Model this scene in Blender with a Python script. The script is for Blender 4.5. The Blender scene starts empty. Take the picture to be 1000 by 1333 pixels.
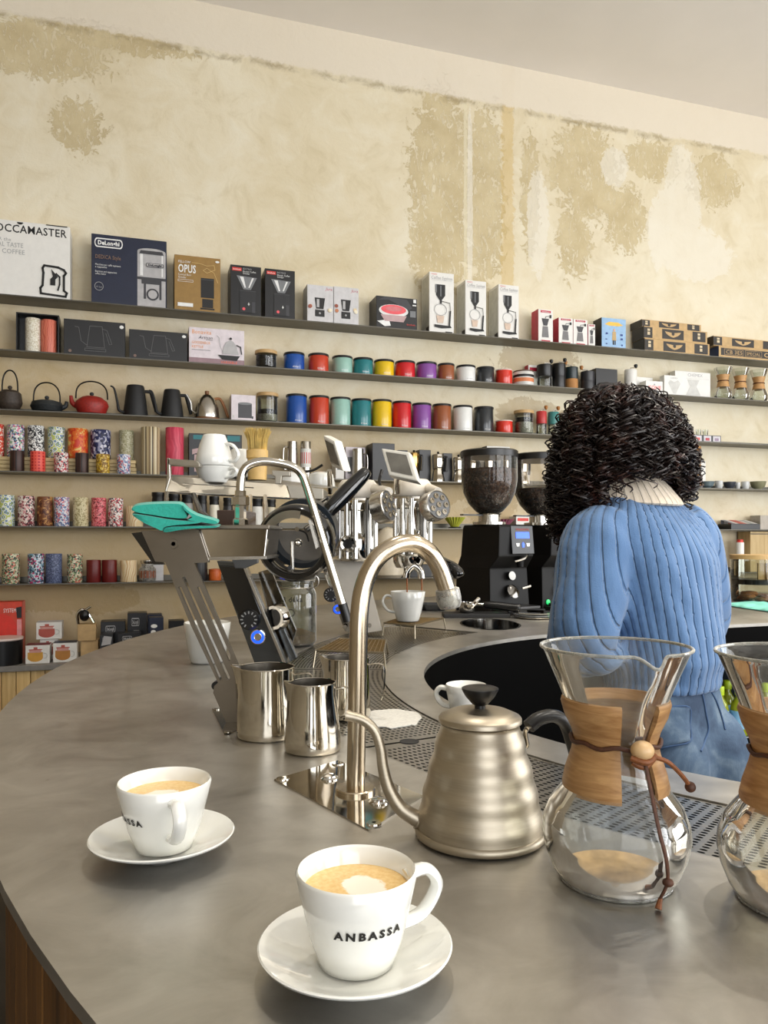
import bpy, bmesh, math, random
from math import sin, cos, pi, radians, atan2, sqrt, hypot
from mathutils import Vector, Matrix, noise

random.seed(7)
C = bpy.context.scene.collection
SC = bpy.context.scene

# ------------------------------------------------------------------ camera
CAMZ = 1.40          # eye height of the phone
HZ = 702.0           # horizon row in the 1000x1333 frame
F = 1000.0           # focal length in pixels
TOP = 1.07           # bar worktop height
cam = bpy.data.cameras.new('camera')
cam.sensor_fit = 'VERTICAL'
cam.sensor_height = 36.0
cam.lens = F / 1333.0 * 36.0
cam.shift_y = (HZ - 666.5) / 1333.0
cam.clip_start = 0.05
co = bpy.data.objects.new('camera', cam)
co.location = (0, 0, CAMZ)
co.rotation_euler = (pi / 2, 0, 0)
C.objects.link(co)
SC.camera = co

# ------------------------------------------------------------------ light
ALPHA = atan2(1000.0, 3157.0)          # the shelf wall turns away to the right
DX, DY = cos(ALPHA), sin(ALPHA)
P0 = (-2.0, 4.0)                       # shelf front edge on the left frame edge
WALLOFF = 0.17
w = bpy.data.worlds.new('world'); SC.world = w
w.use_nodes = True
bg = w.node_tree.nodes['Background']
bg.inputs[0].default_value = (0.80, 0.88, 1.0, 1); bg.inputs[1].default_value = 1.2
SC.view_settings.view_transform = 'Standard'
SC.view_settings.look = 'None'
SC.view_settings.exposure = 0.58
SC.view_settings.gamma = 1.0
SC.view_settings.use_curve_mapping = False
SC.cycles.use_denoising = True
SC.cycles.max_bounces = 10
SC.cycles.transparent_max_bounces = 24
SC.cycles.caustics_reflective = False
SC.cycles.caustics_refractive = False
SC.cycles.sample_clamp_indirect = 6.0

def WU(u, v, z):
    """room coordinates: u along the shelf wall, v out of the shelf front plane towards the camera"""
    return Vector((P0[0] + u * DX + v * DY, P0[1] + u * DY - v * DX, z))

def area(name, loc, target, sx, sy, power, col):
    l = bpy.data.lights.new(name, 'AREA'); l.shape = 'RECTANGLE'; l.size = sx; l.size_y = sy
    l.energy = power; l.color = col
    o = bpy.data.objects.new(name, l); o.location = loc
    o.rotation_euler = (Vector(target) - Vector(loc)).to_track_quat('-Z', 'Y').to_euler()
    C.objects.link(o); return o

U_R, U_L, V_F, CEIL = 7.6, -1.7, 8.2, 4.53
# daylight in the big shop windows: one in the right wall, two in the street wall behind the camera
area('daylight_side', WU(U_R - .06, 4.7, 2.15), WU(0, 3.9, 2.4), 4.4, 3.3, 135, (1.0, .985, .955))
area('daylight_street', WU(4.9, V_F - .06, 2.1), WU(4.6, 0, 3.6), 4.2, 3.2, 175, (1.0, .985, .96))
area('daylight_street', WU(0.6, V_F - .06, 2.1), WU(0.8, 0, 3.6), 3.0, 3.2, 50, (1.0, .985, .96))
for (u, v) in ((1.3, 2.6), (3.1, 2.6), (4.9, 2.6), (2.0, 4.4), (3.6, 4.4)):
    l = bpy.data.lights.new('ceiling_spot', 'SPOT'); l.energy = 60 if u < 2.3 else 175; l.shadow_soft_size = .045
    l.spot_size = radians(95); l.spot_blend = .7; l.color = (1, .93, .82)
    o = bpy.data.objects.new('ceiling_spot', l); o.location = WU(u, v, 4.2)
    o.rotation_euler = (radians(4), 0, 0); C.objects.link(o)

# ------------------------------------------------------------------ helpers: pixel rays
def V(px, py, z):
    return Vector(((px - 500) / F * z, z, CAMZ + (HZ - py) / F * z))
def CT(px, py, h=0.0):
    """point of the worktop (raised by h) seen at this pixel"""
    z = (CAMZ - TOP - h) * F / (py - HZ)
    return Vector(((px - 500) / F * z, z, TOP + h))
def SP(px, off=0.0):
    """(u, depth) on the plane parallel to the wall, off metres behind the shelf fronts"""
    k = (px - 500) / F
    ax, ay = P0[0] - DY * off, P0[1] + DX * off
    # t*k = ax + u*DX ; t = ay + u*DY
    u = (ay * k - ax) / (DX - DY * k)
    return u, ay + u * DY

# ------------------------------------------------------------------ helpers: geometry
class G:
    def __init__(s): s.v = []; s.f = []
    def add(s, vs, fs, M=None):
        b = len(s.v)
        s.v += [tuple(M @ Vector(p)) if M is not None else tuple(p) for p in vs]
        s.f += [tuple(i + b for i in f) for f in fs]; return s
    def box(s, x0, x1, y0, y1, z0, z1, M=None):
        vs = [(x, y, z) for z in (z0, z1) for y in (y0, y1) for x in (x0, x1)]
        return s.add(vs, [(0, 2, 3, 1), (4, 5, 7, 6), (0, 1, 5, 4), (2, 6, 7, 3), (0, 4, 6, 2), (1, 3, 7, 5)], M)
    def lathe(s, prof, n=28, M=None, caps=True):
        vs = []; fs = []; m = len(prof)
        for i in range(n):
            a = 2 * pi * i / n
            for r, z in prof: vs.append((r * cos(a), r * sin(a), z))
        for i in range(n):
            j = (i + 1) % n
            for k in range(m - 1): fs.append((i * m + k, j * m + k, j * m + k + 1, i * m + k + 1))
        if caps:
            if prof[0][0] > 1e-5: fs.append(tuple(i * m for i in range(n - 1, -1, -1)))
            if prof[-1][0] > 1e-5: fs.append(tuple(i * m + m - 1 for i in range(n)))
        return s.add(vs, fs, M)
    def cyl(s, p, q, r0, r1=None, n=20):
        p = Vector(p); q = Vector(q); d = q - p
        M = Matrix.Translation(p) @ d.to_track_quat('Z', 'Y').to_matrix().to_4x4()
        return s.lathe([(r0, 0), (r0 if r1 is None else r1, d.length)], n, M)
    def ball(s, c, r, n=16, sc=(1, 1, 1)):
        prof = [(r * sin(pi * k / 10), -r * cos(pi * k / 10)) for k in range(11)]
        prof[0] = (0, -r); prof[-1] = (0, r)
        return s.lathe(prof, n, Matrix.Translation(c) @ Matrix.Diagonal((*sc, 1)))
    def tube(s, pts, r, n=10, closed=False, caps=True, flat=None):
        pts = [Vector(p) for p in pts]; m = len(pts)
        rs = r if isinstance(r, (list, tuple)) else [r] * m
        up = None; rings = []
        for i in range(m):
            a = pts[i - 1] if (i > 0 or closed) else pts[i]
            b = pts[(i + 1) % m] if (i < m - 1 or closed) else pts[i]
            t = (b - a).normalized() if (b - a).length > 1e-9 else Vector((0, 0, 1))
            if up is None:
                up = t.orthogonal().normalized() if flat is None else Vector(flat)
            up = (up - t * up.dot(t)).normalized(); sd = t.cross(up)
            rr = rs[i]; ra, rb = rr if isinstance(rr, tuple) else (rr, rr)
            rings.append([pts[i] + up * (ra * cos(2 * pi * k / n)) + sd * (rb * sin(2 * pi * k / n)) for k in range(n)])
        vs = [p for R in rings for p in R]; fs = []
        for i in range(m if closed else m - 1):
            j = (i + 1) % m
            for k in range(n):
                l = (k + 1) % n
                fs.append((i * n + k, j * n + k, j * n + l, i * n + l)[::-1])
        if caps and not closed:
            fs.append(tuple(range(n))); fs.append(tuple((m - 1) * n + k for k in range(n - 1, -1, -1)))
        return s.add(vs, fs)
    def prism(s, poly, y0, y1, M=None):
        """outline in (x, z), extruded along y"""
        n = len(poly)
        vs = [(x, y0, z) for x, z in poly] + [(x, y1, z) for x, z in poly]
        fs = [tuple(range(n)), tuple(range(2 * n - 1, n - 1, -1))] + [(i, i + n, (i + 1) % n + n, (i + 1) % n) for i in range(n)]
        return s.add(vs, fs, M)
    def plate(s, pts, d):
        """list of 3-D points of a flat outline, extruded by vector d"""
        n = len(pts); d = Vector(d)
        vs = [Vector(p) for p in pts] + [Vector(p) + d for p in pts]
        fs = [tuple(range(n)), tuple(range(2 * n - 1, n - 1, -1))] + [(i, i + n, (i + 1) % n + n, (i + 1) % n) for i in range(n)]
        return s.add(vs, fs)
    def loft(s, rings, caps=True):
        n = len(rings[0]); vs = [p for R in rings for p in R]; fs = []
        for i in range(len(rings) - 1):
            for k in range(n):
                l = (k + 1) % n; fs.append((i * n + k, i * n + l, (i + 1) * n + l, (i + 1) * n + k))
        if caps:
            fs.append(tuple(range(n - 1, -1, -1))); fs.append(tuple((len(rings) - 1) * n + k for k in range(n)))
        return s.add(vs, fs)
    def quads(s, lst):
        for q in lst: s.add(q, [tuple(range(len(q)))])
        return s

def spline(pts, n=8, closed=False):
    """Catmull-Rom through points"""
    P = [Vector(p) for p in pts]; out = []; m = len(P)
    for i in range(m if closed else m - 1):
        g = lambda k: P[k % m] if closed else P[max(0, min(m - 1, k))]
        a, b, c, d = g(i - 1), g(i), g(i + 1), g(i + 2)
        for k in range(n):
            t = k / n
            out.append(.5 * (2 * b + (c - a) * t + (2 * a - 5 * b + 4 * c - d) * t * t + (3 * b - a - 3 * c + d) * t ** 3))
    if not closed: out.append(P[-1])
    return out

def fixn(me):
    bm = bmesh.new(); bm.from_mesh(me); bmesh.ops.recalc_face_normals(bm, faces=bm.faces); bm.to_mesh(me); bm.free()

def obj(name, g, m, parent=None, loc=(0, 0, 0), rz=0.0, smooth=40, bevel=0.0, seg=2, rot=None, fix=True):
    me = bpy.data.meshes.new(name)
    me.from_pydata([tuple(p) for p in g.v], [], g.f)
    if bevel or fix:
        bm = bmesh.new(); bm.from_mesh(me)
        bmesh.ops.remove_doubles(bm, verts=bm.verts, dist=1e-6)
        bmesh.ops.recalc_face_normals(bm, faces=bm.faces)
        if bevel:
            es = [e for e in bm.edges if len(e.link_faces) == 2 and e.calc_face_angle(0) > radians(40)]
            bmesh.ops.bevel(bm, geom=es, offset=bevel, segments=seg, affect='EDGES', profile=.6, clamp_overlap=True)
        bm.to_mesh(me); bm.free()
    if smooth:
        me.shade_smooth(); me.set_sharp_from_angle(angle=radians(smooth))
    me.materials.append(m)
    o = bpy.data.objects.new(name, me); C.objects.link(o)
    o.location = loc; o.rotation_euler = rot if rot else (0, 0, rz)
    if parent: o.parent = parent
    return o

def tag(o, label, cat, group=None):
    o['label'] = label; o['category'] = cat
    if group: o['group'] = group
    return o
def thing(name, label, cat, loc=(0, 0, 0), rz=0.0, group=None):
    o = bpy.data.objects.new(name, None); C.objects.link(o)
    o.empty_display_size = .05
    o.location = loc; o.rotation_euler = (0, 0, rz)
    return tag(o, label, cat, group)
def struct(o): o['kind'] = 'structure'; return o
def stuff(o): o['kind'] = 'stuff'; return o
def dup(root, loc, rz=None, label=None, scale=None):
    def cp(o, par):
        c = o.copy(); C.objects.link(c); c.parent = par
        for ch in list(o.children): cp(ch, c)
        return c
    r = cp(root, None); r.location = loc
    if rz is not None: r.rotation_euler = (0, 0, rz)
    if label: r['label'] = label
    if scale: r.scale = scale if isinstance(scale, tuple) else (scale,) * 3
    return r

# ------------------------------------------------------------------ helpers: materials
def lin(c):
    f = lambda x: (x / 255 / 12.92) if x <= 10.3 else ((x / 255 + .055) / 1.055) ** 2.4
    return (f(c[0]), f(c[1]), f(c[2]), 1)
MATS = {}
class NT:
    def __init__(s, name):
        s.m = bpy.data.materials.new(name); s.m.use_nodes = True
        s.t = s.m.node_tree; s.b = s.t.nodes['Principled BSDF']; s.out = s.t.nodes['Material Output']
    def n(s, kind, **kw):
        d = s.t.nodes.new(kind)
        for k, v in kw.items(): setattr(d, k, v)
        return d
    def l(s, a, b): s.t.links.new(a, b)
    def coord(s, kind='Object'): return s.n('ShaderNodeTexCoord').outputs[kind]
    def noise(s, vec, scale, detail=4, rough=.55, dist=0):
        d = s.n('ShaderNodeTexNoise'); d.inputs['Scale'].default_value = scale; d.inputs['Detail'].default_value = detail
        d.inputs['Roughness'].default_value = rough; d.inputs['Distortion'].default_value = dist
        if vec is not None: s.l(vec, d.inputs['Vector'])
        return d.outputs['Fac']
    def math(s, op, a, b=None, c=None, clamp=False):
        d = s.n('ShaderNodeMath', operation=op); d.use_clamp = clamp
        for i, x in enumerate((a, b, c)):
            if x is None: continue
            if isinstance(x, (int, float)): d.inputs[i].default_value = x
            else: s.l(x, d.inputs[i])
        return d.outputs[0]
    def vmath(s, op, a, b):
        d = s.n('ShaderNodeVectorMath', operation=op)
        for i, x in enumerate((a, b)):
            if x is None: continue
            if isinstance(x, tuple): d.inputs[i].default_value = x
            else: s.l(x, d.inputs[i])
        return d.outputs['Value'] if op in ('LENGTH', 'DOT_PRODUCT') else d.outputs[0]
    def ramp(s, fac, stops, interp='LINEAR'):
        d = s.n('ShaderNodeValToRGB'); d.color_ramp.interpolation = interp
        e = d.color_ramp.elements
        while len(e) < len(stops): e.new(.5)
        for i, (p, c) in enumerate(stops):
            e[i].position = p; e[i].color = c if len(c) == 4 else lin(c)
        s.l(fac, d.inputs[0]); return d.outputs[0]
    def mix(s, fac, a, b):
        d = s.n('ShaderNodeMix', data_type='RGBA')
        for sock, x in ((d.inputs[0], fac), (d.inputs[6], a), (d.inputs[7], b)):
            if isinstance(x, (int, float)): sock.default_value = x
            elif isinstance(x, tuple): sock.default_value = x if len(x) == 4 else lin(x)
            else: s.l(x, sock)
        return d.outputs[2]
    def bump(s, h, strength=.3, dist=.01):
        d = s.n('ShaderNodeBump'); d.inputs['Strength'].default_value = strength; d.inputs['Distance'].default_value = dist
        s.l(h, d.inputs['Height']); s.l(d.outputs[0], s.b.inputs['Normal']); return d

def mat(name, col, rough=.5, metal=0.0, var=.05, scale=30, bump=0.0, spec=.5, coat=0.0, emit=0.0, stretch=None, sheen=0.0):
    if name in MATS: return MATS[name]
    t = NT(name); b = t.b
    vec = t.coord()
    if stretch: vec = t.vmath('MULTIPLY', vec, stretch)
    nz = t.noise(vec, scale)
    c = lin(col)
    lo = tuple(x * (1 - var * 2) for x in c[:3]) + (1,); hi = tuple(min(1, x * (1 + var * 2)) for x in c[:3]) + (1,)
    t.l(t.ramp(nz, [(.3, lo), (.7, hi)]), b.inputs['Base Color'])
    b.inputs['Roughness'].default_value = rough; b.inputs['Metallic'].default_value = metal
    b.inputs['Specular IOR Level'].default_value = spec; b.inputs['Coat Weight'].default_value = coat
    if metal and var:
        t.l(t.math('MULTIPLY_ADD', nz, rough * .5, rough * .75), b.inputs['Roughness'])
    if sheen: b.inputs['Sheen Weight'].default_value = sheen
    if bump: t.bump(nz, bump, .004)
    if emit:
        b.inputs['Emission Color'].default_value = c; b.inputs['Emission Strength'].default_value = emit
    MATS[name] = t.m; return t.m

def pattern(name, cols, kind='speckle', scale=60, rough=.45):
    if name in MATS: return MATS[name]
    t = NT(name); vec = t.coord(); n = len(cols)
    if kind == 'speckle':
        d = t.n('ShaderNodeTexVoronoi'); d.inputs['Scale'].default_value = scale; t.l(vec, d.inputs['Vector'])
        s = t.n('ShaderNodeSeparateColor'); t.l(d.outputs['Color'], s.inputs[0]); fac = s.outputs[0]
        col = t.ramp(fac, [(i / n, c) for i, c in enumerate(cols)], 'CONSTANT')
    elif kind == 'flower':
        d = t.n('ShaderNodeTexVoronoi'); d.inputs['Scale'].default_value = scale; t.l(vec, d.inputs['Vector'])
        fac = t.math('MULTIPLY', d.outputs['Distance'], 1.3)
        col = t.ramp(fac, [(i / n, c) for i, c in enumerate(cols)], 'CONSTANT')
    elif kind == 'cloud':
        col = t.ramp(t.noise(vec, scale, 3, .6, .8), [(.3 + .4 * i / max(1, n - 1), c) for i, c in enumerate(cols)], 'CONSTANT')
    elif kind == 'dots':
        d = t.n('ShaderNodeTexVoronoi'); d.inputs['Scale'].default_value = scale; d.inputs['Randomness'].default_value = 0
        t.l(vec, d.inputs['Vector'])
        col = t.ramp(d.outputs['Distance'], [(0, cols[0]), (.36, cols[1])], 'CONSTANT')
    elif kind == 'stripe':
        s = t.n('ShaderNodeSeparateXYZ'); t.l(vec, s.inputs[0])
        a = t.math('ARCTAN2', s.outputs[1], s.outputs[0])
        f = t.math('FRACT', t.math('MULTIPLY', a, scale))
        wn = t.n('ShaderNodeTexWhiteNoise', noise_dimensions='1D'); t.l(t.math('FLOOR', t.math('MULTIPLY', a, scale)), wn.inputs['W'])
        col = t.ramp(wn.outputs['Value'], [(i / n, c) for i, c in enumerate(cols)], 'CONSTANT')
    elif kind == 'swirl':
        d = t.n('ShaderNodeTexWave'); d.inputs['Scale'].default_value = scale; d.inputs['Distortion'].default_value = 6
        d.inputs['Detail'].default_value = 2; t.l(vec, d.inputs['Vector'])
        col = t.ramp(d.outputs['Fac'], [(i / max(1, n - 1), c) for i, c in enumerate(cols)])
    t.l(col, t.b.inputs['Base Color']); t.b.inputs['Roughness'].default_value = rough
    MATS[name] = t.m; return t.m

def glass(name, tint=(245, 248, 245), gloss=1.0, rough=.02, haze=0.0, ior=1.45):
    """thin wall of glass: see-through with a Fresnel reflection, a little smudged"""
    if name in MATS: return MATS[name]
    t = NT(name)
    tr = t.n('ShaderNodeBsdfTransparent'); tr.inputs[0].default_value = lin(tint)
    gl = t.n('ShaderNodeBsdfGlossy'); gl.inputs['Roughness'].default_value = rough
    fr = t.n('ShaderNodeFresnel'); fr.inputs['IOR'].default_value = ior
    fac = t.math('MULTIPLY', fr.outputs[0], gloss, clamp=True)
    mx = t.n('ShaderNodeMixShader'); t.l(fac, mx.inputs[0]); t.l(tr.outputs[0], mx.inputs[1]); t.l(gl.outputs[0], mx.inputs[2])
    last = mx.outputs[0]
    lw = t.n('ShaderNodeLayerWeight'); lw.inputs[0].default_value = .5
    wd = t.n('ShaderNodeBsdfDiffuse'); wd.inputs[0].default_value = lin((236, 236, 230))  # white painted in at grazing angles for the light that glass edges gather
    me_ = t.n('ShaderNodeMixShader'); t.l(t.math('MULTIPLY', t.math('POWER', lw.outputs['Facing'], 5.0), .55), me_.inputs[0]); t.l(last, me_.inputs[1]); t.l(wd.outputs[0], me_.inputs[2]); last = me_.outputs[0]
    if haze:
        df = t.n('ShaderNodeBsdfDiffuse'); df.inputs[0].default_value = lin((225, 222, 212))
        nz = t.noise(t.coord(), 45, 6, .7)
        m2 = t.n('ShaderNodeMixShader'); t.l(t.math('MULTIPLY', t.math('POWER', nz, 2.0), haze * 3), m2.inputs[0])
        t.l(last, m2.inputs[1]); t.l(df.outputs[0], m2.inputs[2]); last = m2.outputs[0]
    t.l(last, t.out.inputs['Surface'])
    MATS[name] = t.m; return t.m

def brushed(name, col, rough=.28, var=.12, stretch=(1, 1, 1), scale=60, bump=.02, aniso=0.0):
    if name in MATS: return MATS[name]
    t = NT(name); vec = t.vmath('MULTIPLY', t.coord(), stretch)
    nz = t.noise(vec, scale, 5, .6); n2 = t.noise(t.coord(), 3.5, 5, .6, .6)
    c = lin(col); lo = tuple(x * (1 - var) for x in c[:3]) + (1,); hi = tuple(min(1, x * (1 + var)) for x in c[:3]) + (1,)
    f = t.math('MULTIPLY_ADD', n2, .5, t.math('MULTIPLY', nz, .5))
    t.l(t.ramp(f, [(.3, lo), (.7, hi)]), t.b.inputs['Base Color'])
    t.b.inputs['Metallic'].default_value = 1.0
    t.l(t.math('MULTIPLY_ADD', f, rough * .9, rough * .55), t.b.inputs['Roughness'])
    if bump: t.bump(nz, bump, .002)
    MATS[name] = t.m; return t.m

def woodmat(name, dark, light, stretch=(14, 14, 1.2), rough=.55, scale=3.0, bump=.12):
    if name in MATS: return MATS[name]
    t = NT(name); oi = t.n('ShaderNodeObjectInfo')
    off = t.n('ShaderNodeCombineXYZ')
    for i in range(3): t.l(t.math('MULTIPLY', oi.outputs['Random'], 17.0 + 5 * i), off.inputs[i])
    vec = t.vmath('MULTIPLY', t.vmath('ADD', t.coord(), off.outputs[0]), stretch)
    nz = t.noise(vec, scale, 6, .62, 1.2)
    col = t.ramp(nz, [(.28, dark), (.72, light)])
    v = t.n('ShaderNodeHueSaturation'); t.l(col, v.inputs['Color'])
    t.l(t.math('MULTIPLY_ADD', oi.outputs['Random'], .3, .85), v.inputs['Value'])
    t.l(v.outputs[0], t.b.inputs['Base Color']); t.b.inputs['Roughness'].default_value = rough
    t.bump(nz, bump, .003)
    MATS[name] = t.m; return t.m

TXT = {}
def text(s, size, m, parent, loc, rot=(pi / 2, 0, 0), align='LEFT', name='lettering', bold=0.0, xs=1.0, shear=0.0, space=1.06):
    cu = bpy.data.curves.new(name, 'FONT'); cu.body = s; cu.size = size; cu.align_x = align; cu.resolution_u = 2
    cu.offset = bold; cu.shear = shear; cu.space_character = space
    to = bpy.data.objects.new('tmp', cu)
    me = bpy.data.meshes.new_from_object(to); bpy.data.objects.remove(to); bpy.data.curves.remove(cu)
    me.materials.clear(); me.materials.append(m)
    o = bpy.data.objects.new(name, me); C.objects.link(o)
    o.location = loc; o.rotation_euler = rot; o.scale = (xs, 1, 1)
    if parent: o.parent = parent
    return o

STEEL = brushed('stainless_steel', (190, 186, 178), .22, stretch=(40, 40, 1.5))
CHROME = mat('chrome', (215, 213, 208), .05, 1.0, var=.02)
DCHROME = mat('dark_chrome', (120, 118, 114), .12, 1.0, var=.1, scale=9)
POLISH = mat('polished_steel', (205, 200, 190), .09, 1.0, var=.06, scale=12)
SHEET = brushed('brushed_sheet', (168, 162, 150), .34, stretch=(1, 1, 30))
BLACKP = mat('black_plastic', (14, 14, 15), .35, var=.1)
BLACKM = mat('matte_black', (20, 20, 21), .6, var=.1)
WHITEC = mat('white_ceramic', (236, 236, 230), .12, var=.01, coat=.6)
WHITEP = mat('white_card', (232, 230, 224), .5, var=.015)
INK = mat('black_ink', (16, 15, 15), .5)
WINK = mat('white_ink', (235, 235, 232), .5)
GINK = mat('grey_ink', (165, 165, 165), .5)
RINK = mat('red_ink', (214, 60, 50), .5)
# ================================================================== THE SETTING
def wallU(px): return SP(px, WALLOFF)[0]
def wallH(px, py): return CAMZ + (HZ - py) / F * SP(px, WALLOFF)[1]

def plaster_wall():
    t = NT('old_plaster'); vec = t.coord(); sp = t.n('ShaderNodeSeparateXYZ'); t.l(vec, sp.inputs[0])
    X, Z = sp.outputs[0], sp.outputs[2]
    nb = t.noise(vec, 1.1, 5, .6, .5); nm = t.noise(vec, 5.5, 6, .65, .7); nf = t.noise(vec, 28, 5, .7); nj = t.noise(vec, 14, 6, .72, 1.2)
    base = t.ramp(nb, [(.25, (208, 193, 158)), (.45, (222, 210, 181)), (.62, (230, 221, 197)), (.8, (216, 203, 171))])
    base = t.mix(t.math('MULTIPLY', t.ramp(nm, [(.5, (0, 0, 0)), (.72, (255, 255, 255))]), .38), base, (236, 231, 214))
    base = t.mix(t.math('MULTIPLY', t.ramp(nm, [(.3, (255, 255, 255)), (.46, (0, 0, 0))]), .3), base, (188, 170, 126))
    def patch(lst, k=1.0):
        acc = None
        for px, py, a, b in lst:
            u0, z0 = wallU(px), wallH(px, py); s = SP(px, WALLOFF)[1] / F
            d = t.vmath('LENGTH', t.vmath('MULTIPLY', t.vmath('SUBTRACT', vec, (u0, 0, z0)), (1 / (a * s), 0, 1 / (b * s))), None)
            m = t.math('SUBTRACT', 1.0, d)
            acc = m if acc is None else t.math('MAXIMUM', acc, m)
        f = t.math('ADD', acc, t.math('MULTIPLY', t.math('SUBTRACT', nj, .5), k * 2.2))
        f = t.math('ADD', f, t.math('MULTIPLY', t.math('SUBTRACT', nf, .5), k * .8))
        return t.math('SMOOTHSTEP', f, .0, .05) if False else t.ramp(f, [(.0, (0, 0, 0)), (.04, (255, 255, 255))])
    bare = patch([(30, 62, 105, 36), (150, 52, 90, 16), (102, 165, 33, 34), (572, 235, 44, 118), (572, 320, 40, 70), (632, 262, 28, 118),
                  (762, 225, 52, 62), (815, 285, 34, 42), (748, 318, 26, 46), (930, 235, 40, 34), (850, 210, 40, 26), (690, 250, 14, 80)])
    fleck = t.ramp(t.noise(t.vmath('MULTIPLY', vec, (1.6, 1, .7)), 26, 5, .7, .8), [(.55, (0, 0, 0)), (.6, (255, 255, 255))])
    bare = t.math('MULTIPLY', bare, t.math('SUBTRACT', 1.0, t.math('MULTIPLY', fleck, .75)))
    barec = t.ramp(t.noise(vec, 7, 5, .6), [(.35, (194, 177, 138)), (.65, (209, 194, 157))])
    col = t.mix(t.math('MULTIPLY', bare, .95), base, barec)
    fill = patch([(800, 218, 20, 26), (888, 262, 30, 70), (905, 330, 60, 36), (860, 300, 20, 50), (700, 290, 16, 70), (612, 270, 4, 140)], .5)
    col = t.mix(t.math('MULTIPLY', fill, .6), col, (232, 226, 211))
    low = patch([(700, 470, 60, 26), (690, 540, 50, 22), (40, 775, 110, 22), (640, 650, 40, 40), (560, 640, 60, 18), (120, 780, 60, 20)], .6)
    col = t.mix(t.math('MULTIPLY', low, .45), col, (160, 135, 92))
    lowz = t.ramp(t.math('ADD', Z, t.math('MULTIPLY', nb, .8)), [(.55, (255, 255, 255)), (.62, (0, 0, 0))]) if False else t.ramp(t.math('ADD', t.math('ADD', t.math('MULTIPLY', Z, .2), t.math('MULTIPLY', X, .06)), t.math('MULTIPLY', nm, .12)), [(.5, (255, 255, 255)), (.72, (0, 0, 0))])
    col = t.mix(t.math('MULTIPLY', lowz, .55), col, (190, 158, 106))  # brown staining low on the left, with warm shade painted into the same tint
    # plastered-over cable chase and the stained edge of the chimney breast
    u1, u2 = wallU(606), wallU(661)
    def strip(u0, hw, k):
        d = t.math('ABSOLUTE', t.math('SUBTRACT', t.math('ADD', X, t.math('MULTIPLY', t.math('SUBTRACT', nj, .5), k)), u0))
        return t.ramp(t.math('DIVIDE', d, hw), [(.75, (255, 255, 255)), (1, (0, 0, 0))])
    up = t.ramp(t.math('MULTIPLY', Z, .2), [(.53, (0, 0, 0)), (.56, (255, 255, 255))])
    col = t.mix(t.math('MULTIPLY', t.math('MULTIPLY', strip(u2, .05, .12), up), .55), col, (206, 178, 116))
    col = t.mix(t.math('MULTIPLY', t.math('MULTIPLY', strip(u1, .012, .02), up), .8), col, (224, 214, 184))
    # smoother repaired band right under the ceiling
    zb = t.math('ADD', Z, t.math('MULTIPLY', t.math('SUBTRACT', nj, .5), .08))
    bt = t.math('SUBTRACT', zb, 4.25)
    band = t.ramp(bt, [(.0, (0, 0, 0)), (.015, (255, 255, 255))])
    col = t.mix(t.math('MULTIPLY', band, .9), col, (226, 216, 198))
    edge = t.ramp(t.math('ABSOLUTE', t.math('ADD', bt, .012)), [(.0, (255, 255, 255)), (.03, (0, 0, 0))])
    col = t.mix(t.math('MULTIPLY', t.math('MULTIPLY', edge, t.ramp(nm, [(.42, (0, 0, 0)), (.56, (255, 255, 255))])), .75), col, (158, 142, 110))
    t.l(col, t.b.inputs['Base Color']); t.b.inputs['Roughness'].default_value = .85
    t.b.inputs['Specular IOR Level'].default_value = .2
    hgt = t.math('ADD', t.math('MULTIPLY', nm, .9), t.math('MULTIPLY', nf, .35))
    hgt = t.math('SUBTRACT', hgt, t.math('MULTIPLY', bare, .5))
    t.bump(hgt, .45, .014)
    return t.m
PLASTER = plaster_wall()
CEILM = mat('ceiling_paint', (243, 237, 229), .8, var=.02, scale=1.2, bump=.05)
PAINT = mat('side_wall_paint', (150, 138, 116), .8, var=.04, scale=2)
FLOORM = mat('concrete_floor', (56, 52, 48), .55, var=.15, scale=4)

def room_box(name, u0, u1, v0, v1, z0, z1, m, kind=True):
    g = G().box(u0, u1, -v1, -v0, z0, z1)
    o = obj(name, g, m, loc=(P0[0], P0[1], 0), rz=ALPHA, smooth=0)
    return struct(o)
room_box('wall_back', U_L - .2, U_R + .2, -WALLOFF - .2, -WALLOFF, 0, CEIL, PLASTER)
room_box('ceiling', U_L - .2, U_R + .2, -WALLOFF - .2, V_F + .2, CEIL, CEIL + .15, CEILM)
room_box('floor', U_L - .2, U_R + .2, -WALLOFF - .2, V_F + .2, -.1, 0, FLOORM)
room_box('wall_left', U_L - .2, U_L, -WALLOFF, V_F, 0, CEIL, PAINT)
# right wall and street wall stand round their shop windows
def holed(name, along_v, pos, a0, a1, wins):
    g = G(); t0, t1 = (pos, pos + .2)
    def bx(x0, x1, z0, z1):
        if along_v: g.box(t0, t1, -x1, -x0, z0, z1)
        else: g.box(x0, x1, -t1, -t0, z0, z1)
    x = a0
    for (w0, w1, z0, z1) in wins:
        bx(x, w0, 0, CEIL); bx(w0, w1, 0, z0); bx(w0, w1, z1, CEIL); x = w1
    bx(x, a1, 0, CEIL)
    struct(obj(name, g, PAINT, loc=(P0[0], P0[1], 0), rz=ALPHA, smooth=0))
holed('wall_right', True, U_R, -WALLOFF, V_F, [(2.5, 6.9, .5, 3.8)])
holed('wall_front', False, V_F, U_L, U_R, [(-.9, 2.1, .5, 3.7), (2.8, 7.0, .5, 3.7)])
FRAMEM = mat('dark_window_frame', (40, 40, 42), .4)
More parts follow.
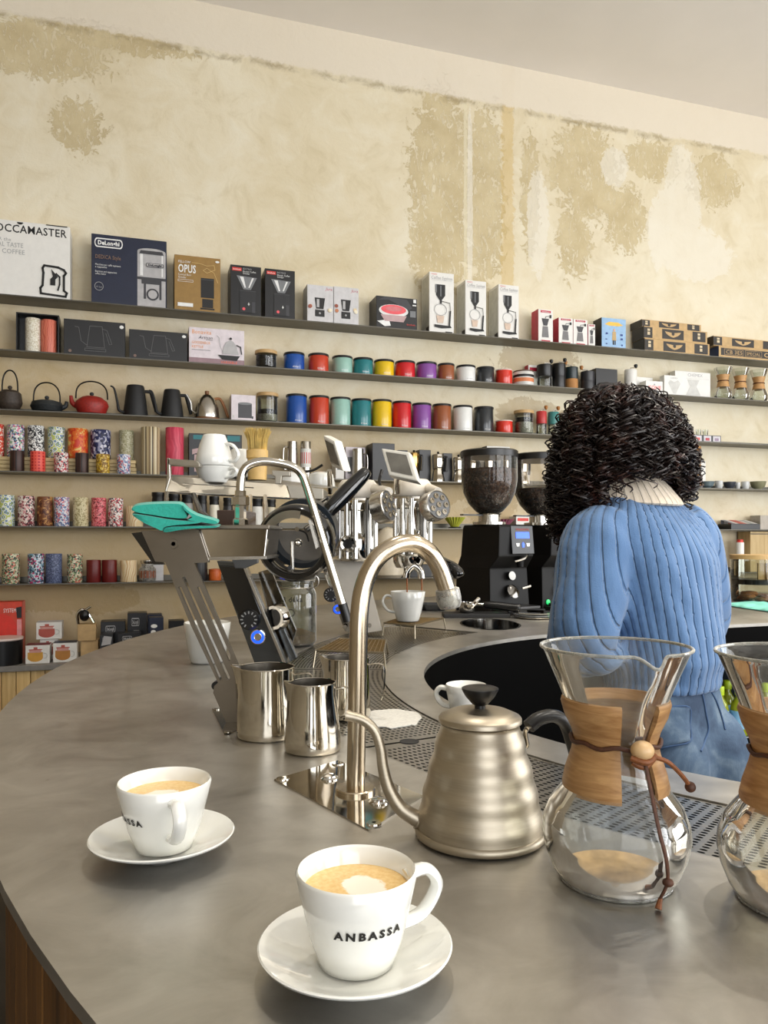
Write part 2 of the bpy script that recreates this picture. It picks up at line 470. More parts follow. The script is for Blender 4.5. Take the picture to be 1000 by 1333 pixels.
for i, (along, pos, a0, a1, z0, z1) in enumerate([(True, U_R, 2.5, 6.9, .5, 3.8), (False, V_F, -.9, 2.1, .5, 3.7), (False, V_F, 2.8, 7.0, .5, 3.7)]):
    g = G()
    def bx(x0, x1, zz0, zz1):
        if along: g.box(pos + .08, pos + .14, -x1, -x0, zz0, zz1)
        else: g.box(x0, x1, -pos - .14, -pos - .08, zz0, zz1)
    n = 3
    for k in range(n + 1):
        x = a0 + (a1 - a0 - .06) * k / n; bx(x, x + .06, z0, z1)
    bx(a0, a1, z0, z0 + .06); bx(a0, a1, z1 - .06, z1)
    struct(obj('window_%d' % (i + 1), g, FRAMEM, loc=(P0[0], P0[1], 0), rz=ALPHA, smooth=0))

# ------------------------------------------------------------------ shelves
SHELFM = brushed('raw_steel_shelf', (92, 89, 82), .42, var=.2, stretch=(1, 1, 1), scale=14)
SH = {k: CAMZ + (HZ - y) / F * 4.0 for k, y in {1: 382, 2: 454, 3: 532, 4: 612.5, 5: 684.6, 6: 760.5}.items()}
SHN = {1: 'topmost steel wall shelf carrying the tall cartons', 2: 'steel wall shelf carrying the short canisters',
       3: 'steel wall shelf carrying the teapots and tall canisters', 4: 'steel wall shelf carrying the bamboo laths and moka pots',
       5: 'steel wall shelf carrying tins and black-capped bottles', 6: 'lowest steel wall shelf, above the bench of stacked boxes'}
for k, z in SH.items():
    g = G().box(-.9, 5.9, 0, WALLOFF + .01, z - .006, z)
    g.box(-.9, 5.9, WALLOFF - .004, WALLOFF + .01, z - .006, z + .03)
    o = obj('wall_shelf', g, SHELFM, loc=(P0[0], P0[1], 0), rz=ALPHA, smooth=0)
    tag(o, SHN[k], 'shelf', 'steel shelves on the back wall')
RIGHTU = 5.9
def shelf_o(px, off): # world location on plane
    u, t = SP(px, off); return WU(u, -off, 0), t

# bench along the wall with pine boards below
BOFF, BH = -.25, None
_u, _t = SP(0, BOFF); BH = CAMZ + (HZ - 868) / F * _t
BU1 = SP(345, BOFF)[0]
bench = thing('wall_bench', 'low pine-fronted bench with grey top under the shelves', 'bench', (P0[0], P0[1], 0), ALPHA)
obj('bench_top', G().box(-.9, BU1, BOFF, WALLOFF, BH - .028, BH), mat('grey_bench_top', (128, 124, 118), .5, var=.06), bench, smooth=0, bevel=.003)
PINE = woodmat('pine_boards', (196, 158, 96), (232, 202, 142), stretch=(16, 16, 1.0), bump=.08)
bw = .066; u = -.55; pm = None
while u < BU1 - bw:
    if pm is None:
        p = obj('board', G().box(0, bw - .003, 0, .018, 0, BH - .03), PINE, bench, loc=(u, BOFF + .02, 0), smooth=0, bevel=.0015, seg=1); pm = p.data
    else:
        p = bpy.data.objects.new('board', pm); C.objects.link(p); p.parent = bench; p.location = (u, BOFF + .02, 0)
    u += bw
obj('bench_carcass', G().box(-.55, BU1, BOFF + .04, WALLOFF, .0, BH - .028), mat('dark_carcass', (60, 50, 38), .8), bench, smooth=0)

# ------------------------------------------------------------------ the round bar
OC, OR_ = Vector((1.766, 2.265)), 2.624
HC, HR = Vector((1.08, 1.828)), .984
def circ_ray(c, o, R, th):
    d = Vector((cos(th), sin(th))); e = o - c
    b = d.dot(e); return b + sqrt(b * b - e.length_squared + R * R)
outer = [(OC.x + OR_ * cos(2 * pi * k / 160), OC.y + OR_ * sin(2 * pi * k / 160)) for k in range(160)]
hole = [(HC.x + HR * cos(radians(a)), HC.y + HR * sin(radians(a))) for a in range(110, 251, 2)]
def ext(p, s, x): return (x, p[1] + s * (x - p[0]))
hl = list(hole)
far_end = ext(hole[0], math.tan(radians(20)), 2.7); near_end = ext(hole[-1], -math.tan(radians(20)), 2.7)
hl = hl + [near_end, far_end]                       # counter-clockwise from the far tangent point
GC = Vector((1.25, 1.93))
def gi_r(th): return circ_ray(GC, Vector((1.209, 1.884)), 1.212, th)
def go_r(th): return circ_ray(GC, Vector((1.325, 2.041)), 1.585, th)
T0, T1 = radians(139), radians(251)
def gp(th, f):
    r = gi_r(th) * (1 - f) + go_r(th) * f
    return (GC.x + r * cos(th), GC.y + r * sin(th))
NG = 90
rec = [gp(T0 + (T1 - T0) * k / NG, 1) for k in range(NG + 1)] + [gp(T1 - (T1 - T0) * k / NG, 0) for k in range(NG + 1)]
KN = CT(638, 812.5); KR = .11; KY = 1.75
knock = [(KN.x + KR * cos(2 * pi * k / 40), KN.y + KY * KR * sin(2 * pi * k / 40)) for k in range(40)]

def worktop_mat():
    t = NT('worn_steel_worktop'); vec = t.coord()
    a = t.noise(vec, 2.2, 6, .62, .6); b = t.noise(vec, 9, 6, .65, 1.0); c = t.noise(t.vmath('MULTIPLY', vec, (1.0, 6.0, 1.0)), 40, 4, .6)
    f = t.math('ADD', t.math('MULTIPLY', a, .55), t.math('MULTIPLY', b, .45))
    col = t.ramp(f, [(.3, (158, 154, 146)), (.5, (190, 186, 178)), (.7, (216, 212, 204))])
    spots = t.n('ShaderNodeTexVoronoi'); spots.inputs['Scale'].default_value = 5.5; t.l(vec, spots.inputs['Vector'])
    sp = t.ramp(spots.outputs['Distance'], [(.012, (255, 255, 255)), (.022, (0, 0, 0))])
    col = t.mix(t.math('MULTIPLY', sp, .35), col, (120, 98, 70))
    t.l(col, t.b.inputs['Base Color']); t.b.inputs['Metallic'].default_value = .92
    t.l(t.math('ADD', .25, t.math('MULTIPLY', f, .26)), t.b.inputs['Roughness'])
    t.bump(t.math('ADD', t.math('MULTIPLY', c, .4), b), .045, .004)
    return t.m
WORKM = worktop_mat()
def loops_fill(loops, z):
    bm = bmesh.new(); es = []
    for L in loops:
        vs = [bm.verts.new((x, y, z)) for x, y in L]
        es += [bm.edges.new((vs[i], vs[(i + 1) % len(vs)])) for i in range(len(vs))]
    bmesh.ops.triangle_fill(bm, edges=es, use_beauty=True)
    bm.verts.index_update()
    vs = [tuple(v.co) for v in bm.verts]; fs = [tuple(v.index for v in f.verts) for f in bm.faces]
    bm.free(); return vs, fs
def wallring(g, L, z0, z1):
    n = len(L); g.add([(x, y, z0) for x, y in L] + [(x, y, z1) for x, y in L], [(i, (i + 1) % n, (i + 1) % n + n, i + n) for i in range(n)])
g = G(); vs, fs = loops_fill([outer, hl, rec, knock], TOP); g.add(vs, fs)
WTH = .012
for L_ in (outer, hl, rec, knock): wallring(g, L_, TOP - WTH, TOP)
vs, fs = loops_fill([outer, hl, rec, knock], TOP - WTH); g.add(vs, fs)
wt = obj('worktop', g, WORKM, smooth=30)
tag(wt, 'worn brushed steel worktop of the big round bar', 'worktop')

# planks round the outside and black panels inside
bar = thing('bar_base', 'round bar base clad in dark vertical planks under the steel worktop', 'bar', (OC.x, OC.y, 0))
DWOOD = woodmat('dark_stained_planks', (58, 36, 14), (122, 84, 40), stretch=(11, 11, .9), rough=.5, bump=.2)
pr = OR_ - .05; pw = .088; na = int(2 * pi * pr / pw)
pg = None
for k in range(na):
    th = 2 * pi * k / na
    if not (radians(95) < th < radians(275)): continue
    if pg is None:
        pg = obj('plank', G().box(-.011, .011, -pw / 2 + .0022, pw / 2 - .0022, .06, TOP - .012), DWOOD, bar, smooth=0, bevel=.002, seg=1); o = pg
    else:
        o = bpy.data.objects.new('plank', pg.data); C.objects.link(o); o.parent = bar
    o.location = (pr * cos(th), pr * sin(th), 0); o.rotation_euler = (0, 0, th)
g = G(); L = [((OR_ - .07) * cos(2 * pi * k / 120), (OR_ - .07) * sin(2 * pi * k / 120)) for k in range(120)]
wallring(g, L, 0, TOP - .0125)
obj('carcass', g, mat('dark_carcass', (60, 50, 38), .8), bar)
BLK = mat('black_cabinet', (2, 2, 2), .7, var=.15, scale=6, spec=.05)
g = G()
fd = Vector((cos(radians(20)), sin(radians(20))))
fx0, fx1 = 1.18, 2.35
fa = Vector(ext(hole[0], math.tan(radians(20)), fx0)); fb = Vector(ext(hole[0], math.tan(radians(20)), fx1))
path = [tuple(fa)] + hl[:-2] + [near_end, far_end, tuple(fb)]
path = [(x - OC.x, y - OC.y) for x, y in path]
n = len(path)
g.add([(x, y, 0) for x, y in path] + [(x, y, TOP - .0125) for x, y in path], [(i, i + 1, i + 1 + n, i + n) for i in range(n - 1)])
g.add([(fa.x - OC.x, fa.y - OC.y, .93), (fb.x - OC.x, fb.y - OC.y, .93), (fb.x - OC.x, fb.y - OC.y, TOP - .0125), (fa.x - OC.x, fa.y - OC.y, TOP - .0125)], [(0, 1, 2, 3)])
obj('inner_panel', g, BLK, bar, smooth=30)
# fridge let into the far inner side, with bottles of drink
fr = thing('under_counter_fridge', 'dark open drinks fridge let into the inner side of the bar', 'fridge', (fa.x, fa.y, 0), radians(20))
fw = (fb - fa).length; g = G()
g.box(0, fw, .44, .46, .02, .93); g.box(0, .02, .002, .46, .02, .93); g.box(fw - .02, fw, .002, .46, .02, .93); g.box(.02, fw - .02, .002, .44, .02, .06); g.box(.02, fw - .02, .002, .44, .9, .93)
FRM = mat('fridge_liner', (18, 30, 36), .4)
obj('liner', g, FRM, fr, smooth=0)
g = G()
for z in (.335, .62):
    for k in range(12): g.tube([(.03, .02 + k * .035, z), (fw - .03, .02 + k * .035, z)], .003, 5)
    for x in (.1, fw * .5, fw - .1): g.tube([(x, .02, z - .004), (x, .42, z - .004)], .003, 5)
obj('wire_shelf', g, mat('grey_wire', (120, 130, 135), .4), fr)
BOT = thing('drink_bottle', 'lemonade bottle with yellow-green cap on the fridge shelf', 'bottle', group='lemonade bottles in the fridge')
obj('glass', G().lathe([(.0, .0), (.031, .002), (.033, .012), (.033, .105), (.028, .125), (.0135, .15), (.0135, .18)], 20), mat('green_lemonade', (150, 160, 40), .1, var=.05, coat=.5), BOT)
obj('label', G().lathe([(.0336, .03), (.0336, .1)], 20, caps=False), mat('pale_blue_label', (140, 190, 225), .5), BOT)
obj('cap', G().lathe([(.0165, .16), (.0165, .192), (.014, .195)], 18), mat('lime_cap', (186, 214, 40), .4), BOT)
first = True
for (lx, ly) in ((.115, .06), (.19, .075), (.262, .05), (.335, .07), (.41, .06), (.15, .16), (.23, .16), (.31, .16)):
    p = fr.matrix_basis @ Vector((lx, ly, .6235))
    wp = Vector((fa.x + lx * fd.x - ly * fd.y, fa.y + lx * fd.y + ly * fd.x, .6235))
    if first: BOT.location = wp; first = False
    else: dup(BOT, wp, random.uniform(0, 6))

# drip grate let into the worktop
grate = thing('drip_grate', 'curved perforated steel drip grate let into the bar worktop', 'drip grate')
def gratepanel(ta, tb, kind):
    g = G(); zt = TOP - .002
    rm = 1.38; L = (tb - ta) * rm; nc = max(4, int(L / (.0146 if kind == 'round' else .0165)))
    nr = 20 if kind == 'round' else 30
    hr = .30 if kind == 'round' else .30
    def q(a, f): x, y = gp(a, .012 + .976 * f); return (x, y, zt)
    mgn = .02
    for i in range(nc):
        for j in range(nr):
            sh = (.25 if j % 2 else -.25) if kind != 'round' else (.25 if j % 2 else -.25)
            P = lambda u_, v_: q(ta + (tb - ta) * (mgn + (1 - 2 * mgn) * (i + u_) / nc), mgn + (1 - 2 * mgn) * (j + v_) / nr)
            out = [P(*uv) for uv in ((0, 0), (.5, 0), (1, 0), (1, .5), (1, 1), (.5, 1), (0, 1), (0, .5))]
            if kind == 'round':
                inn = [P(.5 + hr * cos(a), .5 + hr * sin(a)) for a in [radians(225 + 45 * k) for k in range(8)]]
            else:
                inn = [P(*uv) for uv in ((.12, .3), (.5, .26), (.88, .3), (.94, .5), (.88, .7), (.5, .74), (.12, .7), (.06, .5))]
            g.add(out + inn, [(k, (k + 1) % 8, 8 + (k + 1) % 8, 8 + k) for k in range(8)])
    # plain margin
    def band(a0, a1, f0, f1, n):
        for k in range(n):
            x0, x1 = a0 + (a1 - a0) * k / n, a0 + (a1 - a0) * (k + 1) / n
            g.add([q(x0, f0), q(x1, f0), q(x1, f1), q(x0, f1)], [(0, 1, 2, 3)])
    e = (tb - ta) * .02
    band(ta, tb, 0, mgn, nc); band(ta, tb, 1 - mgn, 1, nc); band(ta, ta + e, mgn, 1 - mgn, 1); band(tb - e, tb, mgn, 1 - mgn, 1)
    return g
GRM = brushed('grate_steel', (176, 172, 163), .3, stretch=(1, 1, 1), scale=20)
for ta, tb, kind in ((140, 178.7, 'slot'), (179, 208.7, 'round'), (209, 250, 'round')):
    o = obj('grate_panel', gratepanel(radians(ta), radians(tb), kind), GRM, grate, smooth=0, fix=False)
g = G(); vs, fs = loops_fill([rec], TOP - .034); g.add(vs, fs)
wallring(g, rec, TOP - .034, TOP - .006)
obj('drip_tray', g, mat('dark_drip_tray', (12, 12, 12), .5), grate)
p = CT(533, 964)
obj('drain_plug', G().lathe([(0, .0), (.016, .0), (.016, .0006), (0, .0006)], 20), BLACKM, grate, loc=(p.x, p.y, TOP - .0016))
kb = obj('knock_box', G().lathe([(KR + .006, .0012), (KR - .002, .0014), (KR - .003, -.03), (KR - .012, -.16), (0, -.16)], 40, caps=False), DCHROME, loc=(KN.x, KN.y, TOP))
kb.scale = (1, KY, 1)
tag(kb, 'round knock-out chute sunk in the worktop beside the grinders', 'knock box')
# ================================================================== THINGS ON THE SHELVES
def sh_pos(px, off, shelf, zb=None):
    u, t = SP(px, off)
    p = WU(u, -off, SH[shelf] if zb is None else zb)
    return p, t
def hgt(px, py, off, zb):
    u, t = SP(px, off); return CAMZ + (HZ - py) / F * t - zb

class Carton:
    """a box standing on a shelf: local x along the wall, y into the wall, z up"""
    def __init__(s, name, label, cat, pl, pr, pt, shelf, m, depth=.12, off=.015, group=None, zb=None, turn=0.0, hm=None, part=None):
        zb = SH[shelf] if zb is None else zb
        u0, t0 = SP(pl, off); u1, t1 = SP(pr, off)
        s.w = abs(u1 - u0); pc = (pl + pr) / 2
        s.h = hm if hm else hgt(pc, pt, off, zb); s.d = depth
        uc = (u0 + u1) / 2
        s.o = obj(name, G().box(-s.w / 2, s.w / 2, 0, depth, 0, s.h), m, loc=WU(uc, -off, zb), rz=ALPHA + turn, smooth=0, bevel=.0015, seg=1)
        tag(s.o, label, cat, group); s.k = 0
    def X(s, f): return (f - .5) * s.w
    def rects(s, lst, m, name='printed_panel'):
        s.k += 1; y = -.0006 * s.k; g = G()
        for a, b, c, d in lst:
            g.add([(s.X(a), y, c * s.h), (s.X(b), y, c * s.h), (s.X(b), y, d * s.h), (s.X(a), y, d * s.h)], [(0, 1, 2, 3)])
        return obj(name, g, m, s.o, smooth=0, fix=False)
    def polys(s, lst, m, name='printed_picture'):
        s.k += 1; y = -.0006 * s.k; g = G()
        for P in lst: g.add([(s.X(a), y, c * s.h) for a, c in P], [tuple(range(len(P)))])
        return obj(name, g, m, s.o, smooth=0, fix=False)
    def line(s, pts, r, m, name='printed_line', closed=False):
        s.k += 1; y = -.0006 * s.k
        P = [Vector((s.X(a), y, c * s.h)) for a, c in pts]
        g = G(); n = len(P)
        for i in range(n if closed else n - 1):
            a, b = P[i], P[(i + 1) % n]; d = (b - a)
            if d.length < 1e-6: continue
            d.normalize(); q = Vector((-d.z, 0, d.x)) * r; e = d * r * .8
            g.add([a - q - e, b - q + e, b + q + e, a + q - e], [(0, 1, 2, 3)])
        return obj(name, g, m, s.o, smooth=0, fix=False)
    def disc(s, fx, fz, r, m, name='printed_dot', sz=1.0):
        s.k += 1; y = -.0006 * s.k
        return obj(name, G().add([(s.X(fx) + r * cos(2 * pi * k / 20), y, fz * s.h + sz * r * sin(2 * pi * k / 20)) for k in range(20)], [tuple(range(20))]), m, s.o, smooth=0, fix=False)
    def side(s, m, left=True, z0=0, z1=1, y0=0, y1=1, name='side_panel'):
        x = (-s.w / 2 - .0008) if left else (s.w / 2 + .0008)
        return obj(name, G().add([(x, y0 * s.d, z0 * s.h), (x, y1 * s.d, z0 * s.h), (x, y1 * s.d, z1 * s.h), (x, y0 * s.d, z1 * s.h)], [(0, 1, 2, 3)]), m, s.o, smooth=0, fix=False)
    def txt(s, t, fx, fz, size, m, align='LEFT', xs=1.0, bold=0.0, maxw=None, shear=0.0):
        s.k += 1
        o = text(t, size, m, s.o, (s.X(fx), -.0006 * s.k, fz * s.h), align=align, xs=xs, bold=bold, shear=shear)
        if maxw:
            wd = o.dimensions.x or 1e-3
            wd = max(v.co.x for v in o.data.vertices) - min(v.co.x for v in o.data.vertices)
            o.scale = (maxw * s.w / wd, 1, 1)
        return o

def ell(cx, cy, rx, ry, a0=0, a1=360, n=20):
    return [(cx + rx * cos(radians(a0 + (a1 - a0) * k / n)), cy + ry * sin(radians(a0 + (a1 - a0) * k / n))) for k in range(n + (a1 - a0 < 360))]

# ---- top shelf ----------------------------------------------------
c = Carton('coffee_maker_box', 'large white box with black slab lettering and a bold outline drawing', 'box', -22, 91, 289, 1, WHITEP, depth=.15)
c.txt('MOCCAMASTER', .035, .845, .058, INK, bold=.0008, maxw=.92)
c.txt('FOR the', .09, .72, .026, GINK); c.txt('REAL TASTE', .09, .645, .034, GINK, maxw=.36); c.txt('OF COFFEE', .09, .555, .034, GINK, maxw=.38)
c.polys([ell(.42, .985, .035, .03, 180, 360)], INK)
c.rects([(.0, .17, .985, .998), (.72, .97, .983, .996)], INK)
mk = [(.66, .06), (.95, .04), (.965, .09), (.93, .12), (.93, .32), (.955, .36), (.93, .40), (.86, .43), (.70, .44), (.68, .40), (.69, .34), (.68, .17), (.655, .13)]
c.line(mk, .0055, INK, closed=True)
c.polys([[(.77, .18), (.83, .18), (.83, .26), (.86, .3), (.78, .4), (.80, .3), (.77, .26)]], INK)
c.line([(.86, .12), (.88, .2), (.88, .3), (.84, .34)], .004, INK)

NAVY = mat('navy_card', (22, 30, 54), .4); SILV = mat('printed_silver', (178, 176, 176), .4); DGREY = mat('printed_dark_grey', (58, 58, 62), .4)
c = Carton('espresso_machine_box', 'navy blue espresso machine box with white badge and silver machine print', 'box', 119, 217, 309, 1, NAVY, depth=.15)
c.rects([(.605, .985, .0, .82)], SILV, 'machine_print')
c.polys([[(.605, .82)] + ell(.795, .82, .19, .05, 180, 0, 10) + [(.985, .82)]], SILV, 'machine_print')
c.rects([(.6, .99, .40, .44), (.66, .93, .34, .4), (.69, .72, .12, .34), (.9, .93, .12, .34)], DGREY, 'machine_print')
c.rects([(.64, .68, .46, .8), (.93, .95, .46, .8)], mat('printed_white', (228, 228, 226), .4), 'machine_print')
c.disc(.81, .19, .033, DGREY); c.disc(.81, .19, .024, SILV)
c.polys([[(.63, .78), (.96, .78), (.94, .83), (.65, .83)]], DGREY)
def badge(c, fx, fz, w_, h_, m1, m2, s):
    P = ell(fx - w_ / 2 + h_ * .5, fz, h_ * .5, h_, 90, 270, 10) + ell(fx + w_ / 2 - h_ * .5, fz, h_ * .5, h_, -90, 90, 10)
    c.polys([P], m1, 'badge'); k = .86
    c.polys([[(fx + (a - fx) * .93, fz + (b - fz) * .74) for a, b in P]], m2, 'badge'); c.txt(s, fx, fz - h_ * .42, h_ * c.h * 1.25, m1, 'CENTER', bold=.0012, maxw=w_ * .76)
badge(c, .225, .875, .37, .068, WINK, NAVY, 'DeLonghi')
badge(c, .84, .62, .24, .03, DGREY, SILV, 'DeLonghi')
c.txt('DEDICA Style', .05, .64, .03, mat('bronze_ink', (140, 110, 90), .5), maxw=.33)
c.txt('Macchina per caffè espresso', .05, .54, .014, WINK, maxw=.33); c.txt('e cappuccino', .05, .505, .014, WINK, maxw=.15)
c.txt('Espresso and cappuccino', .05, .44, .014, WINK, maxw=.28); c.txt('coffee maker', .05, .405, .014, WINK, maxw=.14)
c.line(ell(.1, .235, .055, .06), .0014, GINK, closed=True); c.txt('15 bar', .1, .215, .012, GINK, 'CENTER')

GOLD = mat('gold_card', (150, 116, 58), .42)
c = Carton('grinder_box', 'golden-brown grinder box with a tall black grinder print', 'box', 227, 287, 334, 1, GOLD, depth=.14)
c.rects([(.57, .86, .26, .62), (.6, .84, .08, .24), (.56, .87, .045, .075)], INK, 'grinder_print'); c.rects([(.58, .85, .585, .6)], DGREY, 'grinder_print')
c.txt('FELLOW', .08, .86, .018, WINK, maxw=.26); c.txt('OPUS', .08, .69, .062, WINK, bold=.0015, maxw=.38)
c.txt('Conical Burr', .08, .63, .016, WINK, maxw=.28); c.txt('Grinder', .08, .58, .016, WINK, maxw=.17)
c.line([(.08, .52), (.4, .52), (.4, .555), (.08, .555)], .0009, WINK, closed=True); c.rects([(.07, .4, .07, .135)], WINK)
c.line([(.38, .875), (.55, .87), (.7, .84), (.86, .86), (.88, .78), (.7, .71), (.62, .75), (.7, .8), (.86, .72), (.94, .55)], .0012, mat('pale_gold_ink', (214, 184, 120), .5))
c.polys([ell(.93, .93, .045, .02)], WINK)

BLKC = mat('black_card', (20, 20, 22), .35); PINKD = mat('pink_ink', (236, 92, 100), .5); GLS = mat('printed_glass', (120, 122, 124), .4)
for pl, pr, pt, lb in ((300, 340, 346, 'black boxed coffee grinder carton beside the golden-brown box'), (345, 384, 351, 'black boxed coffee grinder carton beside the pair of white boxes')):
    c = Carton('grinder_box', lb, 'box', pl, pr, pt, 1, BLKC, depth=.14, group='black grinder cartons')
    c.rects([(.06, .36, .885, .95)], RINK); c.txt('bodum', .21, .9, .014, WINK, 'CENTER', maxw=.24)
    c.txt('BISTRO', .4, .915, .015, GINK, maxw=.28); c.txt('Electric Coffee', .4, .865, .014, WINK, maxw=.42); c.txt('Grinder', .4, .825, .014, WINK, maxw=.22)
    c.polys([[(.2, .79), (.86, .77), (.66, .52), (.42, .52)]], GLS, 'grinder_print')
    c.polys([[(.3, .77), (.42, .77), (.5, .56), (.46, .55)], [(.7, .76), (.76, .76), (.62, .56), (.58, .56)]], mat('printed_white', (228, 228, 226), .4), 'grinder_print')
    c.rects([(.3, .82, .06, .5)], mat('printed_black', (34, 35, 38), .3), 'grinder_print'); c.rects([(.3, .82, .485, .5), (.7, .8, .06, .28)], DGREY, 'grinder_print')
    c.disc(.43, .13, .0085, PINKD); c.rects([(.58, .6, .2, .26), (.56, .62, .22, .235)], WINK)

LGREY = mat('pale_grey_card', (206, 204, 204), .45)
for pl, pr, pt, lb in ((400, 434, 371.5, 'pale grey grinder carton next to the black grinder cartons'), (434.6, 467, 374, 'pale grey grinder carton next to the waffle maker box')):
    c = Carton('grinder_box', lb, 'box', pl, pr, pt, 1, LGREY, depth=.12, group='pale grey grinder cartons')
    c.txt('Jura', .7, .88, .024, mat('crimson_ink', (190, 60, 80), .5), shear=.3)
    c.polys([[(.28, .66), (.68, .66), (.62, .36), (.34, .36)]], INK, 'grinder_print'); c.rects([(.3, .66, .15, .33)], INK, 'grinder_print')
    c.rects([(.36, .46, .4, .62), (.3, .66, .335, .352)], SILV, 'grinder_print'); c.disc(.48, .24, .006, GINK)
    for fx, cl in ((.12, (190, 120, 80)), (.85, (222, 200, 160)), (.1, (150, 80, 60)), (.88, (236, 226, 200))):
        c.disc(fx, random.uniform(.33, .5), .011, mat('printed_food%d' % cl[0], cl, .5))
c = Carton('waffle_maker_box', 'low black box printed with a pink waffle iron', 'box', 490, 543, 387, 1, BLKC, depth=.15)
c.polys([[(.06, .88), (.2, .98), (.75, .95), (.88, .7), (.8, .62), (.3, .9)]], DGREY, 'printed_picture')
c.polys([ell(.42, .56, .36, .2)], mat('printed_white', (228, 228, 226), .4)); c.polys([ell(.42, .6, .31, .15)], PINKD)
c.polys([ell(.42, .62, .2, .08)], mat('printed_rose', (214, 120, 124), .5)); c.polys([[(.02, .2), (.2, .05), (.35, .08), (.3, .28)]], WINK)
c.polys([[(.1, .42), (.74, .42), (.66, .22), (.2, .22)]], mat('printed_pinkgrey', (190, 160, 160), .5)); c.rects([(.82, .96, .4, .6)], GLS)
c.txt('bodum', .74, .13, .016, RINK, maxw=.2); c.rects([(.9, .97, .86, .97)], WINK); c.rects([(.88, .97, .76, .8)], WINK)

KR_ = mat('kraft_card', (196, 164, 116), .7, var=.06); CHAR = mat('charcoal_print', (52, 47, 42), .55)
for pl, pr, pt, lb in ((559, 591, 355, 'tall white coffee siphon carton beside the waffle maker box'), (606, 633, 365.5, 'tall white coffee siphon carton standing between two like it'), (649, 675.5, 371, 'tall white coffee siphon carton beside the carmine-sided grinder boxes')):
    c = Carton('siphon_box', lb, 'box', pl, pr, pt, 1, WHITEP, depth=.14, group='tall white siphon cartons')
    c.txt('HARIO', .08, .955, .012, RINK); c.txt('Coffee Syphon', .07, .885, .028, GINK, maxw=.85, shear=.15); c.rects([(.08, .9, .868, .871)], GINK)
    c.polys([[(.27, .8), (.64, .8), (.64, .62), (.5, .54), (.4, .54), (.27, .62)]], INK, 'siphon_print'); c.rects([(.24, .3, .66, .8), (.44, .48, .6, .78)], GLS, 'siphon_print')
    c.rects([(.42, .5, .48, .54)], INK, 'siphon_print'); c.line(ell(.45, .38, .25, .095), .0016, GINK, closed=True)
    c.polys([[(.28, .28), (.6, .28), (.55, .16), (.33, .16)]], mat('printed_peach', (214, 190, 170), .5)); c.polys([[(.2, .13), (.85, .12), (.9, .09), (.5, .07), (.2, .09)]], INK)
    c.line([(.5, .52), (.82, .5), (.85, .36)], .0016, INK); c.line([(.84, .36), (.8, .12)], .005, INK); c.rects([(.64, .92, .0, .022)], INK)
    c.side(mat('pale_side', (206, 204, 192), .5), y0=.1, y1=.9, z0=.1, z1=.95); c.side(mat('dark_beans', (60, 52, 46), .6), y0=.05, y1=.4, z0=.0, z1=.11)
RED = mat('carmine_card', (186, 30, 60), .4)
for pl, pr, pt, lb, of in ((701, 720, 403, 'tallest white grinder carton with carmine side', .015), (727.5, 746, 414, 'white grinder carton beside the tallest carmine-sided one', .015), (746.5, 765, 416, 'white hand grinder carton in the middle of the low row', .015), (766, 775, 422, 'narrow white grinder carton beside the blue box', .03)):
    c = Carton('grinder_box', lb, 'box', pl, pr, pt, 1, WHITEP, depth=.09, off=of, group='white hand grinder cartons')
    c.side(RED); c.rects([(.15, .85, .9, .97)], RED); c.txt('HARIO', .5, .91, .011, WINK, 'CENTER', maxw=.5)
    c.polys([[(.22, .72), (.72, .72), (.6, .5), (.34, .5)]], DGREY, 'grinder_print'); c.polys([[(.3, .48), (.64, .48), (.7, .14), (.24, .14)]], mat('printed_midgrey', (120, 118, 118), .5), 'grinder_print'); c.line([(.48, .73), (.5, .78), (.8, .8)], .0015, INK); c.rects([(.76, .88, .74, .84)], INK)
    c.rects([(.2, .8, .0, .05)], RED)
c = Carton('brewer_box', 'sky blue carton with yellow banner and dark side', 'box', 783.5, 815, 414.5, 1, mat('sky_card', (150, 186, 220), .45), depth=.1)
c.side(mat('dark_side', (42, 34, 32), .5)); c.polys([[(.12, .78), (.3, .87), (.68, .87), (.88, .78), (.68, .74), (.3, .74)]], mat('yellow_banner', (238, 190, 80), .5))
c.polys([[(.44, .55), (.58, .55), (.6, .25), (.42, .25)]], mat('printed_tan', (190, 160, 110), .5)); c.rects([(.45, .5, .1, .25), (.53, .57, .1, .25)], INK); c.disc(.51, .6, .008, mat('printed_skin', (214, 170, 140), .5))
c.rects([(.16, .24, .44, .5), (.16, .22, .1, .14), (.76, .86, .42, .48), (.78, .86, .28, .34), (.8, .86, .08, .13), (.14, .22, .26, .29)], mat('blue_ink', (40, 60, 130), .5))

def wings(c, fx, fz, s, m):
    P = []
    for sg in (-1, 1):
        W = [(fx + sg * .04 * s, fz + .13), (fx + sg * .35 * s, fz + .22), (fx + sg * .3 * s, fz + .05), (fx + sg * .22 * s, fz - .08), (fx + sg * .1 * s, fz - .2), (fx, fz - .26), (fx, fz + .05)]
        P.append(W if sg > 0 else W[::-1])
    c.polys(P, m, 'emblem'); c.disc(fx, fz + .05, .012, CHAR)
def kraftbox(pl, pr, zb, h, off, lb, lt=True):
    c = Carton('kraft_carton', lb, 'box', pl, pr, 0, 1, KR_, depth=.13, off=off, zb=zb, hm=h, group='kraft cartons with dark emblem panels')
    c.rects([(.0, .13, .06, .93), (.28, .62, .1, .9), (.76, .97, .1, .92)], CHAR)
    c.side(CHAR); wings(c, .45, .5, .36, KR_)
    c.rects([(.05, .09, .3, .55), (.05, .09, .62, .8), (.84, .88, .3, .55), (.84, .88, .62, .8)], mat('cream_ink', (214, 196, 160), .5), 'cup_print')
    return c
z1 = SH[1]; hk = .083
kraftbox(839.5, 924, z1, hk, .012, 'kraft carton with dark panels at the bottom of the stack of three')
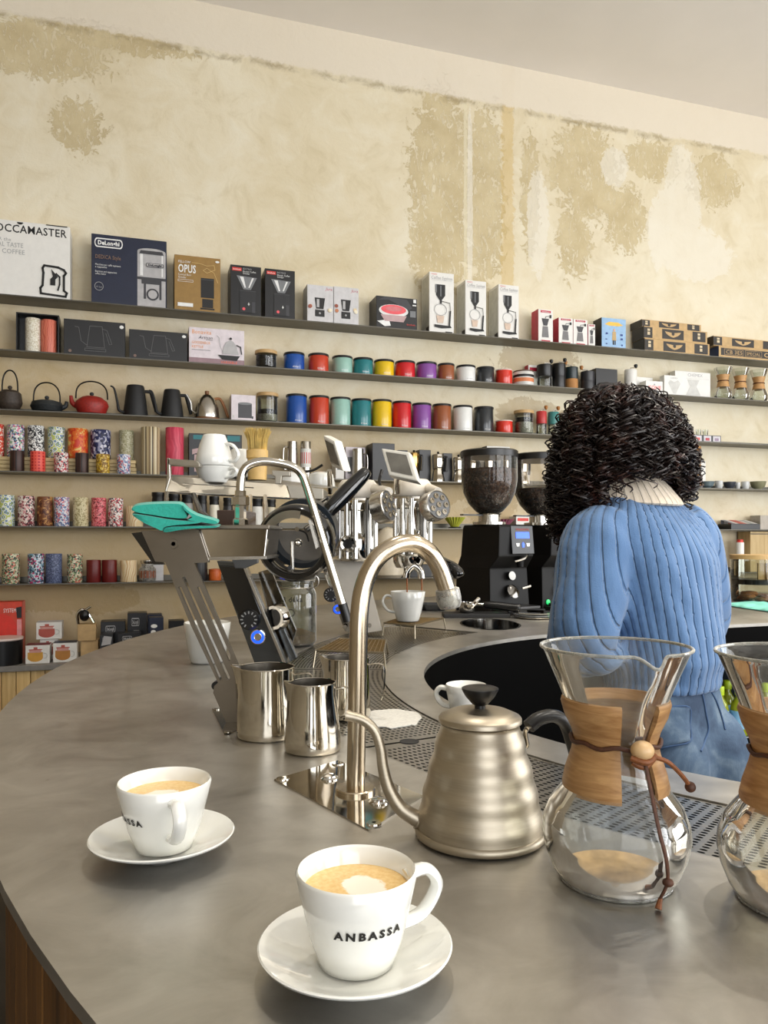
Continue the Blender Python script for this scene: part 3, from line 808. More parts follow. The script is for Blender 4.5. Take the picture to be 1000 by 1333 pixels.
kraftbox(838.5, 921, z1 + hk + .001, hk, .014, 'kraft carton with dark panels in the middle of the stack of three')
kraftbox(836, 913, z1 + 2 * hk + .002, .05, .034, 'flat kraft carton on top of the stack of three')
c = Carton('kraft_carton', 'kraft carton with a dark lettered band under another kraft carton', 'box', 936, 1022, 0, 1, KR_, depth=.13, off=.013, hm=.078)
c.rects([(.03, 1, .2, .86)], CHAR); c.line([(.08, .28), (.36, .28), (.36, .78), (.08, .78)], .001, KR_, closed=True); c.line([(.39, .28), (.64, .28), (.64, .78), (.39, .78)], .001, KR_, closed=True)
c.txt('CB 3E5', .1, .36, .036, KR_, maxw=.24); c.txt('SPECIAL', .405, .38, .03, KR_, maxw=.21); c.txt('CAFÉ', .67, .33, .042, KR_, maxw=.24, bold=.001); c.side(mat('blue_side', (60, 80, 120), .5))
kraftbox(929, 1013, z1 + .079, .068, .016, 'kraft carton with dark panels lying on the lettered kraft carton')

# ---- second shelf ---------------------------------------------------
LINE = mat('thin_grey_ink', (92, 92, 92), .5)
rb = Carton('gift_box', 'open black gift box holding two wrapped rolls', 'box', 24, 79, 414, 2, BLKC, depth=.02, off=.11)
g = G(); w2, h2 = rb.w / 2, rb.h
g.box(-w2, -w2 + .006, -.085, 0, 0, h2); g.box(w2 - .006, w2, -.085, 0, 0, h2); g.box(-w2 + .006, w2 - .006, -.085, 0, h2 - .006, h2); g.box(-w2 + .006, w2 - .006, -.085, 0, 0, .006)
obj('box_rim', g, BLKC, rb.o, smooth=0)
def roll(px0, px1, pt, off, zb, m, lb, nm='wrapped_tin', cat='tin', prof=None, group=None, lid=None, shelf=None):
    pc = (px0 + px1) / 2; p, t = sh_pos(pc, off, 1, zb); r = (px1 - px0) / 2 * t / F * cos(ALPHA) ** .2
    h = hgt(pc, pt, off, zb)
    o = obj(nm, G().lathe([(r * .97, 0), (r, .003), (r, h - .003), (r * .97, h)], 28), m, loc=p, rz=ALPHA + random.uniform(-.5, .5))
    tag(o, lb, cat, group); o['h'] = h; o['r'] = r
    return o
roll(33.5, 52.5, 415.5, .065, SH[2] + .006, pattern('cream_weave', [(222, 216, 196), (200, 190, 165), (232, 228, 214)], 'speckle', 220), 'cream wrapped roll in the black gift box', 'wrapped_roll', 'roll')
roll(54, 73.5, 418, .065, SH[2] + .006, pattern('salmon_weave', [(206, 106, 84), (224, 130, 104), (190, 88, 70)], 'swirl', 18), 'salmon wrapped roll in the black gift box', 'wrapped_roll', 'roll')
for i, (pl, pr, pt, lb) in enumerate(((83, 163, 417.5, 'black kettle carton with thin line drawing beside the gift box'), (168, 244, 431, 'black kettle carton with thin line drawing beside the white kettle carton'))):
    c = Carton('kettle_box', lb, 'box', pl, pr, pt, 2, BLKC, depth=.13, group='black kettle cartons')
    c.line([(.18, .8), (.24, .78), (.28, .4), (.36, .3), (.38, .3)], .0012, LINE)
    c.line([(.42, .84), (.62, .84), (.66, .24), (.37, .24)], .0012, LINE, closed=True)
    c.line([(.62, .78), (.7, .74), (.78, .36), (.74, .34), (.68, .66)], .0012, LINE); c.line([(.34, .2), (.68, .2), (.68, .13), (.34, .13)], .0012, LINE, closed=True)
    c.polys([ell(.94, .87, .035, .05)], WINK); c.disc(.1, .1, .008, mat('brown_ink', (120, 96, 84), .5))
LILAC = mat('lilac_card', (222, 212, 216), .45)
c = Carton('kettle_box', 'white kettle carton with orange lettering and a steel kettle print', 'box', 246, 318, 428, 2, LILAC, depth=.13)
OR = mat('orange_ink', (236, 160, 90), .5); c.rects([(0, 1, 0, .15)], mat('mauve_strip', (150, 122, 128), .5))
c.txt('Bonavita', .05, .82, .032, OR, maxw=.34); c.txt('Artisan', .17, .68, .026, DGREY, maxw=.25, shear=.3)
c.txt('GOOSENECK', .05, .54, .02, OR, maxw=.33); c.txt('KETTLE', .05, .42, .02, OR, maxw=.2); c.rects([(.05, .38, .36, .37), (.3, .42, .65, .66)], DGREY)
c.txt('VARIABLE', .57, .03, .02, mat('coral_ink', (240, 120, 90), .5), maxw=.3)
c.polys([[(.6, .3), (.9, .3), (.86, .52), (.8, .66), (.74, .7), (.66, .62), (.62, .48)]], SILV, 'kettle_print'); c.polys([[(.52, .26), (.92, .26), (.86, .12), (.6, .14)]], INK, 'kettle_print')
c.line([(.86, .56), (.93, .52), (.95, .32)], .003, INK); c.line([(.6, .36), (.56, .5), (.54, .74), (.5, .8)], .0014, GINK); c.disc(.75, .74, .007, INK)

# canisters: short row on shelf 2, tall row on shelf 3
CANC = [('cobalt blue', (20, 78, 160)), ('vermilion', (196, 62, 34)), ('mint green', (150, 192, 178)), ('teal', (28, 120, 126)), ('yellow', (232, 192, 20)), ('scarlet', (206, 28, 34)),
        ('violet', (136, 78, 158)), ('copper brown', (150, 82, 44)), ('white', (232, 232, 228)), ('black', (34, 38, 42))]
def canister(pl, pr, pt, shelf, col, lb, zb=None, metal=0):
    off = .065; pc = (pl + pr) / 2; zb = SH[shelf]; p, t = sh_pos(pc, off, shelf)
    r = (pr - pl) / 2 * t / F * .985; h = hgt(pc, pt, off, zb)
    o = thing('coffee_canister', lb, 'canister', p, ALPHA, 'coffee canisters on the wall shelves')
    m = mat('canister_%d_%d_%d' % col, col, .28, metal, var=.02, coat=.3)
    obj('body', G().lathe([(r * .95, 0), (r * .965, .003), (r * .965, h - .014), (r * .94, h - .012)], 36), m, o)
    obj('lid', G().lathe([(r * .95, h - .014), (r, h - .013), (r, h - .003), (r * .96, h), (r * .6, h - .001), (r * .5, h - .006), (0, h - .006)], 36), mat('canister_rim', (28, 28, 30), .35), o)
    text('airscape', .011, WINK if sum(col) < 560 else GINK, o, (-.02, -r * .968, .012), name='lettering')
    return o
S2 = [(369, 397, 460.5), (401, 428.5, 462), (432, 459.5, 465), (459.5, 486, 467.5), (486.5, 513.5, 470), (514, 541, 471.5), (541.5, 569, 473), (569.5, 592, 474.5), (593.5, 619.5, 477), (620, 644, 479)]
S3 = [(372, 400, 514.5), (402, 429, 516.5), (429.5, 457, 518.5), (457, 484, 520.5), (484, 510.5, 521.5), (510.5, 536, 523.5), (536, 562, 526), (562.5, 588, 527), (589.5, 615.5, 529), (617, 643, 530.5)]
for (nm, col), a, b in zip(CANC, S2, S3):
    canister(*a, 2, col, 'short %s coffee canister on the shelf above the tall canisters' % nm)
    canister(*b, 3, col, 'tall %s coffee canister below the short one of its colour' % nm)
FR = mat('fire_red', (214, 48, 30), .25, coat=.4, var=.02)
for sh, pl, pr, pt, lb in ((2, 645, 667, 482, 'squat flame red canister beside the striped tin on the short canister shelf'), (3, 645, 667.5, 548, 'squat flame red canister beside the tall black canister')):
    o = roll(pl, pr, pt, .06, SH[sh], FR, lb, 'coffee_canister', 'canister'); h, r = o['h'], o['r']
    obj('rim', G().lathe([(r * .97, h), (r * 1.01, h - .001), (r * 1.01, h - .007), (r * .99, h - .007)], 28), mat('light_rim', (226, 206, 196), .4), o)
def glassjar(pl, pr, pt, shelf, lb, fill=.35, zb=None, fillcol=(34, 30, 28), plunger=True, off=.06, pos=None):
    pc = (pl + pr) / 2; zb = SH[shelf] if zb is None else zb
    if pos is None: p, t = sh_pos(pc, off, 1, zb); h = hgt(pc, pt, off, zb); r = (pr - pl) / 2 * t / F
    else: p, r, h = pos
    o = thing('glass_jar', lb, 'jar', p, ALPHA)
    obj('glass_body', G().lathe([(0, .002), (r * .86, .002), (r * .92, .01), (r * .92, h - .02)], 32, caps=False), glass('jar_glass', (232, 236, 230), 1.6), o)
    obj('lid', G().lathe([(r, h - .02), (r, h - .002), (r * .97, h), (0, h)], 32), mat('bamboo_lid', (196, 160, 108), .5, stretch=(1, 20, 1)), o)
    if plunger: obj('seal_plate', G().lathe([(r * .88, fill * h), (r * .88, fill * h + .022), (r * .3, fill * h + .024)], 28), BLACKM, o)
    obj('contents', G().lathe([(0, .004), (r * .88, .006), (r * .88, fill * h * .9), (0, fill * h * .92)], 24), mat('jar_fill_%d_%d_%d' % fillcol, fillcol, .7, var=.3, scale=200), o)
    return o
glassjar(332, 361, 457.5, 2, 'short glass jar of black coffee with bamboo lid', .5)
glassjar(334, 362.5, 512.5, 3, 'taller glass jar with black seal plate beside the small white box', .3, fillcol=(170, 164, 150))
glassjar(669, 695, 535, 3, 'glass jar with black seal plate near the red hand grinder', .55, fillcol=(190, 184, 170))
TW = mat('tin_white', (220, 218, 212), .35)
o = roll(668, 695, 484, .06, SH[2], TW, 'white tin with black and orange band beside the flame red canister', 'coffee_tin', 'tin'); h, r = o['h'], o['r']
obj('band', G().lathe([(r * 1.006, h * .55), (r * 1.006, h * .72)], 28, caps=False), INK, o); obj('band', G().lathe([(r * 1.006, h * .22), (r * 1.006, h * .48)], 28, caps=False), mat('orange_band', (212, 128, 80), .5), o)
obj('lid', G().lathe([(r * 1.01, h - .008), (r * 1.01, h), (r * .9, h + .001), (0, h + .001)], 28), mat('brown_lid', (92, 66, 46), .4), o)
c = Carton('filter_box', 'small white box with carmine side behind the striped tin', 'box', 688, 704, 475.5, 2, WHITEP, depth=.05, off=.115); c.side(RED); c.rects([(.1, .9, .75, .9)], RED)

def handgrinder(pc, pl, pr, pt, shelf, lb, colm, base, knob, crank=1, off=.06, glassb=True):
    p, t = sh_pos(pc, off, shelf); r = (pr - pl) / 2 * t / F; h = hgt(pc, pt, off, SH[shelf])
    o = thing('hand_grinder', lb, 'grinder', p, ALPHA, 'hand grinders on the wall shelves')
    hb = h * .38
    obj('ground_jar', G().lathe([(0, .001), (r * .95, .002), (r, .01), (r * .96, hb)], 24, caps=False), base, o)
    obj('body', G().lathe([(r * .96, hb), (r, hb + .004), (r * 1.0, h * .78), (r * .92, h * .8), (0, h * .8)], 24), colm, o)
    g = G().tube([(0, 0, h * .78), (0, 0, h * .87), (crank * r * 1.0, 0, h * .885)], .0035, 8)
    obj('crank', g, STEEL, o)
    obj('knob', G().lathe([(.006, 0), (.011, .008), (.013, .02), (.009, .026), (0, .027)], 14), knob, o, loc=(crank * r, 0, h * .885 - .002))
    return o
WOODK = mat('wood_knob', (170, 112, 52), .45, var=.1)
JG = glass('jar_glass')
handgrinder(709, 699, 719, 468, 2, 'black hand grinder with glass base beside the striped tin', BLACKP, JG, BLACKP)
handgrinder(727.5, 719, 737, 466, 2, 'slim all-black hand grinder with black crank knob', BLACKP, BLACKP, BLACKP)
handgrinder(744, 736, 753, 471, 2, 'dark green hand grinder with wooden knob on the short canister shelf', mat('dark_green', (30, 44, 46), .35), mat('cork', (176, 124, 70), .7), WOODK, -1, off=.085)
handgrinder(765, 756, 774, 478, 2, 'short charcoal hand grinder with steel crank beside the black carton', mat('charcoal', (40, 40, 44), .4), mat('charcoal', (40, 40, 44), .4), WOODK, -1)
handgrinder(705, 698.5, 712, 528, 3, 'red hand grinder with clear base and wooden knob', mat('grinder_red', (188, 52, 52), .4), JG, WOODK, 1)
handgrinder(720.5, 713.5, 728, 529, 3, 'teal hand grinder with clear base beside the red one', mat('grinder_teal', (60, 128, 124), .4), JG, WOODK, 1)
handgrinder(736, 729, 744, 530, 3, 'beige hand grinder beside the teal one', mat('grinder_beige', (200, 186, 160), .4), JG, WOODK, 1)
handgrinder(821, 813, 829, 474, 2, 'white hand grinder with long crank and black knob', WHITEP, WHITEP, BLACKP, 1)
Carton('black_carton', 'black carton standing behind the charcoal hand grinder', 'box', 776, 804, 480, 2, BLKC, depth=.08, off=.05)
c = Carton('filter_box', 'low white carton beside the white hand grinder', 'box', 827, 850, 491, 2, WHITEP, depth=.04, off=.11)
c = Carton('filter_box', 'small white box with pink lettering', 'box', 841, 863, 496, 2, WHITEP, depth=.07, off=.02); c.txt('KONE', .14, .36, .034, mat('pink_letters', (232, 132, 130), .5), maxw=.74, bold=.001)
c.disc(.5, .72, .006, GINK)
c = Carton('filter_box', 'white filter carton with a pale cone drawing', 'box', 865, 890, 489, 2, WHITEP, depth=.05, off=.035)
PALE = mat('pale_grey_print', (205, 204, 198), .5)
c.polys([[(.2, .62), (.3, .78), (.5, .68), (.72, .78), (.84, .62), (.6, .1), (.46, .1)]], PALE); c.txt('CHEMEX', .5, .84, .014, GINK, 'CENTER')
c = Carton('coffee_maker_box', 'big white carton with a pale hourglass flask drawing', 'box', 879, 925, 484, 2, WHITEP, depth=.06, off=.09)
c.txt('CHEMEX', .35, .82, .03, GINK, maxw=.42); c.polys([[(.34, .7), (.68, .7), (.6, .45), (.72, .12), (.3, .12), (.42, .45)]], PALE); c.rects([(.3, .95, .74, .745)], GINK)
# ---- third shelf: teapots and kettles ---------------------------------
def arch(r, h, z0, n=18, y=0, sq=1.0):
    return [(-r * cos(pi * k / n), y, z0 + h * (sin(pi * k / n) ** sq)) for k in range(n + 1)]
IRONB = mat('iron_black', (30, 34, 36), .55, var=.2, bump=.15, scale=90)
IRONR = mat('iron_red', (150, 34, 26), .5, var=.12, bump=.15, scale=90)
IRONBR = mat('iron_brown', (58, 48, 40), .6, var=.2, bump=.2, scale=90)
def teapot(pc, wpx, pbody, ptop, lb, m, prof, side=-1, off=.075, hr=.62, hm=None):
    p, t = sh_pos(pc, off, 3); R = wpx / 2 * t / F; hb = hgt(pc, pbody, off, SH[3]); ht = hgt(pc, ptop, off, SH[3])
    o = thing('iron_teapot', lb, 'teapot', p, ALPHA, 'iron teapots on the wall shelf')
    obj('body', G().lathe([(R * a, hb * b) for a, b in prof], 40), m, o)
    g = G().tube(spline([(side * R * .8, 0, hb * .45), (side * R * 1.12, 0, hb * .62), (side * R * 1.2, 0, hb * 1.0)], 6), [.017 - .0007 * k for k in range(13)], 10)
    obj('spout', g, m, o)
    obj('lid_knob', G().lathe([(.004, 0), (.006, .008), (.011, .014), (.011, .022), (.006, .027), (0, .028)], 16), IRONB if m != IRONBR else m, o, loc=(0, 0, hb * .97))
    g = G().tube(arch(R * hr, ht - hb * .88, hb * .88, sq=.62), [(.0075, .004)] * 19, 8, flat=(0, 1, 0))
    obj('handle', g, mat('handle_black', (18, 18, 19), .4), o)
    return o
teapot(13, 30, 508, 482, 'dark brown iron teapot with a tall loop handle', IRONBR, [(.55, 0), (.7, .05), (.95, .3), (1.0, .42), (.9, .85), (.6, .98), (.3, 1.0), (0, 1.02)], hr=.62)
teapot(61, 40, 521.5, 498, 'flat black iron teapot with a round loop handle', IRONB, [(.6, 0), (.85, .1), (1.0, .5), (.9, .85), (.5, 1), (0, 1.03)], side=1, hr=.8)
teapot(119.5, 42, 516.5, 496.5, 'red iron teapot with black loop handle', IRONR, [(.6, 0), (.8, .05), (1.0, .5), (.92, .72), (.6, .95), (.4, 1), (0, 1.02)], side=-1, hr=.92)
def gooseneck(pc, wpx, pt, lb, body, hand, silver=False, hs=1.0):
    off = .075; p, t = sh_pos(pc, off, 3); R = wpx / 2 * t / F; h = hgt(pc, pt, off, SH[3])
    o = thing('gooseneck_kettle', lb, 'kettle', p, ALPHA + .28, 'gooseneck kettles on the wall shelf')
    if not silver:
        obj('body', G().lathe([(R, 0), (R * 1.02, .006), (R * .72, h - .008), (R * .68, h)], 36), body, o)
        obj('lid', G().lathe([(R * .66, h), (R * .66, h + .003), (0, h + .004)], 30), body, o)
        obj('spout', G().tube(spline([(-R * .85, 0, .02), (-R * 1.35, 0, .03), (-R * 1.5, 0, h * .45), (-R * 1.75, 0, h * .85), (-R * 2.05, 0, h * .93)], 6), [.009 - .0002 * k for k in range(25)], 10), body, o)
        g = G().tube([(R * .7, 0, h * .86), (R * 1.2, 0, h * .87), (R * 1.35, 0, h * .82), (R * 1.75, 0, h * .22)], [.009, .01, .012, .009], 10)
        obj('handle', g, hand, o)
    else:
        obj('base', G().lathe([(R * .98, 0), (R * 1.0, .012), (R * .9, .013)], 30), mat('walnut', (120, 78, 44), .5), o)
        obj('body', G().lathe([(R * .98, .012), (R * 1.0, .02), (R * .92, h * .4), (R * .7, h * .68), (R * .35, h * .84), (0, h * .86)], 36), STEEL, o)
        obj('knob', G().lathe([(.006, h * .85), (.012, h * .88), (.012, h * .98), (0, h)], 14), mat('walnut', (120, 78, 44), .5), o)
        obj('spout', G().tube(spline([(-R * .85, 0, .03), (-R * 1.25, 0, .05), (-R * 1.35, 0, h * .55), (-R * 1.7, 0, h * .8)], 6), .006, 8), STEEL, o)
        obj('handle', G().tube(spline([(R * .55, 0, h * .72), (R * 1.1, 0, h * .76), (R * 1.5, 0, h * .5), (R * 1.75, 0, h * .22), (R * 1.85, 0, h * .2)], 6), [.008] * 25, 10), mat('light_walnut', (160, 104, 58), .45), o)
    return o
gooseneck(176.5, 31, 503, 'large matte black gooseneck kettle beside the red teapot', BLACKM, BLACKM)
gooseneck(224, 29, 508.5, 'smaller matte black gooseneck kettle beside the steel kettle', BLACKM, BLACKM)
gooseneck(269.5, 32, 508.5, 'steel gooseneck kettle with wooden handle and knob', STEEL, None, True)
c = Carton('canister_box', 'small white box printed with a dark canister', 'box', 301, 333, 514, 3, LILAC, depth=.1, off=.02)
c.rects([(.28, .84, .1, .66)], DGREY, 'canister_print'); c.polys([ell(.56, .66, .28, .05)], GLS, 'canister_print'); c.rects([(.84, .9, .08, .18)], DGREY, 'canister_print'); c.rects([(.06, .12, .1, .2)], PALE)
# chemex trio far right on shelf 2
def mini_chemex(pc, lb, hpx=42):
    off = .08; p, t = sh_pos(pc, off, 2); s = .205 / .2217
    o = thing('hourglass_coffee_maker', lb, 'coffee maker', p, ALPHA, 'small hourglass coffee makers on the wall shelf'); h = hpx * t / F; R = h * .265
    obj('glass_body', G().lathe([(0, .001), (R * .75, .001), (R * .98, h * .12), (R * 1.0, h * .2), (R * .5, h * .52), (R * .45, h * .6), (R * .55, h * .66), (R * 1.02, h)], 28, caps=False), glass('jar_glass'), o)
    obj('wood_collar', G().lathe([(R * .72, h * .4), (R * .6, h * .55), (R * .56, h * .6), (R * .6, h * .66), (R * .74, h * .78), (R * .66, h * .78), (R * .5, h * .6), (R * .6, h * .42)], 24), mat('collar_wood', (196, 150, 96), .5, var=.1, stretch=(1, 1, 8)), o)
    obj('tie', G().tube([(R * .59 * cos(2 * pi * k / 20), R * .59 * sin(2 * pi * k / 20), h * .59) for k in range(20)], .004, 6, closed=True), mat('leather', (86, 48, 24), .6), o)
for pc, lb in ((941.5, 'small hourglass glass coffee maker next to the big white carton'), (964, 'small hourglass glass coffee maker between two like it'), (988, 'small hourglass glass coffee maker at the far end of its row of three')):
    mini_chemex(pc, lb)
# right end of shelf 3
c = Carton('gift_set_box', 'black window box with three printed pictures and small glasses on top', 'box', 902, 939, 566.5, 3, BLKC, depth=.09, off=.02)
for a, cl in ((.05, (214, 90, 84)), (.38, (180, 70, 80)), (.7, (150, 130, 150))):
    c.rects([(a, a + .26, .1, .9)], mat('photo_%d' % cl[0], (205, 200, 205), .5)); c.rects([(a + .06, a + .2, .2, .6)], mat('photo2_%d' % cl[0], cl, .5))
for px, lb in ((909.5, 'small clear glass on the window box beside the hair'), (918.5, 'small clear glass at the free end of the window box')):
    u, t = SP(px, .06); zb = SH[3] + c.h
    o = obj('small_glass', G().lathe([(0, .001), (.016, .001), (.019, .045)], 18, caps=False), glass('jar_glass'), loc=WU(u, -.06, zb)); tag(o, lb, 'glass', 'small glasses on the window box')

# ---- fourth shelf -------------------------------------------------------
RISH = .083
u0, _ = SP(-30, .07); u1, _ = SP(177, .07)
ris = thing('bamboo_lath_stack', 'stack of pale bamboo laths that raises the back row of tins', 'riser', WU(u0, -.07, SH[4]), ALPHA)
BAM = woodmat('bamboo', (190, 164, 112), (226, 204, 152), stretch=(1.2, 14, 14), scale=4)
lm = None
for k in range(4):
    for j in range(2):
        if lm is None: q = obj('lath', G().box(0, u1 - u0, 0, .042, 0, RISH / 4 - .002), BAM, ris, smooth=0, bevel=.0012, seg=1); lm = q.data
        else: q = bpy.data.objects.new('lath', lm); C.objects.link(q); q.parent = ris
        q.location = (random.uniform(-.003, .003), .0 + j * .045, k * RISH / 4)
TZ = SH[4] + RISH
PT = {
 'redfleck': pattern('tin_redfleck', [(214, 60, 44), (236, 226, 210), (190, 40, 34), (222, 90, 60)], 'speckle', 130),
 'pastel': pattern('tin_pastel', [(230, 226, 224), (120, 150, 190), (220, 120, 150), (60, 66, 80), (236, 232, 226), (150, 180, 150)], 'speckle', 120),
 'bw': pattern('tin_bw', [(34, 34, 38), (236, 236, 232), (40, 40, 46)], 'cloud', 75),
 'leafy': pattern('tin_leafy', [(236, 238, 230), (140, 160, 60), (110, 140, 170), (232, 234, 226), (190, 200, 110)], 'flower', 52),
 'flame': pattern('tin_flame', [(206, 56, 30), (224, 110, 40), (232, 196, 110), (214, 70, 36)], 'cloud', 32),
 'navy': pattern('tin_navy', [(34, 40, 84), (206, 204, 214), (40, 44, 90), (150, 150, 176), (30, 34, 66)], 'speckle', 90),
 'sage': pattern('tin_sage', [(190, 186, 154), (176, 170, 134), (206, 202, 176), (150, 146, 108)], 'speckle', 200),
 'beach': pattern('tin_stripe', [(196, 178, 140), (120, 96, 66), (216, 204, 170), (166, 146, 108), (80, 66, 48)], 'stripe', 7),
 'pink': pattern('tin_pink', [(206, 66, 90), (216, 84, 104), (190, 54, 80)], 'swirl', 9),
 'coraldot': pattern('tin_coraldot', [(190, 30, 36), (236, 92, 76)], 'dots', 62),
 'floral': pattern('tin_floral', [(236, 228, 224), (206, 70, 80), (238, 232, 226), (60, 60, 70), (200, 160, 150)], 'speckle', 150),
 'golden': pattern('tin_golden', [(196, 156, 40), (130, 96, 30), (226, 200, 110), (160, 120, 36)], 'speckle', 120),
 'bluewhite': pattern('tin_bluewhite', [(226, 228, 236), (80, 100, 150), (228, 220, 222), (150, 166, 196), (206, 110, 120)], 'speckle', 140),
 'maroonfl': pattern('tin_maroonfl', [(226, 206, 196), (130, 50, 56), (60, 40, 44), (214, 150, 150), (230, 220, 210)], 'speckle', 130),
 'browngold': pattern('tin_browngold', [(74, 34, 26), (120, 70, 36), (190, 140, 80), (60, 26, 22)], 'cloud', 38),
 'beige': pattern('tin_beige', [(206, 194, 150), (220, 210, 170), (160, 146, 100), (214, 202, 160)], 'speckle', 170),
 'meadow': pattern('tin_meadow', [(222, 216, 190), (90, 120, 80), (200, 110, 90), (60, 60, 56), (216, 210, 180), (150, 170, 130)], 'speckle', 150),
 'indigo': pattern('tin_indigo', [(70, 80, 112), (120, 132, 164), (92, 102, 136), (60, 70, 100)], 'speckle', 260),
 'confetti': pattern('tin_confetti', [(220, 224, 230), (190, 60, 110), (40, 80, 110), (200, 210, 220), (60, 60, 70), (120, 160, 180)], 'speckle', 120),
 'marble': pattern('tin_marble', [(226, 200, 150), (240, 226, 196), (200, 150, 80), (232, 214, 176)], 'swirl', 8),
 'darkwood': pattern('tin_darkwood', [(40, 24, 20), (66, 38, 30), (34, 20, 18)], 'stripe', 5),
 'maroon': mat('tin_maroon', (104, 24, 22), .35, var=.04),
 'pinkred': pattern('tin_pinkred', [(120, 40, 40), (224, 110, 120), (232, 140, 140), (206, 80, 90)], 'speckle', 170),
}
def tin(a, b, pt, zb, key, lb, off=.055, lid=True):
    o = roll(a, b, pt, off, zb, PT[key], lb, 'tea_tin', 'tin', group='paper-covered tea tins'); h, r = o['h'], o['r']
    if lid: obj('lid', G().lathe([(r * .99, h * .74), (r * 1.015, h * .74), (r * 1.015, h - .002), (r * .97, h + .001), (0, h + .001)], 28), PT[key], o)
    return o
bk = .118
for a, b, pt, key, lb in ((-15, 4.5, 553, 'redfleck', 'red flecked tea tin standing on the bamboo laths'), (10, 31, 554, 'pastel', 'pastel flowered tea tin standing on the bamboo laths'), (37, 57, 555, 'bw', 'black and white scroll tea tin on the bamboo laths'), (63, 84, 557, 'leafy', 'white tea tin with green and blue leaves on the bamboo laths'),
                          (89, 114, 559, 'flame', 'orange flame patterned tea tin on the bamboo laths'), (118.5, 143.5, 560.5, 'navy', 'navy blossom tea tin on the bamboo laths'), (155.5, 174, 561, 'sage', 'plain sage flecked tea tin on the bamboo laths')):
    tin(a, b, pt, TZ, key, lb, off=bk)
tin(184, 208, 557, SH[4], 'beach', 'tall tin with beige and brown upright stripes', .06); tin(216, 239, 557.5, SH[4], 'pink', 'tall crimson pink tin behind the cup tray', .06)
for a, b, pt, key, lb in ((13.5, 31, 587, 'darkwood', 'small dark brown tin under the pastel flowered tin'), (40, 58.5, 588, 'coraldot', 'small coral dotted tin in front of the bamboo laths'), (71, 88.5, 589.5, 'floral', 'small white and red floral tin in front of the bamboo laths'),
                          (98.5, 115, 590, 'darkwood', 'small dark brown tin under the orange flame tin'), (125.5, 142.5, 591.5, 'golden', 'small golden flowered tin in front of the bamboo laths'), (152.5, 169.5, 592, 'bluewhite', 'small blue and white floral tin in front of the bamboo laths')):
    tin(a, b, pt, SH[4], key, lb, .029, lid=False)
c = Carton('coffee_press_box', 'black carton with teal flashes behind the upturned cups', 'box', 246, 315, 565, 4, BLKC, depth=.1, off=.04)
TEALI = mat('teal_ink', (40, 120, 126), .5); c.rects([(.08, .3, .86, .96)], TEALI); c.rects([(.72, .96, .84, .97)], TEALI); c.polys([[(.06, .5), (.2, .56), (.2, .66), (.06, .62)], [(.1, .1), (.16, .1), (.16, .5), (.1, .5)]], mat('printed_pinkgrey', (190, 160, 160), .5))
# steel and boxed things in the middle of shelf 4
def pot(pc, wpx, pt, lb, off=.06, handle=1, m=None):
    p, t = sh_pos(pc, off, 4); r = wpx / 2 * t / F; h = hgt(pc, pt, off, SH[4])
    o = thing('steel_jug', lb, 'jug', p, ALPHA)
    obj('body', G().lathe([(r, 0), (r, .01), (r * .84, h), (r * .8, h), (r * .95, .012), (0, .01)], 28), m or STEEL, o)
    obj('handle', G().tube(spline([(handle * r * .85, 0, h * .85), (handle * r * 1.5, 0, h * .8), (handle * r * 1.5, 0, h * .3), (handle * r * .95, 0, h * .25)], 5), .005, 8), m or STEEL, o)
    return o
pot(380.5, 15, 575, 'tall steel jug beside the red-labelled flask', handle=-1)
o = roll(391, 405, 575, .055, SH[4], STEEL, 'steel flask with a red label', 'steel_flask', 'flask'); h, r = o['h'], o['r']
obj('label', G().lathe([(r * 1.01, h * .3), (r * 1.01, h * .8)], 28, caps=False), WHITEP, o); obj('label', G().lathe([(r * 1.02, h * .4), (r * 1.02, h * .7)], 14, caps=False), RINK, o)
c = Carton('press_box', 'white carton behind the tilted white tablet', 'box', 437, 448, 583, 4, WHITEP, depth=.1, off=.03); c.rects([(.2, .8, .3, .6)], GLS)
c = Carton('press_box', 'white carton with jug print behind the small steel jug', 'box', 450, 476, 582, 4, LILAC, depth=.05, off=.1); c.rects([(.1, .5, .2, .7)], GLS)
pot(466, 17, 584.5, 'small steel jug in front of the white carton', handle=1)
Carton('black_carton', 'black carton behind the upright white tablet', 'box', 485, 514, 577, 4, BLKC, depth=.13, off=.02)
def moka(pc, wpx, pt, lb, m=POLISH, off=.05):
    p, t = sh_pos(pc, off, 4); r = wpx / 2 * t / F; h = hgt(pc, pt, off, SH[4])
    o = thing('moka_pot', lb, 'moka pot', p, ALPHA + .3, 'moka pots on the wall shelf')
    obj('boiler', G().lathe([(r, 0), (r * 1.0, h * .06), (r * .72, h * .4), (r * .8, h * .43)], 8), m, o, smooth=20)
    obj('top_chamber', G().lathe([(r * .78, h * .43), (r * .82, h * .46), (r * .92, h * .86), (r * .86, h * .9), (r * .2, h * .95), (0, h * .95)], 8), m, o, smooth=20)
    obj('lid_knob', G().lathe([(.004, h * .94), (.008, h * .97), (.006, h), (0, h)], 10), BLACKP, o)
    obj('handle', G().tube(spline([(r * .85, 0, h * .82), (r * 1.6, 0, h * .84), (r * 1.75, 0, h * .7), (r * 1.6, 0, h * .36)], 5), [.008] * 16, 8), BLACKP, o)
    return o
moka(539, 15, 586, 'brass-toned moka pot beside the upright white tablet', mat('brass_pot', (196, 160, 96), .2, 1.0)); moka(570.5, 17, 588, 'steel moka pot standing between two black handles'); moka(597, 15, 592, 'steel moka pot beside the coffee bean hopper')
for a, b, pt, lb in ((518, 531, 586, 'black moka carton behind the white tablet'), (546, 561, 585.5, 'black moka carton behind the brass-toned pot'), (577, 589, 590, 'black moka carton near the bean hopper')):
    Carton('moka_box', lb, 'box', a, b, pt, 4, BLKC, depth=.07, off=.09, group='black moka cartons')
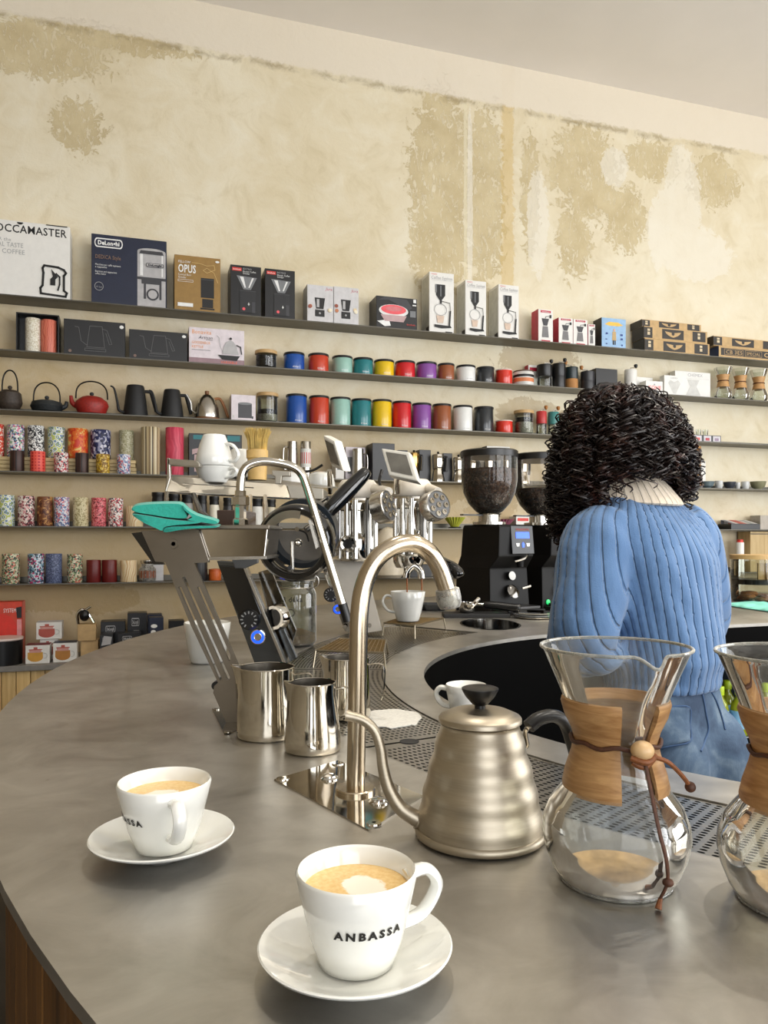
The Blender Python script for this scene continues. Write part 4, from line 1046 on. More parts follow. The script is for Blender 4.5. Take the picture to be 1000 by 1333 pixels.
c = Carton('moka_box', 'black and white moka carton behind the bean hoppers', 'box', 634, 664, 581, 4, WHITEP, depth=.07, off=.092); c.side(BLKC); c.rects([(.1, .5, .1, .9)], GLS); c.polys([[(.55, .1), (.85, .1), (.8, .8), (.6, .8)]], SILV)
c = Carton('moka_box', 'low white moka carton behind the full bean hopper', 'box', 606, 632, 588, 4, WHITEP, depth=.07, off=.092); c.polys([[(.2, .1), (.8, .2), (.6, .9), (.3, .8)]], DGREY)
c = Carton('moka_box', 'low white moka carton behind the half full bean hopper', 'box', 668, 690, 590, 4, WHITEP, depth=.07, off=.092); c.polys([[(.2, .1), (.8, .2), (.6, .9), (.3, .8)]], GLS)
for a, b, lb in ((608, 622, 'steel moka pot behind the full bean hopper'), (629, 644, 'squat steel moka pot behind the beans'), (652, 668, 'steel moka pot between the two hoppers'), (675, 688, 'steel moka pot behind the half full hopper')):
    moka((a + b) / 2, (b - a), 596, lb, off=.035)
# bowls on the right
def bowl(pl, pr, pt, m, lb, cup=False):
    off = .07; pc = (pl + pr) / 2; p, t = sh_pos(pc, off, 4); r = (pr - pl) / 2 * t / F; h = hgt(pc, pt, off, SH[4])
    if cup: prof = [(0, .002), (r * .6, .0), (r * .82, h * .2), (r * .95, h * .7), (r * .9, h), (r * .85, h), (r * .88, h * .6), (r * .6, .01), (0, .008)]
    else: prof = [(0, .002), (r * .42, 0), (r * .45, .006), (r * .8, h * .35), (r, h), (r * .95, h), (r * .75, h * .38), (r * .4, .012), (0, .01)]
    o = obj('ceramic_cup' if cup else 'ceramic_bowl', G().lathe(prof, 30), m, loc=p); tag(o, lb, 'cup' if cup else 'bowl', 'crockery on the wall shelf')
bowl(911, 930, 627, mat('blue_glaze', (100, 116, 122), .3), 'blue-grey glazed bowl on the wall shelf'); bowl(930.5, 941.5, 626, mat('pale_glaze', (206, 208, 206), .3), 'pale speckled cup beside the blue-grey bowl', True)
bowl(942, 958, 627.5, mat('slate_glaze', (62, 66, 74), .3), 'slate dark bowl on the wall shelf'); bowl(957, 964, 628, mat('pale_glaze', (206, 208, 206), .3), 'tiny pale cup beside the slate bowl', True)
bowl(965, 976, 627, mat('pale_glaze', (206, 208, 206), .3), 'pale cup beside the olive bowl', True); bowl(977, 997, 627, mat('olive_glaze', (140, 138, 108), .3), 'olive green glazed bowl on the wall shelf')
c = Carton('postcard', 'white picture card leaning on the wall beside the bowls', 'card', 907, 919, 600, 4, WHITEP, depth=.004, off=.13); c.disc(.45, .4, .016, GLS)
c = Carton('kraft_bag', 'brown kraft bag standing beside the picture card', 'bag', 884, 913, 580, 4, mat('brown_kraft', (176, 124, 66), .7, var=.08), depth=.08, off=.04)
c.rects([(.0, .95, .0, .12)], INK)

# ---- fifth shelf ------------------------------------------------------------
for a, b, pt, key, lb in ((-2, 18.5, 645, 'leafy', 'white tin with green and blue leaves on the row above the maroon pair'), (24, 44.5, 646, 'maroonfl', 'tin with maroon blossom on the row above the maroon pair'), (49, 68, 647, 'browngold', 'dark brown tin with golden clouds'), (71, 90, 647.5, 'bluewhite', 'tin with blue and white fleck beside the golden cloud tin'),
                          (95.5, 115, 648, 'beige', 'beige flecked tin in the middle row'), (119.5, 138, 648.5, 'pinkred', 'pink and dark red tin in the middle row'), (141, 160, 649, 'floral', 'white tin with red and black fleck beside the pink tin'), (164.5, 186, 659, 'marble', 'short golden marbled tin half behind the teal cloth')):
    tin(a, b, pt, SH[5], key, lb, .045)
BT = [(197, 215, 641, (226, 222, 214)), (219, 235, 643, (40, 40, 42)), (236, 252, 643, (150, 146, 140)), (257, 270, 644, (40, 40, 42)), (272, 286, 646, (232, 226, 206)), (290, 304, 648, (44, 44, 46)), (326, 343, 649, (226, 224, 216)), (345, 360, 650, (206, 196, 170))]
BL = ['white bottle with black cap beside the teal cloth', 'black bottle with black cap under the cup tray', 'silver grey bottle with black cap under the cup tray', 'black bottle behind the machine strut', 'cream bottle with black cap under the cup tray', 'dark bottle beside the brass nut of the wand', 'white bottle with black cap behind the black ring', 'tan bottle with black cap behind the black ring']
for (a, b, pt, cl), lb in zip(BT, BL):
    pc = (a + b) / 2; p, t = sh_pos(pc, .06, 5); r = (b - a) / 2 * t / F * .92; h = hgt(pc, pt, .06, SH[5])
    o = thing('capped_bottle', lb, 'bottle', p, ALPHA, 'black-capped bottles under the cup tray')
    obj('body', G().lathe([(r, 0), (r, h * .6), (r * .9, h * .72)], 24), mat('bottle_%d_%d' % cl[:2], cl, .35), o)
    obj('cap', G().lathe([(r * .92, h * .72), (r * .98, h * .76), (r * .9, h * .86), (r * 1.0, h * .9), (r * 1.0, h), (0, h)], 24), BLACKP, o)
# origami drippers near the grinders
def dripper(pc, wpx, pt, lb, m, shelf=5, off=.05):
    p, t = sh_pos(pc, off, shelf); R = wpx / 2 * t / F; h = hgt(pc, pt, off, SH[shelf]); n = 40
    ring = lambda r, z, d: [(r * (1 + (d if k % 2 else -d)) * cos(2 * pi * k / n), r * (1 + (d if k % 2 else -d)) * sin(2 * pi * k / n), z) for k in range(n)]
    o = thing('paper_fold_dripper', lb, 'dripper', p, 0)
    obj('cone', G().loft([ring(R * .36, h * .12, .03), ring(R * .5, h * .35, .07), ring(R, h, .07), ring(R * .94, h, .07), ring(R * .42, h * .36, .06)], caps=False), m, o, smooth=15)
    obj('holder', G().lathe([(R * .6, 0), (R * .62, h * .1), (R * .4, h * .14)], 20), BLACKP, o)
dripper(592, 27, 673.5, 'lime green pleated dripper on the wall shelf', mat('lime_glaze', (186, 190, 70), .35))
dripper(655, 28, 676, 'plum pink pleated dripper behind the grinder', mat('plum_glaze', (150, 84, 104), .4)); 
c = Carton('filter_box', 'white filter carton between the two bean hoppers', 'box', 672, 690, 672, 5, WHITEP, depth=.1, off=.03); c.rects([(.1, .9, .6, .85)], RINK)
c = Carton('filter_box', 'red-topped carton behind the grinder with the half full hopper', 'box', 712, 735, 676, 5, WHITEP, depth=.1, off=.03); c.rects([(.0, 1., .3, 1)], RINK)
# right end of shelf 5
c = Carton('tea_sampler', 'black tray of striped tea sachets on the wall shelf', 'tray', 952, 990, 686, 5, BLKC, depth=.13, off=.015, hm=.04)
for k, cl in enumerate(((130, 130, 140), (220, 216, 214), (196, 90, 80), (206, 120, 110), (214, 206, 200), (170, 176, 174), (226, 224, 220))):
    x0 = c.X(.06 + k * .13); g = G().add([(x0, .01, c.h + .001), (x0 + .12 * c.w, .01, c.h + .001), (x0 + .12 * c.w, .12, c.h + .03), (x0, .12, c.h + .03), (x0, .12, c.h), (x0 + .12 * c.w, .12, c.h)], [(0, 1, 2, 3), (3, 2, 5, 4)])
    obj('sachet', g, mat('sachet_%d_%d' % (cl[0], cl[1]), cl, .6), c.o, smooth=0)
c = Carton('grey_carton', 'plain grey carton beside the tea sampler', 'box', 990, 1020, 671, 5, mat('warm_grey_card', (176, 168, 156), .6), depth=.1, off=.03)

# ---- sixth shelf ------------------------------------------------------------
for a, b, pt, key, lb in ((3.5, 25, 721, 'meadow', 'meadow flower tin on the lowest tin row'), (37, 57, 721, 'confetti', 'white tin with blue and magenta confetti'), (60, 80, 721, 'indigo', 'indigo blue grained tin'), (88, 107, 721.5, 'meadow', 'meadow flower tin beside the maroon pair'), (113, 131, 729, 'maroon', 'plain maroon tin beside the meadow flower tin'),
                          (133, 152, 729, 'maroon', 'plain maroon tin beside the golden marbled tin'), (157, 178, 729.5, 'marble', 'golden marbled tin beside the wrapped jar')):
    tin(a, b, pt, SH[6], key, lb, .045)
p, t = sh_pos(192, .05, 6); o = thing('swing_top_jar', 'small swing-top jar with a brown label', 'jar', p, ALPHA)
r = .046; obj('glass_body', G().lathe([(0, .001), (r * .8, .001), (r, .012), (r, .07), (r * .7, .085), (r * .7, .1)], 24, caps=False), glass('cloudy_jar', (214, 214, 212), 2, haze=.35), o); obj('label', G().lathe([(r * 1.01, .02), (r * 1.01, .06)], 16, caps=False), mat('brown_label', (130, 70, 40), .5), o); obj('lid', G().lathe([(r * .72, .098), (r * .8, .104), (r * .8, .118), (0, .122)], 24), STEEL, o)
c = Carton('filter_box', 'pale grey carton behind the swing-top jar', 'box', 200, 213, 732, 6, LGREY, depth=.06, off=.105)
def lowpot(a, b, pt, lb, cl, off=.06, lidm=None):
    o = roll(a, b, pt, off, SH[6], mat('pot_%d_%d' % cl[:2], cl, .4), lb, 'storage_pot', 'pot'); h, r = o['h'], o['r']
    obj('lid', G().lathe([(r * 1.02, h - .012), (r * 1.02, h), (r * .4, h + .004), (0, h + .004)], 24), lidm or BLACKP, o)
lowpot(248, 270, 727, 'black storage pot behind the slotted leg', (30, 30, 32)); lowpot(272, 288, 741, 'low orange pot behind the slotted leg', (206, 100, 40), lidm=mat('orange_lid', (196, 90, 36), .4))
# white teapot-like thermos and black boxes behind the groups
p, t = sh_pos(505, .03, 6); o = thing('vacuum_jug', 'cream vacuum jug standing behind the middle brew group', 'jug', p, ALPHA); r = 21 * t / F
obj('body', G().lathe([(r * .8, 0), (r, .02), (r, .16), (r * .8, .25), (r * .5, .3), (0, .31)], 28), mat('cream_enamel', (226, 214, 190), .3), o); obj('handle', G().tube(spline([(-r * .8, -.03, .24), (-r * 1.0, -.06, .2), (-r * 1.0, -.06, .1), (-r * .8, -.03, .06)], 5), .008, 8), mat('cream_enamel', (226, 214, 190), .3), o)
Carton('black_carton', 'black carton beside the cream vacuum jug', 'box', 531, 562, 735, 6, BLKC, depth=.1, off=.04); 

# ---- the bench ----------------------------------------------------------------
class BCarton(Carton):
    def __init__(s, *a, **k): k.setdefault('zb', BH); super().__init__(*a, **k)
ORR = mat('orange_red_card', (206, 62, 36), .45); SALM = mat('salmon_card', (224, 110, 96), .45)
c = BCarton('french_press_box', 'tall orange-red french press box with salmon side', 'box', -40, 29, 784, 6, ORR, depth=.1, off=-.05)
c.side(SALM, left=False); c.txt('SYSTEM', .64, .82, .03, WINK, maxw=.24); c.polys([ell(.6, .4, .34, .4)], mat('scarlet_print', (216, 44, 26), .45))
c.polys([[(.88, .9), (.99, .92), (.99, .72), (.9, .72)]], INK, 'press_print'); c.rects([(.9, .99, .05, .7)], mat('printed_pink', (226, 150, 150), .5), 'press_print')
p = WU(SP(5, -.16)[0], .16, BH); o = thing('black_bucket', 'black bucket with brown contents beside the tea mug boxes', 'bucket', p, ALPHA)
obj('wall', G().lathe([(.085, 0), (.088, .13), (.083, .13), (.08, .004), (0, .004)], 32), BLACKP, o); obj('rim', G().lathe([(.088, .122), (.091, .126), (.09, .134), (.083, .134)], 32), mat('light_rim', (226, 206, 196), .4), o); obj('contents', G().lathe([(0, .128), (.082, .126)], 24, caps=False), mat('brown_contents', (74, 44, 30), .8, bump=.5), o)
TEA = mat('tea_print', (206, 150, 50), .4); BRK = mat('brick_print', (180, 84, 70), .5); NTOP = mat('navy_top', (34, 42, 60), .5); MTOP = mat('maroon_top', (110, 28, 36), .5)
def mugbox(a, b, pt, off, lb, tea, topm, zb=None, hm=None):
    c = BCarton('tea_mug_box', lb, 'box', a, b, pt, 6, WHITEP, depth=.1, off=off, zb=BH if zb is None else zb, hm=hm, group='white tea mug boxes')
    obj('top_panel', G().add([(-c.w / 2, 0, c.h + .0006), (c.w / 2, 0, c.h + .0006), (c.w / 2, c.d, c.h + .0006), (-c.w / 2, c.d, c.h + .0006)], [(0, 1, 2, 3)]), topm, c.o, smooth=0, fix=False)
    c.polys([[(.1, .62), (.72, .62)] + ell(.41, .34, .32, .24, 0, -180, 12)], tea, 'mug_print'); c.rects([(.16, .66, .6, .76)], mat('printed_rose2', (206, 150, 140), .5), 'mug_print'); c.rects([(.14, .7, .74, .79), (.34, .5, .79, .9)], BRK, 'mug_print'); c.line(ell(.78, .42, .12, .14, 100, -100), .0016, PALE)
    return c
mugbox(33, 64.5, 840, -.2, 'white tea mug box with maroon top', TEA, MTOP); mugbox(69, 100, 837, -.19, 'white tea mug box with navy top', mat('tea_print2', (180, 120, 44), .4), NTOP)
hb = .13; c = mugbox(52, 76, 832, -.06, 'white carton under the lone tea bowl box', BRK, MTOP); c = mugbox(47, 80.5, 0, -.07, 'white tea bowl box raised on another carton', BRK, LGREY, zb=BH + c.h + .001, hm=.088)
c = BCarton('kraft_box', 'lower of two small kraft boxes', 'box', 105, 128, 834, 6, KR_, depth=.1, off=-.1); h1 = c.h
c2_ = BCarton('kraft_box', 'upper small kraft box carrying a chrome ornament', 'box', 101, 125, 0, 6, KR_, depth=.1, off=-.11, zb=BH + h1 + .001, hm=.085)
p = WU(SP(110, -.08)[0], .08, BH + h1 + .001 + .086); o = thing('chrome_ornament', 'small chrome and black hand juicer on the kraft boxes', 'ornament', p, ALPHA)
obj('stand', G().tube(spline([(-.03, 0, .0), (-.035, 0, .05), (-.01, 0, .075), (.02, 0, .05), (.045, 0, .005)], 5), .008, 8), CHROME, o); obj('body', G().ball((.0, 0, .045), .026, 14, (1, 1, 1.2)), BLACKP, o); obj('lever', G().tube([(0, 0, .07), (.03, 0, .09)], .006, 8), CHROME, o)
def bb(a, b, pt, off, lb, zb=None, hm=None, m=None, badge_=True, jug=False, d=.12):
    c = BCarton('appliance_box', lb, 'box', a, b, pt, 6, m or BLKC, depth=d, off=off, zb=BH if zb is None else zb, hm=hm, group='dark appliance cartons on the bench')
    if badge_: badge(c, .6 if c.w > .14 else .4, .78, .42, .1, GINK, m or BLKC, 'DeLonghi')
    if jug: c.polys([[(.3, .58), (.6, .58), (.55, .2), (.34, .2)]], SILV, 'jug_print')
    return c
bb(131, 163, 809, -.02, 'wide black appliance carton leaning behind the silver-printed one')
c = bb(130, 147.5, 826, -.15, 'black carton with a silver milk jug print low in front', jug=False); c.polys([[(.1, .55), (.8, .6), (.9, .9), (.3, .95)]], SILV); c.rects([(.15, .5, .3, .38)], WINK)
bb(153, 184, 824, -.12, 'low black carton with an oval badge', d=.1)
bb(166, 191.5, 798, .0, 'tall black carton with a steel jug print', jug=True, d=.11)
bb(192, 211, 800, .02, 'dark navy carton at the back of the pile', d=.1, m=NAVY); c = bb(194, 213, 804, -.11, 'navy carton with two white ovals', m=NAVY, badge_=False, d=.1); c.polys([ell(.35, .78, .22, .05), ell(.3, .62, .18, .06)], WINK)
bb(220, 240, 808, -.03, 'small black carton apart from the pile', d=.1, badge_=False).rects([(.35, .85, .6, .8)], GINK)
# ================================================================== THINGS ON THE BAR
def wrap_text(s, size, m, parent, rfun, ang, z, center=True, bold=0.0, name='lettering', sx=1.0, space=1.06):
    o = text(s, size, m, parent, (0, 0, 0), rot=(0, 0, 0), align='CENTER' if center else 'LEFT', bold=bold, name=name, space=space)
    for v in o.data.vertices:
        x, y = v.co.x * sx, v.co.y; r = rfun(z + y) + .0004; a = ang + x / r
        v.co = (r * cos(a), r * sin(a), z + y)
    return o
COFFEE = None
def latte_mat():
    t = NT('latte'); vec = t.coord()
    d = t.vmath('LENGTH', t.vmath('MULTIPLY', t.vmath('SUBTRACT', vec, (-.004, -.004, 0)), (1 / .021, 1 / .016, 0)), None)
    f = t.math('ADD', d, t.math('MULTIPLY', t.math('SUBTRACT', t.noise(vec, 90, 4, .6, 1.0), .5), .9))
    ring = t.noise(vec, 240, 3)
    crema = t.ramp(ring, [(.3, (226, 184, 112)), (.7, (240, 208, 146))])
    t.l(t.mix(t.ramp(f, [(.85, (0, 0, 0)), (1.15, (255, 255, 255))]), (250, 244, 228), crema), t.b.inputs['Base Color'])
    t.b.inputs['Roughness'].default_value = .35; return t.m
LATTE = latte_mat()
def cup_prof(rt, rb, h, th=.0035):
    return [(0, .004), (rb * .8, .004), (rb * .84, 0), (rb * .95, .001), (rb, .006), (rb + (rt - rb) * .35, h * .3), (rb + (rt - rb) * .72, h * .66), (rt, h - .002), (rt - th * .5, h), (rt - th, h - .002), (rb + (rt - rb) * .68 - th, h * .64), (rb - th + .002, h * .14), (rb * .6, .0075), (0, .007)]
def cup_handle(rt, rb, h, a, out=.024):
    r1 = rb + (rt - rb) * .84; r2 = rb + (rt - rb) * .42
    P = spline([(r1 - .002, h * .8), (r1 + out * .62, h * .84), (r1 + out, h * .64), (r2 + out * .72, h * .4), (r2 - .001, h * .34)], 6)if False else None
    pts = [Vector((r1 - .003, 0, h * .82)), Vector((r1 + out * .6, 0, h * .86)), Vector((r1 + out, 0, h * .66)), Vector((r2 + out * .75, 0, h * .38)), Vector((r2 - .003, 0, h * .3))]
    R = Matrix.Rotation(a, 3, 'Z'); pts = [R @ p for p in spline(pts, 6)]
    return G().tube(pts, [(.0048, .0068)] * len(pts), 10, flat=(R @ Vector((0, 0, 1))))
def white_cup(p, rt, rb, h, ha, lb, cat='cup', latte=False, saucer=False, word=None, wa=0, handle=True, group=None, parent=None, out=.024):
    o = thing('coffee_cup', lb, cat, p, 0, group)
    obj('body', G().lathe(cup_prof(rt, rb, h), 56), WHITEC, o, smooth=60)
    if handle: obj('handle', cup_handle(rt, rb, h, ha, out), WHITEC, o)
    rf = lambda z: rb + (rt - rb) * (.35 + (z / h - .3) / .36 * .37) + .0003
    if latte:
        rl = rf(h * .8) - .0038
        obj('coffee', G().lathe([(0, 0), (rl * .5, .0002), (rl, -.0001)], 40, caps=False), LATTE, o, loc=(0, 0, h * .8), rz=latte)
    if word: wrap_text(word, .0085, INK, o, rf, wa, h * .50, bold=.0004, sx=1.12, space=1.42)
    return o
SAUC = [(0, .004), (.024, .004), (.026, .0), (.03, .0), (.036, .004), (.06, .014), (.0735, .0205), (.0742, .0222), (.073, .0232), (.06, .0178), (.042, .0102), (.032, .0085), (.03, .0075), (0, .0075)]
def saucer(p, lb):
    o = obj('saucer', G().lathe(SAUC, 64), WHITEC, loc=p, smooth=60); return tag(o, lb, 'saucer', 'white saucers')
pA = CT(212, 1096, .012); pA.z = TOP; pA = Vector((-.2325, .806, TOP)); pB = Vector((-.022, .588, TOP))
saucer(pA, 'white saucer under the cup with half its printed name turned away'); saucer(pB, 'white saucer under the cup with the full printed name')
white_cup(pA + Vector((.002, 0, .0077)), .0485, .0305, .070, radians(-62), 'white cappuccino cup with latte art and half its printed name turned away', latte=.4, word='ANBASSA', wa=radians(-142), group='filled cappuccino cups on saucers')
white_cup(pB + Vector((.001, 0, .0077)), .0465, .0305, .071, radians(22), 'white cappuccino cup with latte art and the name ANBASSA across the front', latte=2.2, word='ANBASSA', wa=radians(-74), group='filled cappuccino cups on saucers')
pc = CT(607, 934); white_cup(pc, .0385, .026, .062, radians(165), 'small empty white cup on the worktop behind the kettle', out=.02)
pm = CT(270, 862); white_cup(pm, .062, .045, .108, 0, 'handleless white mug behind the slotted machine leg', handle=False)

# ---- pouring kettle ---------------------------------------------------
K = Vector(((625 - 500) / F * .857, .857, TOP))
ket = thing('pouring_kettle', 'brushed steel gooseneck pouring kettle with black lid knob', 'kettle', K)
KST = brushed('kettle_steel', (178, 168, 150), .42, var=.14, stretch=(1, 1, 26), scale=26, bump=.015)
base = [(.0068, .0712), (.0325, .0668), (.068, .0592), (.101, .0502), (.125, .0436)]
def kr(z):
    for (a, ra), (b, rb) in zip(base, base[1:]):
        if z <= b: return ra + (rb - ra) * (z - a) / (b - a)
    return base[-1][1]
prof = [(0, .001), (.068, .001), (.0722, .003), (.0728, .007), (.0716, .0105)]
for k in range(44):
    z = .011 + (.124 - .011) * k / 43
    prof.append((kr(z) + .0009 * sin((z - .011) / .0277 * 2 * pi - 1.2), z))
prof += [(.0445, .1255), (.041, .1262)]
obj('body', G().lathe(prof, 72), KST, ket, smooth=60)
obj('lid', G().lathe([(.0438, .1255), (.0462, .127), (.0462, .1312), (.0445, .1335), (.032, .139), (.014, .1415), (0, .1418)], 56), KST, ket, smooth=50)
obj('lid_knob', G().lathe([(.006, .141), (.006, .145), (.009, .1465), (.0165, .155), (.0205, .1625), (.0205, .1642), (.017, .1655), (0, .166)], 36), BLACKP, ket, smooth=50)
sp_px = [(552, 1070), (538, 1063), (520, 1050), (506, 1026), (499, 1000), (495, 972), (487, 950), (472, 937), (450, 931)]
pts = spline([V(x, y, .857 - .0 * i) - K for i, (x, y) in enumerate(sp_px)], 5); n = len(pts)
obj('spout', G().tube(pts, [.0098 - .0042 * min(1, i / (n * .6)) + (.0008 if i > n - 3 else 0) for i in range(n)], 14), KST, ket, smooth=60)
obj('spout_collar', G().cyl(V(549, 1068, .857) - K, V(544, 1065.5, .857) - K, .0115, n=20), KST, ket)
hp = [V(688, 946, .865), V(703, 935, .87), V(722, 932, .875), V(736, 942, .88), (V(744, 962, .885)), V(750, 985, .89), V(752, 1010, .893), V(748, 1030, .893)]
hs = spline([p - K for p in hp], 5)
obj('handle', G().tube(hs, [(.0075, .0095)] * len(hs), 12, flat=(0, 0, 1)), BLACKP, ket, smooth=50)
obj('handle_bracket', G().tube(spline([V(679, 975, .86) - K, V(686, 970, .862) - K, V(684, 952, .864) - K, V(694, 942, .866) - K], 5), [(.005, .002)] * 16, 8, flat=(0, 1, 0)), POLISH, ket)

# ---- hourglass coffee makers ---------------------------------------------
CHG = glass('coffee_maker_glass', (249, 250, 247), 1.0, .02, haze=.08, ior=1.4)
WCOL = woodmat('collar_maple', (150, 104, 58), (204, 160, 106), stretch=(3, 3, 22), scale=5, rough=.45, bump=.05)
LEA = mat('leather_cord', (74, 40, 20), .6, var=.15, scale=200)
CP = [(.048, 0), (.0535, .002), (.060, .012), (.0665, .028), (.0700, .045), (.0688, .058), (.0630, .073), (.0540, .085), (.0460, .095), (.0400, .109), (.0362, .125), (.0345, .137), (.0375, .146), (.0452, .166), (.0558, .192), (.0680, .2205), (.0708, .2255)]
def chemex(p, lb, phi, rz=0):
    o = thing('hourglass_coffee_maker', lb, 'coffee maker', p, rz)
    fine = []
    for (r0, z0), (r1, z1), k in zip(CP, CP[1:], range(99)):
        for q in range(3): fine.append((r0 + (r1 - r0) * q / 3, z0 + (z1 - z0) * q / 3))
    fine.append(CP[-1])
    g = G().lathe([(0, .001)] + fine, 96, caps=False)
    def sp(v):
        x, y, z = v; a = atan2(y, x); d = (a - phi + pi) % (2 * pi) - pi
        if z > .142:
            f = min(1, (z - .142) / .07); e = math.exp(-(d / .13) ** 2); r = hypot(x, y)
            e2 = math.exp(-((abs(d) - .26) / .1) ** 2)
            k = 1 + f * (.10 * e - .045 * e2); x *= k; y *= k; z -= .010 * e * max(0, f - .5) * 2
        return (x, y, z)
    g.v = [sp(v) for v in g.v]
    obj('glass_body', g, CHG, o, smooth=80)
    rim = [sp((.0708 * cos(2 * pi * k / 120), .0708 * sin(2 * pi * k / 120), .2255)) for k in range(120)]
    obj('rim', G().tube(rim, .0016, 8, closed=True), glass('rim_glass', (226, 230, 224), 3.0, .03, haze=.35), o)
    obj('foot_ring', G().tube([(.0525 * cos(2 * pi * k / 64), .0525 * sin(2 * pi * k / 64), .0016) for k in range(64)], .0016, 8, closed=True), glass('rim_glass'), o)
    obj('coffee_film', G().lathe([(0, .0035), (.045, .0035), (.054, .006)], 40, caps=False), mat('coffee_residue', (196, 166, 124), .25, var=.12, scale=60), o)
    # two-part wooden collar with a gap at the spout
    co_ = [(.0470, .1765), (.0508, .176), (.0519, .172), (.0486, .160), (.0420, .146), (.0395, .137), (.0420, .124), (.0478, .106), (.0506, .093), (.0498, .0868), (.0474, .0868)]
    ci = [(.0468, .098), (.0422, .110), (.0378, .126), (.0360, .137), (.0388, .146), (.0448, .164)]
    ring = co_ + ci; gap = radians(21); n = 56; vs = []; fs = []; m = len(ring)
    for i in range(n + 1):
        a = phi + gap + (2 * pi - 2 * gap) * i / n
        vs += [(r * cos(a), r * sin(a), z) for r, z in ring]
    for i in range(n):
        for k in range(m): fs.append((i * m + k, (i + 1) * m + k, (i + 1) * m + (k + 1) % m, i * m + (k + 1) % m))
    fs += [tuple(range(m)), tuple(n * m + k for k in range(m - 1, -1, -1))]
    obj('wood_collar', G().add(vs, fs), WCOL, o, smooth=35)
    obj('leather_tie', G().tube([(.0420 * cos(phi + radians(8) + radians(344) * k / 48), .0420 * sin(phi + radians(8) + radians(344) * k / 48), .136 + .0015 * sin(k)) for k in range(49)] , .0022, 8), LEA, o)
    dr = Vector((cos(phi), sin(phi), 0)); td = Vector((-sin(phi), cos(phi), 0))
    be = dr * .051 + Vector((0, 0, .138))
    obj('wooden_bead', G().ball(be, .0098, 20, (1.08, 1.0, .92)), mat('bead_wood', (214, 178, 130), .35, var=.05), o)
    kn = G().tube(spline([be + td * -.012 + Vector((0, 0, -.006)) + dr * .001, be + dr * .008 + Vector((0, 0, -.009)), be + td * .012 + Vector((0, 0, -.005)) + dr * .001, be + dr * .004 + Vector((0, 0, -.014)), be + td * -.01 + Vector((0, 0, -.01))], 5), .0028, 8)
    obj('knot', kn, mat('leather_light', (122, 70, 32), .6, var=.15, scale=200), o)
    path = [be + dr * .006 + Vector((0, 0, -.012)), dr * .060 + td * .003 + Vector((0, 0, .105)), dr * .0705 + td * .005 + Vector((0, 0, .072)), dr * .0735 + td * .010 + Vector((0, 0, .048)), dr * .0705 + td * .013 + Vector((0, 0, .026)), dr * .066 + td * .009 + Vector((0, 0, .010))]
    s = spline(path, 5); obj('strand', G().tube(s, [(.0024, .0015)] * len(s), 8), LEA, o)
    obj('strand_knot', G().ball(path[-2] + dr * .001, .0042, 12, (1.2, 1.2, .9)), LEA, o); obj('strand_end', G().tube([path[-1], path[-1] + dr * .003 - td * .004 + Vector((0, 0, -.008))], [.002, .0032], 8), mat('leather_light', (122, 70, 32), .6), o)
    path = [be + td * .008 + Vector((0, 0, -.006)), be + td * .022 + dr * .004 + Vector((0, 0, -.010)), be + td * .038 + dr * .002 + Vector((0, 0, -.024)), be + td * .048 + Vector((0, 0, -.036))]
    s = spline(path, 5); obj('strand', G().tube(s, .0021, 8), mat('leather_light', (122, 70, 32), .6), o); obj('strand_knot', G().ball(path[-1], .005, 12), LEA, o)
    return o
z1_ = .748; chemex(Vector(((801 - 500) / F * z1_, z1_, TOP)), 'hourglass glass coffee maker with wooden collar, next to the steel kettle', radians(-79))
z2_ = .70; chemex(Vector(((1041 - 500) / F * z2_, z2_, TOP)), 'hourglass glass coffee maker with wooden collar, standing clear of the kettle', radians(-40))

# ---- milk pitchers ----------------------------------------------------------
PIT = mat('pitcher_steel', (208, 202, 190), .075, 1.0, var=.05, scale=14)
PIN = brushed('pitcher_inside', (120, 114, 104), .35)
def pitcher(p, rb, rt, h, lb, sa, hl=.03):
    o = thing('milk_pitcher', lb, 'pitcher', p, 0, 'steel milk pitchers'); n = 64
    prof = [(rb * .9, .0), (rb, .003), (rb, .012), (rb * .985, h * .25), (rt + (rb - rt) * .35, h * .6), (rt * 1.0, h * .86), (rt * 1.01, h)]
    inn = [(rt * 1.01 - .0012, h), (rt - .0012, h * .86), (rb * .96, h * .2), (rb * .9, .004), (0, .003)]
    def sp(v):
        x, y, z = v; a = atan2(y, x); d = (a - sa + pi) % (2 * pi) - pi
        if z > h * .55:
            f = (z - h * .55) / (h * .45); e = math.exp(-(d / .2) ** 2); k = 1 + .26 * e * f ** 1.6; x *= k; y *= k; z += .004 * e * f * f
        return (x, y, z)
    g = G().lathe(prof, n, caps=False); g.v = [sp(v) for v in g.v]; obj('body', g, PIT, o, smooth=60)
    g = G().lathe(inn, n, caps=False); g.v = [sp(v) for v in g.v]; obj('inside', g, PIN, o, smooth=60)
    rim = [sp(((rt * 1.01 - .0006) * cos(2 * pi * k / 64), (rt * 1.01 - .0006) * sin(2 * pi * k / 64), h)) for k in range(64)]
    obj('rim', G().tube(rim, .0011, 6, closed=True), PIT, o)
    ha = sa + pi; d = Vector((cos(ha), sin(ha), 0))
    P = [d * (rt * 1.0) + Vector((0, 0, h * .88)), d * (rt + hl * .75) + Vector((0, 0, h * .9)), d * (rt + hl) + Vector((0, 0, h * .8)), d * (rt + hl * .95) + Vector((0, 0, h * .45)), d * (rt + hl * .8) + Vector((0, 0, h * .3))]
    s = spline(P, 5); obj('handle', G().tube(s, [(.0016, .006)] * len(s), 8, flat=(0, 0, 1)), PIT, o)
    return o
p1 = CT(347, 958); pitcher(p1, .0495, .0465, .116, 'tallest steel milk pitcher beside the slotted machine leg', radians(186))
p2 = CT(407, 976); pitcher(p2, .0445, .036, .106, 'smaller steel milk pitcher in front of the tall faucet plate', radians(196), .026)
